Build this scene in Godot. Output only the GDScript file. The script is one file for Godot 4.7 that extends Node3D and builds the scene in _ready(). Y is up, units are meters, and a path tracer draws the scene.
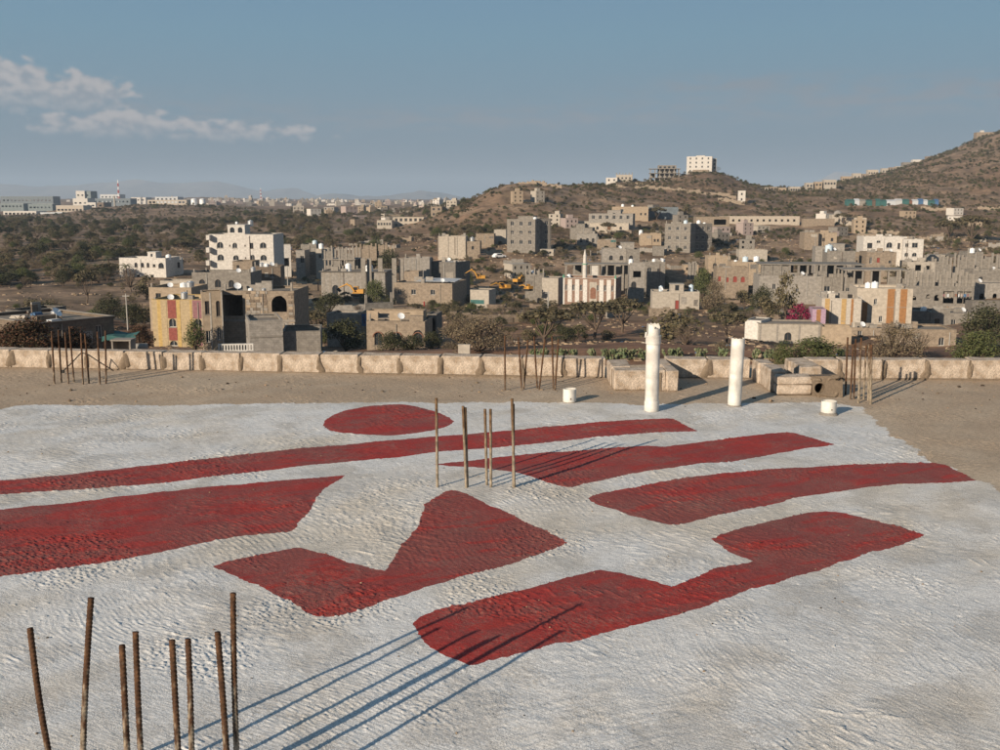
extends Node3D

# ---------------------------------------------------------------- camera model
const F := 1030.0            # focal length in pixels of a 1000 x 750 picture
const PITCH := 0.168250      # 9.64 degrees down
const EYE := 1.72            # eye height above the roof deck
const SUN_AZ := 40.0
const SUN_EL := 18.3
var M := {}                  # materials
var counts := {}
var rng := RandomNumberGenerator.new()
var mesh_cache := {}

func _ready():
	rng.seed = 11
	# camera
	var cam := Camera3D.new()
	cam.name = "camera"
	cam.fov = rad_to_deg(2.0 * atan(375.0 / F))
	cam.position = Vector3(0, EYE, 0)
	cam.rotation = Vector3(-PITCH, 0, 0)
	cam.near = 0.05
	cam.far = 60000.0
	add_child(cam)
	# sky and air
	var env := Environment.new()
	env.background_mode = Environment.BG_SKY
	var sky := Sky.new()
	var pan := PanoramaSkyMaterial.new()
	pan.panorama = sky_panorama()
	pan.energy_multiplier = 1.0
	sky.sky_material = pan
	env.sky = sky
	env.tonemap_mode = Environment.TONE_MAPPER_LINEAR
	env.tonemap_exposure = 1.42
	env.sdfgi_enabled = true
	env.ssao_enabled = true
	env.ssil_enabled = true
	env.fog_enabled = true
	env.fog_density = 0.00012
	env.fog_light_color = Color(0.82, 0.905, 1.0)
	var we := WorldEnvironment.new()
	we.name = "world_environment"
	we.environment = env
	add_child(we)
	# the low sun, behind the camera on the left
	var sun := DirectionalLight3D.new()
	sun.name = "sun"
	sun.light_energy = 1.6
	sun.light_color = Color(1.0, 0.925, 0.825)
	sun.light_angular_distance = 0.5
	sun.shadow_enabled = true
	var az := deg_to_rad(SUN_AZ)
	var el := deg_to_rad(SUN_EL)
	var dir := Vector3(sin(az) * cos(el), -sin(el), -cos(az) * cos(el))
	add_child(sun)
	sun.look_at_from_position(Vector3.ZERO, dir, Vector3.UP)

	make_materials()
	prepare_terrain()
	build_ground()
	build_mountains()
	build_roof()
	build_parapets()
	build_roof_things()
	build_near_houses()
	build_mid_houses()
	build_hill_houses()
	build_far_town()
	build_vehicles()
	build_vegetation()
	build_small_things()

# ---------------------------------------------------------------- geometry helpers
func ray(u: float, v: float) -> Vector3:
	var x := (u - 500.0) / F
	var y := (375.0 - v) / F
	return Vector3(x, y * cos(PITCH) - sin(PITCH), -(cos(PITCH) + y * sin(PITCH)))

func on_deck(u: float, v: float, y := 0.0) -> Vector3:     # the point of the roof deck that stands at that place of the picture
	var r := ray(u, v)
	return Vector3(0, EYE, 0) + r * ((y - EYE) / r.y)

func at(u: float, v: float, d: float) -> Vector3:          # the point d metres ahead
	var r := ray(u, v)
	return Vector3(0, EYE, 0) + r * (d / -r.z)

func numbered(called: String) -> String:
	counts[called] = counts.get(called, 0) + 1
	return called if counts[called] == 1 else "%s_%03d" % [called, counts[called] - 1]

func thing(called: String, label: String, category: String, where := Vector3.ZERO, turn := 0.0, group := "") -> Node3D:
	var o := Node3D.new()
	o.name = numbered(called)
	add_child(o)
	o.position = where
	o.rotation.y = turn
	tag(o, label, category, group)
	return o

func tag(o: Node, label: String, category := "", group := "", kind := ""):
	if label: o.set_meta("label", label)
	if category: o.set_meta("category", category)
	if group: o.set_meta("group", group)
	if kind: o.set_meta("kind", kind)

func part(called: String, mesh: Mesh, m: Material, parent: Node) -> MeshInstance3D:
	var o := MeshInstance3D.new()
	o.name = numbered(called) if parent == self else called
	o.mesh = mesh
	o.material_override = m
	parent.add_child(o, true)
	return o

func begin() -> SurfaceTool:
	var st := SurfaceTool.new()
	st.begin(Mesh.PRIMITIVE_TRIANGLES)
	return st

func tri(st: SurfaceTool, a: Vector3, b: Vector3, c: Vector3):
	st.set_normal((c - a).cross(b - a).normalized())
	st.add_vertex(a); st.add_vertex(b); st.add_vertex(c)

func quad(st: SurfaceTool, a: Vector3, b: Vector3, c: Vector3, d: Vector3):   # clockwise seen from the front
	st.set_normal((c - a).cross(b - a).normalized())
	st.add_vertex(a); st.add_vertex(b); st.add_vertex(c)
	st.add_vertex(a); st.add_vertex(c); st.add_vertex(d)

func box(st: SurfaceTool, lo: Vector3, hi: Vector3, xf := Transform3D.IDENTITY):
	var p: Array[Vector3] = []
	for i in 8:
		p.append(xf * Vector3(hi.x if i & 1 else lo.x, hi.y if i & 2 else lo.y, hi.z if i & 4 else lo.z))
	quad(st, p[4], p[6], p[7], p[5])
	quad(st, p[1], p[3], p[2], p[0])
	quad(st, p[5], p[7], p[3], p[1])
	quad(st, p[0], p[2], p[6], p[4])
	quad(st, p[6], p[2], p[3], p[7])
	quad(st, p[0], p[4], p[5], p[1])

func cbox(st: SurfaceTool, c: Vector3, s: Vector3, xf := Transform3D.IDENTITY):
	box(st, c - s / 2, c + s / 2, xf)

func box_mesh(lo: Vector3, hi: Vector3) -> Mesh:
	var key := "b%.3f,%.3f,%.3f,%.3f,%.3f,%.3f" % [lo.x, lo.y, lo.z, hi.x, hi.y, hi.z]
	if not mesh_cache.has(key):
		var st := begin()
		box(st, lo, hi)
		mesh_cache[key] = st.commit()
	return mesh_cache[key]

func tube(st: SurfaceTool, pts: Array, radii: Array, n := 6, cap := true):
	var rings := []
	var side := Vector3.RIGHT
	for i in pts.size():
		var a: Vector3 = pts[maxi(i - 1, 0)]
		var b: Vector3 = pts[mini(i + 1, pts.size() - 1)]
		var t := (b - a).normalized()
		if i == 0:
			side = t.cross(Vector3.FORWARD if absf(t.z) < 0.9 else Vector3.RIGHT).normalized()
		else:
			side = (side - t * side.dot(t)).normalized()
		var up := t.cross(side)
		var ring := []
		for k in n:
			var an := TAU * k / n
			ring.append([pts[i] + (side * cos(an) + up * sin(an)) * radii[i], side * cos(an) + up * sin(an)])
		rings.append(ring)
	for i in pts.size() - 1:
		for k in n:
			var a = rings[i][k]; var b = rings[i][(k + 1) % n]; var c = rings[i + 1][(k + 1) % n]; var d = rings[i + 1][k]
			for q in [a, c, b, a, d, c]:
				st.set_normal(q[1])
				st.add_vertex(q[0])
	if cap:
		for e in [0, pts.size() - 1]:
			var t: Vector3 = (pts[1] - pts[0]).normalized() * -1.0 if e == 0 else (pts[-1] - pts[-2]).normalized()
			for k in n:
				st.set_normal(t)
				var b = rings[e][k][0]; var c = rings[e][(k + 1) % n][0]
				for q in ([pts[e], b, c] if e == 0 else [pts[e], c, b]):
					st.add_vertex(q)

func lathe(st: SurfaceTool, prof: Array, n := 20, c := Vector3.ZERO):      # prof: [radius, height] from the bottom up
	for i in prof.size() - 1:
		var r0: float = prof[i][0]; var r1: float = prof[i + 1][0]
		var y0: float = prof[i][1]; var y1: float = prof[i + 1][1]
		var sl := Vector2(y1 - y0, r0 - r1).normalized()
		for k in n:
			var a := TAU * k / n
			var b := TAU * (k + 1) / n
			var q := [[r0, y0, a], [r1, y1, b], [r0, y0, b], [r0, y0, a], [r1, y1, a], [r1, y1, b]]
			for w in q:
				st.set_normal(Vector3(cos(w[2]) * sl.x, sl.y, -sin(w[2]) * sl.x))
				st.add_vertex(c + Vector3(cos(w[2]) * w[0], w[1], -sin(w[2]) * w[0]))

# ---------------------------------------------------------------- sky
func sky_panorama() -> Texture2D:
	var w := 4096
	var h := 2048
	var img := Image.create(w, h, false, Image.FORMAT_RGBF)
	var stops := [[-90.0, Color(0.16, 0.15, 0.14)], [-0.5, Color(0.16, 0.15, 0.14)], [0.0, Color(0.100, 0.137, 0.170)], [2.0, Color(0.106, 0.151, 0.189)], [5.0, Color(0.123, 0.193, 0.247)], [8.5, Color(0.113, 0.206, 0.277)], [12.0, Color(0.104, 0.194, 0.287)], [30.0, Color(0.084, 0.152, 0.232)], [90.0, Color(0.058, 0.104, 0.164)]]
	var rows: Array[Color] = []
	for y in h:
		var e := 90.0 - (y + 0.5) / h * 180.0
		var c: Color = stops[0][1]
		for i in stops.size() - 1:
			if e >= stops[i][0]:
				var t := clampf((e - stops[i][0]) / (stops[i + 1][0] - stops[i][0]), 0, 1)
				c = stops[i][1].lerp(stops[i + 1][1], t)
		rows.append(c)
		img.fill_rect(Rect2i(0, y, w, 1), c)
	var n := FastNoiseLite.new()
	n.seed = 5
	n.noise_type = FastNoiseLite.TYPE_SIMPLEX
	n.fractal_type = FastNoiseLite.FRACTAL_FBM
	n.fractal_octaves = 6
	n.frequency = 0.62
	var big := FastNoiseLite.new()
	big.seed = 9
	big.frequency = 0.028
	big.fractal_octaves = 3
	# the two kinds of cloud of the picture: puffs on the left, thin bands on the right: [azimuth, elevation, half width, half height, weight]
	var puffs := [[-25.4, 5.35, 3.6, 1.6, 1.3], [-21.6, 5.2, 2.8, 1.2, 1.2], [-19.8, 3.7, 4.6, 0.85, 0.95], [-14.2, 3.5, 5.0, 0.65, 0.75], [-28.8, 5.5, 3.4, 1.8, 1.25]]
	var bands := [[13.0, 6.0, 5.0, 0.45, 1.1], [17.0, 4.9, 9.0, 0.8, 0.9], [4.0, 4.4, 6.0, 0.7, 0.8], [-5.0, 4.3, 7.0, 0.6, 0.8], [24.0, 5.4, 5.0, 0.7, 0.9], [-18.0, 4.6, 7.0, 0.9, 0.6]]
	for y in range(h / 2 - 210, h / 2):
		var e := 90.0 - (y + 0.5) / h * 180.0
		for x in w:
			var a := (x + 0.5) / w * 360.0
			if a > 180.0: a -= 360.0
			var front := a > -34.0 and a < 34.0
			if not front and (x & 1):
				continue
			var p := -2.0
			var b := 0.0
			var rel := 0.0
			if front:
				for q in puffs:
					var dx: float = (a - q[0]) / q[2]; var dy: float = (e - q[1]) / q[3]
					if dy < 0.0: dy *= 1.25
					var got: float = q[4] * (1.0 - dx * dx - dy * dy)
					if got > p:
						p = got
						rel = dy
				for q in bands:
					var dx2: float = (a - q[0]) / q[2]; var dy2: float = (e - q[1]) / q[3]
					b += q[4] * exp(-dx2 * dx2 - dy2 * dy2)
			else:
				var g := big.get_noise_2d(a, e * 4.0) * smoothstep(34.0, 42.0, absf(a))
				p = (g - 0.22) * 2.2 * (1.0 - absf(e - 5.5) / 3.0)
				b = maxf(0.0, g * 1.6 + 0.3) * (1.0 - absf(e - 6.0) / 6.0)
			if p < -0.9 and b < 0.03:
				continue
			var nv := n.get_noise_2d(a, e * 1.9)
			var c := rows[y]
			var bd := clampf(b * (0.55 + 0.9 * n.get_noise_2d(a * 0.5 + 50.0, e * 2.6)), 0, 1)
			c = c.lerp(Color(0.160, 0.190, 0.222), bd)
			var den := smoothstep(0.0, 0.55, p * 1.05 + nv * 0.85 - 0.02) * (0.25 + 0.75 * smoothstep(-1.2, 0.35, rel))
			if den > 0.0:
				var lit := clampf(0.45 + nv * 1.1 + n.get_noise_2d(a * 2.1 + 9.0, e * 3.3) * 0.7 + rel * 0.2, 0, 1)
				c = c.lerp(Color(0.205, 0.220, 0.245).lerp(Color(0.365, 0.335, 0.325), lit), den * 0.78)
			img.set_pixel(x, y, c)
			if not front:
				img.set_pixel(x + 1, y, c)
	return ImageTexture.create_from_image(img)

# ---------------------------------------------------------------- materials
func noise_image(size: int, freq: float, oct: int, sd: int, type := FastNoiseLite.TYPE_SIMPLEX_SMOOTH) -> Image:
	var n := FastNoiseLite.new()
	n.seed = sd
	n.noise_type = type
	n.frequency = freq
	n.fractal_type = FastNoiseLite.FRACTAL_FBM
	n.fractal_octaves = oct
	return n.get_seamless_image(size, size)

func grain(size: int, lo: float, hi: float, layers: Array, courses := 0) -> Texture2D:   # layers: [frequency, octaves, weight]; grey values from lo to hi
	var data: Array = []
	var sum := 0.0
	for i in layers.size():
		data.append(noise_image(size, layers[i][0], layers[i][1], 31 + i * 7 + int(layers[i][0] * 1000)).get_data())
		sum += layers[i][2]
	var out := PackedByteArray()
	out.resize(size * size)
	var r := RandomNumberGenerator.new()
	r.seed = 4
	for i in size * size:
		var t := 0.0
		for k in layers.size():
			t += data[k][i] * layers[k][2]
		t = t / sum / 255.0
		t = clampf((t - 0.5) * 1.5 + 0.5, 0, 1)
		if courses > 0:                                   # block courses with fine joints
			var step := size / courses
			var y := (i / size) % step
			var row := (i / size) / step
			var x := ((i % size) + (row % 2) * step) % (step * 2)
			if y < 2 or x < 2:
				t = maxf(0.0, t - 0.45)
		out[i] = int(255.0 * (lo + (hi - lo) * t))
	return ImageTexture.create_from_image(Image.create_from_data(size, size, false, Image.FORMAT_L8, out))

func deck_skin() -> Texture2D:                               # brushed lime paint on sandy cement: fine streaks, grains, pits and crumbs
	var z := 1024
	var g := noise_image(z, 0.22, 2, 81).get_data()
	var k := noise_image(z, 0.45, 1, 82).get_data()
	var p := noise_image(z, 0.085, 2, 83).get_data()
	var c := noise_image(z, 0.10, 2, 84).get_data()
	var l := FastNoiseLite.new()
	l.seed = 85; l.frequency = 0.16; l.fractal_octaves = 2
	var out := PackedByteArray()
	out.resize(z * z)
	for i in z * z:
		var x := i % z; var y := i / z
		var s := l.get_noise_2d((x + y * 0.55) * 0.09, (y - x * 0.55) * 1.0)
		var t := 0.84 + s * 0.13 + (g[i] - 128) * 0.0016 + (k[i] - 128) * 0.0011
		if p[i] < 62: t *= 0.55 + 0.45 * p[i] / 62.0
		if c[i] > 200: t += 0.09
		out[i] = int(255.0 * clampf(t, 0, 1))
	return ImageTexture.create_from_image(Image.create_from_data(z, z, false, Image.FORMAT_L8, out))

func grit_relief() -> Texture2D:                            # sandy relief, coarse in patches and combed in others
	var z := 1024
	var a := noise_image(z, 0.20, 2, 91).get_data()
	var b := noise_image(z, 0.42, 1, 92).get_data()
	var m := noise_image(z, 0.008, 3, 93).get_data()
	var l := FastNoiseLite.new()
	l.seed = 95; l.frequency = 0.14; l.fractal_octaves = 2
	var out := PackedByteArray()
	out.resize(z * z)
	for i in z * z:
		var x := i % z; var y := i / z
		var k := clampf((m[i] - 90) / 90.0, 0.12, 1.0)
		var s := l.get_noise_2d((x + y * 0.55) * 0.10, (y - x * 0.55) * 1.0)
		var t := 0.5 + ((a[i] - 128) * 0.0026 + (b[i] - 128) * 0.0016) * k + s * 0.12 * (1.15 - k)
		out[i] = int(255.0 * clampf(t, 0, 1))
	return ImageTexture.create_from_image(Image.create_from_data(z, z, false, Image.FORMAT_L8, out))

func speckled() -> Texture2D:                               # porous cement block: pits, pale crust and tan stains
	var a := noise_image(512, 0.14, 2, 71).get_data()
	var b := noise_image(512, 0.012, 4, 72).get_data()
	var c := noise_image(512, 0.06, 3, 73).get_data()
	var img := Image.create(512, 512, false, Image.FORMAT_RGB8)
	for i in 512 * 512:
		var t := 0.86 + (b[i] - 128) / 128.0 * 0.10 + (c[i] - 128) / 128.0 * 0.12
		var w := clampf((b[i] - 128) / 128.0 * -0.5 + (c[i] - 128) / 400.0, 0, 0.6)
		var col := Color(t, t, t).lerp(Color(t * 0.86, t * 0.78, t * 0.68), w)
		if a[i] < 66: col = col * (0.5 + 0.45 * a[i] / 66.0)
		img.set_pixel(i % 512, i / 512, Color(clampf(col.r, 0, 1), clampf(col.g, 0, 1), clampf(col.b, 0, 1)))
	return ImageTexture.create_from_image(img)

func mat(called: String, lin: Color, rough := 0.9, tex: Texture2D = null, scale := 1.0, local := true) -> StandardMaterial3D:
	var m := StandardMaterial3D.new()
	m.resource_name = called
	m.albedo_color = lin.linear_to_srgb()
	m.roughness = rough
	m.metallic_specular = 0.3
	if tex:
		m.albedo_texture = tex
		m.uv1_triplanar = true
		m.uv1_world_triplanar = not local
		m.uv1_scale = Vector3.ONE * scale
	M[called] = m
	return m

func make_materials():
	var mottle := grain(512, 0.78, 1.0, [[0.012, 5, 1.0], [0.06, 3, 0.6], [0.25, 2, 0.5]])
	var block := grain(512, 0.70, 1.0, [[0.012, 5, 1.0], [0.06, 3, 0.6], [0.25, 2, 0.5]], 20)
	var fine := grain(512, 0.58, 1.0, [[0.02, 4, 0.45], [0.11, 3, 0.9], [0.4, 1, 0.8]])
	var rough := grain(512, 0.0, 1.0, [[0.03, 3, 0.3], [0.12, 3, 0.9], [0.35, 2, 0.8]])
	# walls of the town
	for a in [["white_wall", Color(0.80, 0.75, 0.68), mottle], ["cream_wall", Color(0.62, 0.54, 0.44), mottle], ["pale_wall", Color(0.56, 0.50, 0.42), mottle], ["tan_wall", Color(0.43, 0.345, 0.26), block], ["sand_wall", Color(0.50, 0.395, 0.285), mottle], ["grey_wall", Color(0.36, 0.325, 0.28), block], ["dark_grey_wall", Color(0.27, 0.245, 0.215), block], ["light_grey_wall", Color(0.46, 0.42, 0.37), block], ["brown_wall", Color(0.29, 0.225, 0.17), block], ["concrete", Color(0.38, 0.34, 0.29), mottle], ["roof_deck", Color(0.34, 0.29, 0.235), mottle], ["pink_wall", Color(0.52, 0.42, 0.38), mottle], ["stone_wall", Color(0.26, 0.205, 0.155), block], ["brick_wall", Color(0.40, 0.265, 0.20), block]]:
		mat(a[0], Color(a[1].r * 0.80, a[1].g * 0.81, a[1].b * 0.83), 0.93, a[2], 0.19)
	for a in [["yellow_paint", Color(0.62, 0.43, 0.17)], ["buff_paint", Color(0.56, 0.43, 0.26)], ["brick_red_paint", Color(0.34, 0.105, 0.085)], ["mauve_paint", Color(0.34, 0.17, 0.18)], ["orange_paint", Color(0.42, 0.21, 0.09)], ["ochre_paint", Color(0.58, 0.38, 0.17)], ["cream_paint", Color(0.62, 0.55, 0.47)], ["white_paint_wall", Color(0.78, 0.74, 0.68)], ["teal_sheet", Color(0.07, 0.18, 0.17)], ["blue_sheet", Color(0.10, 0.20, 0.36)], ["white_sheet", Color(0.70, 0.72, 0.74)], ["tile_red", Color(0.30, 0.15, 0.10)], ["orange_cloth", Color(0.5, 0.17, 0.07)], ["lilac_paint", Color(0.52, 0.36, 0.46)]]:
		mat(a[0], Color(a[1].r * 0.84, a[1].g * 0.86, a[1].b * 0.88), 0.85, mottle, 0.3)
	mat("frame_paint", Color(0.5, 0.47, 0.43), 0.7)
	mat("dark_frame", Color(0.12, 0.09, 0.07), 0.7)
	var glass := mat("window_glass", Color(0.025, 0.03, 0.036), 0.15)
	glass.metallic_specular = 0.5
	mat("red_door", Color(0.22, 0.05, 0.04), 0.6)
	mat("green_door", Color(0.04, 0.15, 0.10), 0.6)
	mat("brown_door", Color(0.13, 0.07, 0.04), 0.7)
	mat("tank_white", Color(0.76, 0.77, 0.78), 0.5)
	mat("tank_blue", Color(0.50, 0.60, 0.68), 0.5)
	var steel := mat("tank_steel", Color(0.55, 0.56, 0.57), 0.35)
	steel.metallic = 0.7
	mat("zinc", Color(0.72, 0.74, 0.76), 0.5, fine, 0.6)
	mat("factory_blue", Color(0.22, 0.26, 0.29), 0.6, fine, 0.05)
	mat("factory_teal", Color(0.26, 0.31, 0.32), 0.6, fine, 0.05)
	# the roof itself
	var hm := grit_relief()
	var skin := deck_skin()
	for a in [["deck_white", Color(1, 1, 1), 0.20], ["deck_red", Color(1, 1, 1), 0.22], ["deck_bare", Color(1, 1, 1), 0.30]]:
		var m := mat(a[0], a[1], 0.92, skin, 0.62, false)
		m.vertex_color_use_as_albedo = true
		m.heightmap_enabled = true
		m.heightmap_texture = hm
		m.heightmap_scale = a[2]
		if a[0] == "deck_bare": m.albedo_texture = fine; m.heightmap_texture = rough; m.uv1_scale = Vector3.ONE * 2.2
	M.deck_red.roughness = 0.72
	var cb := mat("parapet_block", Color(0.63, 0.53, 0.435), 0.95, speckled(), 1.25)
	cb.heightmap_enabled = true
	cb.heightmap_texture = rough
	cb.heightmap_scale = 0.9
	var mo := mat("mortar", Color(0.34, 0.265, 0.195), 0.97, fine, 2.5)
	mo.heightmap_enabled = true
	mo.heightmap_texture = rough
	mo.heightmap_scale = 0.6
	var st := mat("pebble", Color(0.36, 0.30, 0.24), 0.95, fine, 6.0)
	st.vertex_color_use_as_albedo = true
	var pvc := mat("pvc", Color(0.80, 0.775, 0.72), 0.42, grain(256, 0.72, 1.0, [[0.012, 4, 1.0], [0.2, 2, 0.3]]), 1.6)
	pvc.metallic_specular = 0.45
	mat("pvc_inside", Color(0.5, 0.48, 0.44), 0.6)
	var rust := mat("rust", Color(1, 1, 1), 0.85, grain(256, 0.45, 1.0, [[0.02, 4, 0.8], [0.2, 3, 0.8]]), 5.0, false)
	rust.vertex_color_use_as_albedo = true
	# land
	var land := mat("earth", Color(1, 1, 1), 0.97, grain(1024, 0.42, 1.0, [[0.006, 6, 1.0], [0.03, 4, 0.8], [0.2, 3, 0.6]]), 0.013, false)
	land.vertex_color_use_as_albedo = true
	var hill := mat("far_rock", Color(0.30, 0.28, 0.265), 0.97, mottle, 0.0008, false)
	hill.metallic_specular = 0.0
	for a in [["leaf", 0.75], ["bark", 0.95], ["cactus", 0.7]]:
		var m2 := mat(a[0], Color(1, 1, 1), a[1])
		m2.vertex_color_use_as_albedo = true
	M.leaf.backlight_enabled = true
	M.leaf.backlight = Color(0.10, 0.11, 0.06)
	mat("digger_yellow", Color(0.46, 0.24, 0.05), 0.5)
	mat("digger_black", Color(0.03, 0.03, 0.03), 0.8)
	mat("car_white", Color(0.75, 0.75, 0.75), 0.3)
	mat("pole_grey", Color(0.35, 0.34, 0.32), 0.7)
	mat("mast_red", Color(0.40, 0.06, 0.04), 0.7)
	mat("minaret_green", Color(0.10, 0.30, 0.20), 0.6)

# ---------------------------------------------------------------- the land
var ring_d: PackedFloat32Array
var ring_drop: Array = []        # for each ring the drop below the eye at 97 evenly spaced azimuth slopes
const S0 := -1.25
const S1 := 1.65
const SN := 233
var land_noise := FastNoiseLite.new()
var land_fine := FastNoiseLite.new()

func prepare_terrain():
	land_noise.seed = 3; land_noise.frequency = 0.012; land_noise.fractal_octaves = 4
	land_fine.seed = 8; land_fine.frequency = 0.06; land_fine.fractal_octaves = 3
	# how far below (or above) the level line the ground lies, ring by ring: [distance, [place, row, place, row, ...]]
	var rings := [
		[8.0, [0, 1900.0]], [60.0, [0, 466.0]],
		[100.0, [300, 362, 450, 358, 550, 355, 700, 355, 800, 358, 1000, 360]],
		[150.0, [0, 343, 150, 347, 300, 348, 450, 342, 550, 338, 650, 337, 750, 343, 800, 349, 850, 347, 950, 346, 1000, 342]],
		[170.0, [0, 328, 150, 337, 300, 337, 450, 330, 550, 328, 650, 330, 750, 338, 800, 344, 850, 337, 950, 334, 1000, 330]],
		[200.0, [0, 308, 150, 316, 300, 319, 400, 318, 450, 318, 550, 317, 650, 318, 750, 325, 850, 325, 950, 321, 1000, 314]],
		[270.0, [0, 281, 150, 283, 300, 289, 400, 294, 450, 296, 550, 300, 620, 301, 700, 296, 750, 295, 850, 291, 950, 286, 1000, 280]],
		[340.0, [0, 259, 150, 260, 300, 262, 400, 260, 450, 255, 510, 249, 600, 254, 660, 253, 750, 257, 850, 261, 950, 261, 1000, 257]],
		[450.0, [0, 241, 150, 243, 300, 242, 400, 239, 450, 231, 500, 222, 550, 222, 600, 226, 650, 226, 700, 227, 800, 230, 900, 230, 1000, 226]],
		[600.0, [0, 228, 150, 228, 300, 226, 400, 227, 430, 221, 450, 213, 480, 195, 510, 182, 530, 184, 550, 187, 600, 191, 650, 195, 700, 197, 750, 203, 800, 206, 850, 204, 900, 203, 950, 204, 1000, 200, 1100, 190]],
		[800.0, [0, 221, 150, 219, 300, 215, 400, 216, 450, 208, 480, 200, 510, 195, 550, 190, 600, 186, 630, 184, 650, 183, 675, 180, 690, 173, 715, 171, 728, 174, 743, 184, 760, 190, 800, 192, 830, 190, 870, 186, 900, 181, 950, 170, 1000, 157, 1100, 140]],
		[1100.0, [0, 216, 60, 215, 100, 208, 150, 205, 220, 206, 250, 209, 300, 212, 400, 210, 450, 205, 500, 201, 700, 196, 770, 191, 800, 189, 830, 186, 870, 178, 900, 170, 920, 164, 950, 152, 980, 139, 1000, 131, 1100, 105, 1400, 95, 2200, 210]],
		[1500.0, [0, 210, 100, 207, 200, 206, 300, 207, 400, 206, 500, 203, 800, 195, 1000, 165, 1400, 150, 2200, 210]],
		[2200.0, [0, 204, 100, 202, 200, 201, 300, 203, 400, 203, 450, 203, 600, 201, 1000, 190, 2200, 205]],
		[3500.0, [0, 200, 100, 199, 200, 197.5, 300, 200, 400, 201, 450, 200, 600, 199, 1000, 198]],
		[6000.0, [0, 199.5]], [14000.0, [0, 200]]]
	for r in rings:
		ring_d.append(log(r[0]))
		var row := PackedFloat32Array()
		for i in SN:
			var s := S0 + (S1 - S0) * i / (SN - 1)
			var u := 500.0 + s * 1045.0
			var l: Array = r[1]
			var v: float = l[1]
			for k in range(0, l.size() - 2, 2):
				if u >= l[k]:
					var t := clampf((u - l[k]) / float(l[k + 2] - l[k]), 0, 1)
					v = lerpf(l[k + 1], l[k + 3], t * t * (3.0 - 2.0 * t))
			row.append(v)
		for _pass in 2:
			var was := row.duplicate()
			for i in range(1, SN - 1):
				row[i] = was[i] * 0.5 + (was[i - 1] + was[i + 1]) * 0.25
		for i in SN:
			row[i] = r[0] * tan(PITCH - atan((375.0 - row[i]) / F))
		ring_drop.append(row)

func drop_in(k: int, si: float) -> float:
	var i := clampi(int(si), 0, SN - 2)
	var row: PackedFloat32Array = ring_drop[k]
	return lerpf(row[i], row[i + 1], clampf(si - i, 0, 1))

func land_y(x: float, z: float) -> float:
	var r := sqrt(x * x + z * z)
	var th := atan2(x, -z)
	var tc := clampf(th, -0.89, 1.02)
	var d := maxf(r * cos(tc), 9.0)
	var s := tan(tc)
	var si := (s - S0) / (S1 - S0) * (SN - 1)
	var ld := log(d)
	var k := 0
	while k < ring_d.size() - 2 and ring_d[k + 1] < ld:
		k += 1
	var t := clampf((ld - ring_d[k]) / (ring_d[k + 1] - ring_d[k]), 0, 1)
	var a := drop_in(maxi(k - 1, 0), si)
	var b := drop_in(k, si)
	var c := drop_in(k + 1, si)
	var e := drop_in(mini(k + 2, ring_d.size() - 1), si)
	# a cubic that does not overshoot
	var m0 := (c - b) * 0.5 + (b - a) * 0.5
	var m1 := (e - c) * 0.5 + (c - b) * 0.5
	if (c - b) * (b - a) <= 0.0: m0 = 0.0
	if (c - b) * (e - c) <= 0.0: m1 = 0.0
	m0 = clampf(m0, -3.0 * absf(c - b), 3.0 * absf(c - b))
	m1 = clampf(m1, -3.0 * absf(c - b), 3.0 * absf(c - b))
	var drop := (2.0 * t * t * t - 3.0 * t * t + 1.0) * b + (t * t * t - 2.0 * t * t + t) * m0 + (-2.0 * t * t * t + 3.0 * t * t) * c + (t * t * t - t * t) * m1
	var gul := clampf((d - 420.0) / 160.0, 0, 1) * clampf((1300.0 - d) / 200.0, 0, 1) * clampf((s + 0.15) / 0.1, 0, 1)
	if gul > 0.0:
		drop += absf(land_fine.get_noise_2d(x * 0.55 + 70.0, z * 0.30)) * 4.5 * gul - 0.9 * gul
	var amp := 0.3 + clampf((d - 300.0) / 400.0, 0, 1) * 2.2
	if d > 2000.0: amp *= 1.5
	return EYE - drop + land_noise.get_noise_2d(x, z) * amp + land_fine.get_noise_2d(x, z) * 0.25 * (1.0 + 1.5 * clampf((d - 300.0) / 300.0, 0, 1))

func land(x: float, z: float) -> Vector3:
	return Vector3(x, land_y(x, z), z)

func reach(u: float, v: float) -> float:           # how far ahead the ground is met in that direction
	var r := ray(u, v)
	var d := 60.0
	while d < 8000.0:
		var p := Vector3(0, EYE, 0) + r * (d / -r.z)
		if p.y <= land_y(p.x, p.z):
			return d
		d *= 1.006
	return d

func ground_at(u: float, v: float) -> Vector3:
	var d := reach(u, v)
	var p := at(u, v, d)
	return land(p.x, p.z)

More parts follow.
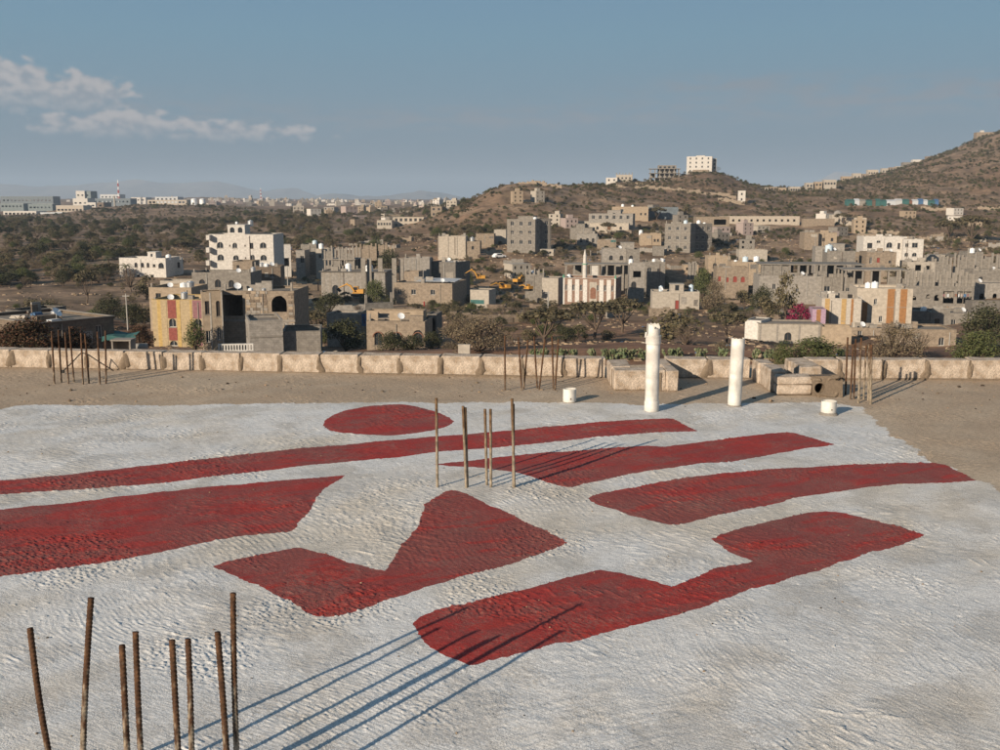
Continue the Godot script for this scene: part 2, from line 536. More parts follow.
func build_ground():
	var th: Array[float] = []
	var a := -180.0
	while a < 180.0:
		th.append(a)
		a += 0.22 if a > -31.0 and a < 31.0 else (1.0 if a > -60.0 and a < 60.0 else 6.0)
	th.append(180.0)
	var rr: Array[float] = []
	var d := 8.0
	while d < 14000.0:
		rr.append(d)
		d *= 1.05 if d < 90.0 else (1.02 if d < 1700.0 else 1.045)
	var nv := FastNoiseLite.new(); nv.seed = 21; nv.frequency = 0.006; nv.fractal_octaves = 5
	var nf := FastNoiseLite.new(); nf.seed = 22; nf.frequency = 0.05; nf.fractal_octaves = 3
	var roads := []                                     # dirt roads, paler than the fields
	for q in [[296, 262, 300, 285], [300, 285, 312, 302], [312, 302, 345, 304], [470, 255, 530, 252], [345, 304, 460, 312], [690, 300, 745, 312], [745, 262, 700, 300], [600, 199, 700, 204]]:
		var a0 := at(q[0], q[1], reach(q[0], q[1])); var b0 := at(q[2], q[3], reach(q[2], q[3]))
		roads.append([Vector2(a0.x, a0.z), Vector2(b0.x, b0.z)])
	var V := PackedVector3Array(); var C := PackedColorArray(); var I := PackedInt32Array()
	for r in rr:
		for t in th:
			var x := r * sin(deg_to_rad(t)); var z := -r * cos(deg_to_rad(t))
			V.append(land(x, z))
			var n := nv.get_noise_2d(x, z); var f := nf.get_noise_2d(x, z)
			var c := Color(0.40, 0.255, 0.160).lerp(Color(0.52, 0.355, 0.235), clampf(0.5 + n * 1.3, 0, 1))
			c = c.lerp(Color(0.27, 0.19, 0.115), clampf(f * 1.9 + 0.05, 0, 0.8))     # dry grass and stubble
			c = c.lerp(Color(0.62, 0.45, 0.31), clampf((nf.get_noise_2d(x * 0.5 + 300.0, z * 0.5) - 0.22) * 3.0, 0, 0.7))   # bare cut earth
			if -z < 190.0: c = c.lerp(Color(0.42, 0.225, 0.135), clampf(0.75 + n, 0, 1))   # ploughed red soil
			for q in roads:
				var e := Geometry2D.get_closest_point_to_segment(Vector2(x, z), q[0], q[1]).distance_to(Vector2(x, z))
				if e < 5.5: c = c.lerp(Color(0.60, 0.45, 0.31), clampf((5.5 - e) / 2.0, 0, 0.8))
			C.append(c)
	var cols := th.size()
	for i in rr.size() - 1:
		for k in cols - 1:
			var p := i * cols + k
			I.append_array([p, p + cols, p + 1, p + 1, p + cols, p + cols + 1])
	var arr := []
	arr.resize(Mesh.ARRAY_MAX)
	arr[Mesh.ARRAY_VERTEX] = V; arr[Mesh.ARRAY_COLOR] = C; arr[Mesh.ARRAY_INDEX] = I
	var st := SurfaceTool.new()
	st.create_from_arrays(arr)
	st.generate_normals()
	var o := part("ground", st.commit(), M.earth, self)
	tag(o, "brown dry ground of the valley and its hills", "", "", "structure")

func build_mountains():
	var specs := [
		["faint blue mountain range on the horizon above the factories", 11000.0, [-60, 199, 0, 183, 60, 186, 110, 182, 150, 179, 185, 184, 220, 182, 262, 189, 292, 188, 315, 193, 345, 200]],
		["faint blue mountain behind the saddle right of the hilltop building", 11500.0, [770, 199, 800, 190, 822, 178, 835, 171, 846, 172, 860, 175, 885, 186, 910, 199]],
		["low hazy ridge beyond the far town", 9000.0, [300, 199, 340, 192, 380, 194, 420, 191, 470, 199]]]
	var n := FastNoiseLite.new(); n.seed = 40; n.frequency = 0.0016; n.fractal_octaves = 5
	for s in specs:
		var l: Array = s[2]
		var st := begin()
		var rows := []
		var nx := 60
		for j in 9:
			var row := []
			for i in nx + 1:
				var u := lerpf(l[0], l[l.size() - 2], float(i) / nx)
				var v := 199.0
				for k in range(0, l.size() - 2, 2):
					if u >= l[k]:
						v = lerpf(l[k + 1], l[k + 3], clampf((u - l[k]) / float(l[k + 2] - l[k]), 0, 1))
				var top := at(u, v, s[1])
				var q := (j - 4) / 4.0
				var base := land_y(top.x, top.z)
				var hgt := (top.y - base) * (1.0 - absf(q) ** 0.8) + n.get_noise_2d(top.x, top.z + q * 900.0) * 45.0 * (1.0 - absf(q))
				row.append(Vector3(top.x, base + hgt - 6.0, top.z + q * 1500.0))
			rows.append(row)
		for j in 8:
			for i in nx:
				quad(st, rows[j][i], rows[j + 1][i], rows[j + 1][i + 1], rows[j][i + 1])
		var o := part("mountain_range", st.commit(), M.far_rock, self)
		tag(o, s[0], "mountain", "", "structure")

# ---------------------------------------------------------------- the painted roof deck
var dn: Array[FastNoiseLite] = []
var sweeps: Array = []               # [centre x, z, radius, arc centre x, z, spacing, height]

func prepare_sweeps():
	# [place and row of the sweep, its radius in metres, where the middle of its arcs lies from it, spacing, height]
	for q in [[385, 505, 0.62, -0.2, 0.9, 0.030, 0.0040], [402, 522, 0.45, 0.25, 0.1, 0.027, 0.0040], [350, 515, 0.5, 1.4, 1.2, 0.030, 0.0035], [545, 495, 0.5, -0.9, 0.5, 0.030, 0.0040], [440, 500, 0.4, 0.9, 0.3, 0.030, 0.0032], [330, 590, 0.55, -0.8, -0.9, 0.024, 0.0030], [590, 700, 0.75, 1.5, 2.4, 0.022, 0.0034], [540, 735, 0.55, 1.2, 2.2, 0.022, 0.0034], [700, 505, 0.5, 0.6, -0.5, 0.032, 0.0036], [720, 660, 0.5, 2.0, -0.3, 0.020, 0.0022], [880, 575, 0.5, -0.4, -0.7, 0.028, 0.0028], [60, 540, 0.8, 1.2, 1.6, 0.030, 0.0032], [150, 470, 0.7, 0.8, 1.2, 0.034, 0.0032], [30, 465, 0.7, -1.0, 2.6, 0.034, 0.0036], [250, 535, 0.5, -1.2, 0.9, 0.030, 0.0034], [340, 580, 0.4, 0.7, 0.9, 0.026, 0.0030], [440, 545, 0.5, 1.1, -0.2, 0.028, 0.0026], [120, 620, 0.5, 0.9, -0.8, 0.022, 0.0026], [330, 700, 0.5, -0.5, 0.8, 0.020, 0.0024], [470, 690, 0.4, 0.5, 0.3, 0.020, 0.0024], [820, 690, 0.6, -1.6, 1.0, 0.020, 0.0020], [930, 640, 0.6, -1.8, 0.4, 0.024, 0.0022]]:
		var g := on_deck(q[0], q[1])
		sweeps.append([g.x, g.z, q[2], g.x + q[3], g.z + q[4], q[5], q[6]])

func fnl(sd: int, freq: float, oct := 1, type := FastNoiseLite.TYPE_SIMPLEX_SMOOTH) -> FastNoiseLite:
	var n := FastNoiseLite.new()
	n.seed = sd; n.frequency = freq; n.noise_type = type
	n.fractal_type = FastNoiseLite.FRACTAL_FBM if oct > 1 else FastNoiseLite.FRACTAL_NONE
	n.fractal_octaves = oct
	return n

func wobble(px: Array, jag: float, sd: int) -> PackedVector2Array:      # picture outline -> outline on the deck with a hand-painted edge
	var n := fnl(sd, 1.0, 3)
	var m := fnl(sd + 1, 9.0, 2)
	var pts: Array[Vector2] = []
	for i in range(0, px.size(), 2):
		var g := on_deck(px[i], px[i + 1])
		pts.append(Vector2(g.x, g.z))
	var out := PackedVector2Array()
	for i in pts.size():
		var a := pts[i]; var b := pts[(i + 1) % pts.size()]
		var pa := pts[i - 1]; var nb := pts[(i + 2) % pts.size()]
		var len := a.distance_to(b)
		var steps := maxi(1, int(len / 0.018))
		var ta := (b - pa).normalized(); var tb := (nb - a).normalized(); var ab := (b - a).normalized()
		var ka := 1.0 if ta.dot(ab) > 0.86 else 0.0
		var kb := 1.0 if tb.dot(ab) > 0.86 else 0.0
		for k in steps:
			var t := float(k) / steps
			# hermite through the points, straight at sharp corners
			var p := a.cubic_interpolate(b, a - (ta.lerp(ab, 1.0 - ka)) * len, b + tb.lerp(ab, 1.0 - kb) * len, t)
			var nor := ab.orthogonal()
			p += nor * (n.get_noise_2d(p.x * 3.0, p.y * 3.0) * 0.02 + m.get_noise_2d(p.x * 3.0, p.y * 3.0) * 0.011) * jag
			out.append(p)
	return out

func deck_h(x: float, z: float, ang: float, cx: float, cz: float) -> float:
	var h := dn[0].get_noise_2d(x, z) * 0.015 + dn[1].get_noise_2d(x, z) * 0.0046 + dn[2].get_noise_2d(x, z) * 0.0013 + dn[13].get_noise_2d(x, z) * 0.0010
	# combed ridges left by the brush and the trowel: short arcs that start and stop
	var mask := smoothstep(0.02, 0.4, dn[3].get_noise_2d(x, z))
	if mask > 0.0:
		var dx := x - cx; var dz := z - cz
		var ph := sqrt(dx * dx + dz * dz) + dn[1].get_noise_2d(x, z) * 0.03
		var along := atan2(dz, dx) * 6.0
		var cut := clampf(0.35 + dn[8].get_noise_2d(ph * 1.2, along * 0.12) * 2.2, 0, 1)
		h += absf(dn[8].get_noise_2d(ph * 1.9, along * 0.012 + 7.0)) * 0.0075 * mask * cut
	# grit
	var gm := smoothstep(0.12, 0.5, dn[4].get_noise_2d(x, z))
	if gm > 0.0:
		h += maxf(0.0, dn[5].get_noise_2d(x, z) - 0.05) * 0.011 * gm
	var lump := smoothstep(-0.05, 0.35, dn[12].get_noise_2d(x * 0.7 + 30.0, z * 0.7))
	h += maxf(0.0, dn[6].get_noise_2d(x, z) - 0.46) * 0.020 * lump
	h -= maxf(0.0, dn[7].get_noise_2d(x, z) - 0.50) * 0.026 * (0.3 + 0.7 * lump)
	# trowel sweeps: combed arcs where the photograph shows them
	for q in sweeps:
		var ex: float = x - q[0]; var ez: float = z - q[1]
		var e2: float = (ex * ex + ez * ez) / (q[2] * q[2])
		if e2 < 1.0:
			var ax: float = x - q[3]; var az: float = z - q[4]
			var pd := sqrt(ax * ax + az * az) + dn[1].get_noise_2d(x * 1.5, z * 1.5) * 0.02
			var brk := clampf(0.55 + dn[8].get_noise_2d(pd * 1.1 + 3.0, atan2(az, ax) * 1.1) * 1.7, 0, 1)
			h += (0.5 + 0.5 * sin(pd * TAU / q[5])) * q[6] * (1.0 - e2) * brk
	# long brush ridges
	var br := dn[8].get_noise_2d(x * 0.9 + z * 2.1, (z * 0.9 - x) * 0.08)
	h += absf(br) * 0.0017 * smoothstep(-0.1, 0.4, dn[12].get_noise_2d(x * 0.5 - 20.0, z * 0.5))
	return h

func build_roof():
	prepare_sweeps()
	dn = [fnl(1, 0.33, 2), fnl(2, 1.6, 2), fnl(3, 7.0, 3), fnl(4, 0.75, 2), fnl(5, 0.9, 2), fnl(6, 42.0, 2), fnl(7, 24.0, 3), fnl(8, 17.0, 3), fnl(9, 16.0, 2), fnl(10, 0.5, 3), fnl(11, 2.4, 4), fnl(12, 62.0, 2), fnl(13, 1.1, 4), fnl(14, 70.0, 2)]
	var reds := [
		["red painted oval at the far side of the deck", [322, 425, 326, 420, 335, 414.5, 350, 410, 370, 406, 390, 404.3, 405, 404.3, 420, 407, 434, 411, 446, 416, 454, 421, 452, 424, 442, 428, 420, 432, 395, 434.8, 370, 434.8, 345, 433, 330, 430]],
		["long thin red painted stripe running under the oval", [-60, 488, 0, 481, 33, 478, 162, 463, 300, 448.3, 400, 439, 500, 431, 580, 424, 672, 419, 685, 425, 697, 431, 660, 433, 580, 439.5, 500, 447, 440, 451, 400, 456, 300, 465.5, 162, 482.5, 0, 494.5, -60, 501]],
		["broad red painted band at the left edge", [-60, 517, 0, 510, 162, 491.5, 300, 478.3, 346, 474.4, 340, 478, 326, 487, 317, 499, 309, 512, 302, 521, 295, 530, 288, 532.4, 248, 536, 200, 544, 120, 560.5, 0, 577, -60, 586]],
		["red painted hooked shape in the middle of the deck", [213, 567, 270, 553, 296, 548.4, 308, 550, 340, 560, 370, 569, 384, 571.6, 390, 566, 400, 549.5, 410, 538, 418, 525, 425, 507, 436, 498, 446, 491.6, 456, 491, 466, 495, 486, 504, 520, 519, 548, 532, 560, 538, 567.6, 543.6, 556, 549, 510, 565, 440, 584, 400, 597, 372, 606, 340, 616.4, 314, 616, 296, 606, 276, 595, 250, 583, 226, 573]],
		["tapering red painted stripe behind the middle rebars", [432, 464.4, 470, 461, 500, 457, 580, 450.7, 650, 447, 664, 447.4, 680, 445, 720, 440, 770, 433, 787, 432, 808, 436.5, 835, 444, 802, 449, 724, 463.6, 700, 465, 674, 469, 630, 475, 580, 486, 571, 488.4, 556, 486, 538, 480, 514, 473.4, 475, 468]],
		["curved red painted stripe reaching the right edge of the white", [588, 499, 604, 494, 640, 487, 670, 481, 720, 475, 780, 469, 860, 464, 900, 463, 934, 463, 944, 465, 960, 473, 977, 481.4, 940, 483, 900, 484, 860, 488, 800, 496.4, 780, 502, 720, 514, 688, 523, 672, 525, 650, 521, 620, 512, 596, 505]],
		["large red painted stepped shape at the front right", [711, 540, 742, 529, 784, 516, 810, 510.7, 836, 510.4, 862, 517, 901, 527, 925, 534.6, 888, 547.6, 862, 554, 826, 567, 789, 579, 742, 593, 709, 607, 680, 616, 600, 635.5, 570, 644, 550, 646, 526, 655, 488, 662, 470, 666, 464, 664, 440, 654, 426, 646, 415, 634, 412, 626, 420, 618, 436, 612, 480, 602, 540, 587, 600, 571, 624, 575, 672, 589, 712, 570, 752, 561, 732, 554]]]
	var polys: Array[PackedVector2Array] = []
	for i in reds.size():
		polys.append(wobble(reds[i][1], 0.85, 100 + i * 3))
	var white := wobble([-400, 560, -60, 428, -20, 413, 0, 409, 10, 406, 25, 404.5, 150, 404, 300, 404, 400, 402.5, 440, 402, 520, 402, 600, 404, 640, 405, 700, 404, 760, 403, 800, 401, 830, 401, 848, 403, 866, 408, 866, 412, 876, 417.5, 883, 424, 895, 436, 910, 445, 921, 454, 928, 460, 944, 466, 977, 482.5, 986, 483, 1000, 493, 1080, 520, 1300, 600, 1500, 900, 1500, 1400, -800, 1400], 3.2, 200)
	# rows ahead of the camera, closer together nearby
	var rows: Array[float] = []
	var d := 1.9
	while d < 10.75:
		rows.append(d)
		d += 0.0017 * (d + 1.0)
	var nc := 1000
	var nr := rows.size()
	var P := PackedVector3Array(); P.resize(nc * nr)
	var N := PackedVector3Array(); N.resize(nc * nr)
	var K := PackedByteArray(); K.resize(nc * nr)         # 0 bare, 1 white, 2.. red
	var A := PackedFloat32Array(); A.resize(nc * nr)
	var B := PackedFloat32Array(); B.resize(nc * nr)
	var regions: Array[PackedVector2Array] = [white]
	regions.append_array(polys)
	for i in nr:
		var z := -rows[i]
		var half := (rows[i] + 1.0) * 0.66 + 0.5
		for q in regions.size():                          # scan line: which part of the row lies inside the outline
			var poly := regions[q]
			var cuts: Array[float] = []
			for k in poly.size():
				var a := poly[k]; var b := poly[(k + 1) % poly.size()]
				if (a.y > z) != (b.y > z):
					cuts.append(a.x + (z - a.y) / (b.y - a.y) * (b.x - a.x))
			cuts.sort()
			for c in range(0, cuts.size() - 1, 2):
				var c0 := maxi(0, ceili((cuts[c] + half) / (2.0 * half) * (nc - 1)))
				var c1 := mini(nc - 1, floori((cuts[c + 1] + half) / (2.0 * half) * (nc - 1)))
				for k in range(c0, c1 + 1):
					K[i * nc + k] = q + 1
		for k in nc:
			var x := -half + 2.0 * half * k / (nc - 1)
			var cell := Vector2(floorf(x / 0.9 + 0.3 * sin(z * 2.0)), floorf(z / 0.8))
			var hx := sin(cell.x * 12.9898 + cell.y * 78.233) * 43758.5453
			var an := (hx - floorf(hx)) * TAU
			var id := i * nc + k
			P[id] = Vector3(x, deck_h(x, z, an, cell.x * 0.9 + cos(an) * 1.1, cell.y * 0.8 + sin(an) * 1.1), z)
			var worn := 0.38 * exp(-(x - 0.2) * (x - 0.2) / 5.0 - (z + 5.7) * (z + 5.7) / 2.2) - 0.16
			A[id] = worn + dn[9].get_noise_2d(x, z) * 0.6 + dn[10].get_noise_2d(x * 0.7 + z * 0.6, (z * 0.8 - x) * 0.35) * 0.6
			B[id] = dn[10].get_noise_2d(x + 40.0, z) * 0.45 + dn[11].get_noise_2d(x, z) * 0.55
	for i in nr:
		for k in nc:
			var id := i * nc + k
			var dx := P[id + 1 if k < nc - 1 else id] - P[id - 1 if k > 0 else id]
			var dz := P[id + nc if i < nr - 1 else id] - P[id - nc if i > 0 else id]
			N[id] = dx.cross(dz).normalized()
	var VV: Array[PackedVector3Array] = []; var NN: Array[PackedVector3Array] = []; var CC: Array[PackedColorArray] = []; var II: Array[PackedInt32Array] = []; var MAP: Array[PackedInt32Array] = []
	for q in regions.size() + 1:
		VV.append(PackedVector3Array()); NN.append(PackedVector3Array()); CC.append(PackedColorArray()); II.append(PackedInt32Array())
		var mp := PackedInt32Array(); mp.resize(nc * nr); mp.fill(-1)
		MAP.append(mp)
	for i in nr - 1:
		for k in nc - 1:
			var id := i * nc + k
			var c := [id, id + 1, id + nc + 1, id + nc]
			var ka := K[id]
			if ka == K[c[1]] and ka == K[c[2]] and ka == K[c[3]]:
				for w in c:
					if MAP[ka][w] < 0:
						MAP[ka][w] = VV[ka].size()
						VV[ka].append(P[w]); NN[ka].append(N[w]); CC[ka].append(deck_color(ka, A[w], B[w], P[w].x, P[w].z))
				II[ka].append_array([MAP[ka][c[0]], MAP[ka][c[3]], MAP[ka][c[1]], MAP[ka][c[1]], MAP[ka][c[3]], MAP[ka][c[2]]])
				continue
			var kinds := {}
			for w in c: kinds[K[w]] = true
			for t in [[c[0], c[3], c[1]], [c[1], c[3], c[2]]]:
				var t2 := PackedVector2Array([Vector2(P[t[0]].x, P[t[0]].z), Vector2(P[t[1]].x, P[t[1]].z), Vector2(P[t[2]].x, P[t[2]].z)])
				var left: Array = [t2]
				for q in range(regions.size(), 0, -1):
					if not kinds.has(q): continue
					var rest := []
					for piece in left:
						for got in Geometry2D.intersect_polygons(piece, local_cut(regions[q - 1], t2)):
							deck_piece(q, got, t, t2, P, N, A, B, VV, NN, CC, II)
						rest.append_array(Geometry2D.clip_polygons(piece, local_cut(regions[q - 1], t2)))
					left = rest
				for piece in left:
					deck_piece(0, piece, t, t2, P, N, A, B, VV, NN, CC, II)
	var roof := Node3D.new()
	roof.name = "roof_deck"
	add_child(roof)
	tag(roof, "rough concrete roof deck painted white with large red shapes", "", "", "structure")
	for q in regions.size() + 1:
		var arr := []
		arr.resize(Mesh.ARRAY_MAX)
		arr[Mesh.ARRAY_VERTEX] = VV[q]; arr[Mesh.ARRAY_NORMAL] = NN[q]; arr[Mesh.ARRAY_COLOR] = CC[q]; arr[Mesh.ARRAY_INDEX] = II[q]
		var am := ArrayMesh.new()
		am.add_surface_from_arrays(Mesh.PRIMITIVE_TRIANGLES, arr)
		var o := part(["bare_concrete", "white_paint"][q] if q < 2 else "red_paint", am, [M.deck_bare, M.deck_white][q] if q < 2 else M.deck_red, roof)
		tag(o, ["dusty tan unpainted concrete along the parapet", "white painted rough concrete surface"][q] if q < 2 else reds[q - 2][0])
	# the slab under the skin and the house it covers
	var st := begin()
	box(st, Vector3(-9.0, -0.32, -10.55), Vector3(9.0, -0.045, 5.0))
	part("slab", st.commit(), M.concrete, roof)
	var hs := thing("house_below", "own house whose roof deck carries the red and white painting", "house")
	part("wall", box_mesh(Vector3(-8.8, -22.0, -10.4), Vector3(8.8, -0.33, 4.8)), M.light_grey_wall, hs)

func local_cut(poly: PackedVector2Array, t2: PackedVector2Array) -> PackedVector2Array:
	# only the stretch of the outline near this triangle matters: cut the outline to a window round it
	var c := (t2[0] + t2[1] + t2[2]) / 3.0
	var key := "%d_%d_%d" % [poly.size(), int(floorf(c.x / 0.5)), int(floorf(c.y / 0.5))]
	if not mesh_cache.has(key):
		var o := Vector2(floorf(c.x / 0.5) * 0.5, floorf(c.y / 0.5) * 0.5)
		var win := PackedVector2Array([o + Vector2(-0.1, -0.1), o + Vector2(0.6, -0.1), o + Vector2(0.6, 0.6), o + Vector2(-0.1, 0.6)])
		var got := Geometry2D.intersect_polygons(poly, win)
		mesh_cache[key] = got
	var best: PackedVector2Array = PackedVector2Array([Vector2(900, 900), Vector2(901, 900), Vector2(900, 901)])
	var first := true
	for g in mesh_cache[key]:
		if first or not Geometry2D.intersect_polygons(g, t2).is_empty():
			best = g
			first = false
	return best

func deck_color(kind: int, a: float, b: float, x: float, z: float) -> Color:
	if kind == 0:
		return Color(0.68, 0.525, 0.38).lerp(Color(0.78, 0.635, 0.48), clampf(0.5 + a * 1.2, 0, 1)).lerp(Color(0.52, 0.40, 0.29), clampf(b * 1.0, 0, 0.8))
	if kind == 1:
		var c := Color(0.88, 0.875, 0.86).lerp(Color(0.80, 0.735, 0.64), clampf(0.35 + a * 1.3, 0, 1))       # chalky white, worn to the cream cement
		c = c.lerp(Color(0.50, 0.445, 0.375), clampf(b * 1.3 - 0.22, 0, 0.75))                                 # bare specks
		var dirt := dn[12].get_noise_2d(x * 1.3, z * 1.3)
		c = c.lerp(Color(0.52, 0.485, 0.435), clampf((dirt + b * 0.35 - 0.16) * 2.6, 0, 0.38))
		return c
	# dusty first coat, brighter second coat laid on in brush strokes
	var stroke := dn[10].get_noise_2d((x * 0.55 + z * 1.2) * 2.2 + 9.0, (z * 0.55 - x) * 0.55) + a * -0.55
	var r := Color(0.33, 0.100, 0.086).lerp(Color(0.41, 0.062, 0.054), clampf(0.5 - a, 0, 1))
	r = r.lerp(Color(0.48, 0.054, 0.044), smoothstep(0.02, 0.16, stroke) * 0.75)
	return r.lerp(Color(0.33, 0.20, 0.165), clampf(-b * 1.5 - 0.10, 0, 0.6))

func deck_piece(q: int, piece: PackedVector2Array, t: Array, t2: PackedVector2Array, P: PackedVector3Array, N: PackedVector3Array, A: PackedFloat32Array, B: PackedFloat32Array, VV, NN, CC, II):
	if piece.size() < 3: return
	var idx := Geometry2D.triangulate_polygon(piece)
	if idx.is_empty(): return
	var base: int = VV[q].size()
	var v0 := t2[1] - t2[0]; var v1 := t2[2] - t2[0]
	var den := v0.x * v1.y - v1.x * v0.y
	for p in piece:
		var e := p - t2[0]
		var wb := (e.x * v1.y - v1.x * e.y) / den
		var wc := (v0.x * e.y - e.x * v0.y) / den
		var wa := 1.0 - wb - wc
		VV[q].append(P[t[0]] * wa + P[t[1]] * wb + P[t[2]] * wc)
		NN[q].append((N[t[0]] * wa + N[t[1]] * wb + N[t[2]] * wc).normalized())
		CC[q].append(deck_color(q, A[t[0]] * wa + A[t[1]] * wb + A[t[2]] * wc, B[t[0]] * wa + B[t[1]] * wb + B[t[2]] * wc, p.x, p.y))
	for k in range(0, idx.size(), 3):
		var a := piece[idx[k]]; var b := piece[idx[k + 1]]; var c := piece[idx[k + 2]]
		if (b - a).cross(c - a) > 0.0:           # seen from above, clockwise
			II[q].append_array([base + idx[k], base + idx[k + 1], base + idx[k + 2]])
		else:
			II[q].append_array([base + idx[k], base + idx[k + 2], base + idx[k + 1]])

# ---------------------------------------------------------------- parapet of cement blocks
func rough_block(L: float, H: float, D: float, sd: int, c := 0.008, j := 0.005) -> Mesh:
	var r := RandomNumberGenerator.new()
	r.seed = sd
	var h := Vector3(L, H, D) / 2
	var v := {}
	for i in 8:
		var sg := Vector3(1 if i & 1 else -1, 1 if i & 2 else -1, 1 if i & 4 else -1)
		var k := c * r.randf_range(0.5, 2.2)
		var jit := Vector3(r.randf_range(-j, j), r.randf_range(-j, j), r.randf_range(-j, j))
		for ax in 3:
			var p := h - Vector3.ONE * k
			p[ax] = h[ax]
			v[i * 3 + ax] = p * sg + jit
	var st := begin()
	var add := func(l: Array):
		var n: Vector3 = (v[l[2]] - v[l[0]]).cross(v[l[1]] - v[l[0]])
		var m: Vector3 = Vector3.ZERO
		for q in l: m += v[q]
		if n.dot(m) < 0.0: l.reverse()
		for t in range(1, l.size() - 1):
			tri(st, v[l[0]], v[l[t]], v[l[t + 1]])
	for ax in 3:
		var b := 1 << ax
		var o1 := 1 << ((ax + 1) % 3)
		var o2 := 1 << ((ax + 2) % 3)
		for s in [0, b]:
			add.call([s * 3 + ax, (s + o1) * 3 + ax, (s + o1 + o2) * 3 + ax, (s + o2) * 3 + ax])
		for s in [0, o1, o2, o1 + o2]:                    # edges that run along ax
			var a1 := (ax + 1) % 3
			var a2 := (ax + 2) % 3
			add.call([s * 3 + a1, (s + b) * 3 + a1, (s + b) * 3 + a2, s * 3 + a2])
	for i in 8:
		add.call([i * 3, i * 3 + 1, i * 3 + 2])
	return st.commit()

func daub(w: float, h: float, sd: int) -> Mesh:            # an uneven smear of mortar, thicker in the middle, on the plane z = 0
	var r := RandomNumberGenerator.new()
	r.seed = sd
	var st := begin()
	st.set_smooth_group(0)
	var n := 14
	var top := r.randf_range(0.35, 1.0)
	var rings := []
	for q in [[1.0, 0.0], [0.8, 0.012], [0.45, 0.020]]:
		var ring := []
		for k in n:
			var a := TAU * k / n
			var wob := 1.0 + 0.28 * sin(a * 2.0 + sd) + 0.16 * sin(a * 3.0 + sd * 1.7) + r.randf_range(-0.1, 0.1)
			var x: float = cos(a) * w * 0.5 * q[0] * wob * (1.0 + (0.4 if sin(a) < 0 else -0.25) * top)
			ring.append(Vector3(x, h * 0.5 + clampf(sin(a) * 1.2 * wob, -1, 1) * h * 0.5 * q[0], q[1] * r.randf_range(0.6, 1.2)))
		rings.append(ring)
	for i in 2:
		for k in n:
			quad(st, rings[i][k], rings[i + 1][k], rings[i + 1][(k + 1) % n], rings[i][(k + 1) % n])
	for k in n:
		tri(st, Vector3(0, h * 0.5, 0.022), rings[2][(k + 1) % n], rings[2][k])
	st.generate_normals()
	return st.commit()

var block_meshes: Array = []
var daubs: Array = []

func wall_run(called: String, label: String, a: Vector3, b: Vector3, pitch := 0.408, lead := 0.0) -> Node3D:   # a to b: the foot of the front face, left to right
	if block_meshes.is_empty():
		for i in 6: block_meshes.append(rough_block(0.401, 0.19, 0.19, 50 + i, 0.005, 0.007))
		for i in 7: daubs.append(daub(0.052 + 0.008 * i, 0.165 + 0.003 * i, 70 + i))
	var dirv := (b - a)
	var len := dirv.length()
	var t := thing(called, label, "parapet", a, atan2(-dirv.z, dirv.x))
	var x := -lead
	var r := RandomNumberGenerator.new()
	r.seed = int(len * 1000)
	# bedding mortar along the foot
	part("mortar_bed", box_mesh(Vector3(0, -0.05, -0.17), Vector3(len, 0.012, 0.012)), M.mortar, t)
	while x < len - 0.02:
		var x0 := maxf(x, 0.0)
		var x1 := minf(x + pitch, len)
		var m: Mesh = block_meshes[r.randi() % 6]
		if x1 - x0 < pitch - 0.01:
			m = rough_block(x1 - x0 - 0.016, 0.19, 0.19, int(x1 * 77))
		var o := part("block", m, M.parapet_block, t)
		o.position = Vector3((x0 + x1) / 2, 0.098 + r.randf_range(-0.003, 0.003), -0.095 + r.randf_range(-0.004, 0.004))
		o.rotation = Vector3(r.randf_range(-0.015, 0.015), r.randf_range(-0.012, 0.012), r.randf_range(-0.008, 0.008))
		if x1 < len - 0.05:
			var dm := part("mortar", daubs[r.randi() % 7], M.mortar, t)
			dm.position = Vector3(x1, 0.002, 0.0)
			part("mortar", box_mesh(Vector3(x1 - 0.012, 0.01, -0.17), Vector3(x1 + 0.012, 0.186, -0.012)), M.mortar, t)
		x += pitch
	return t

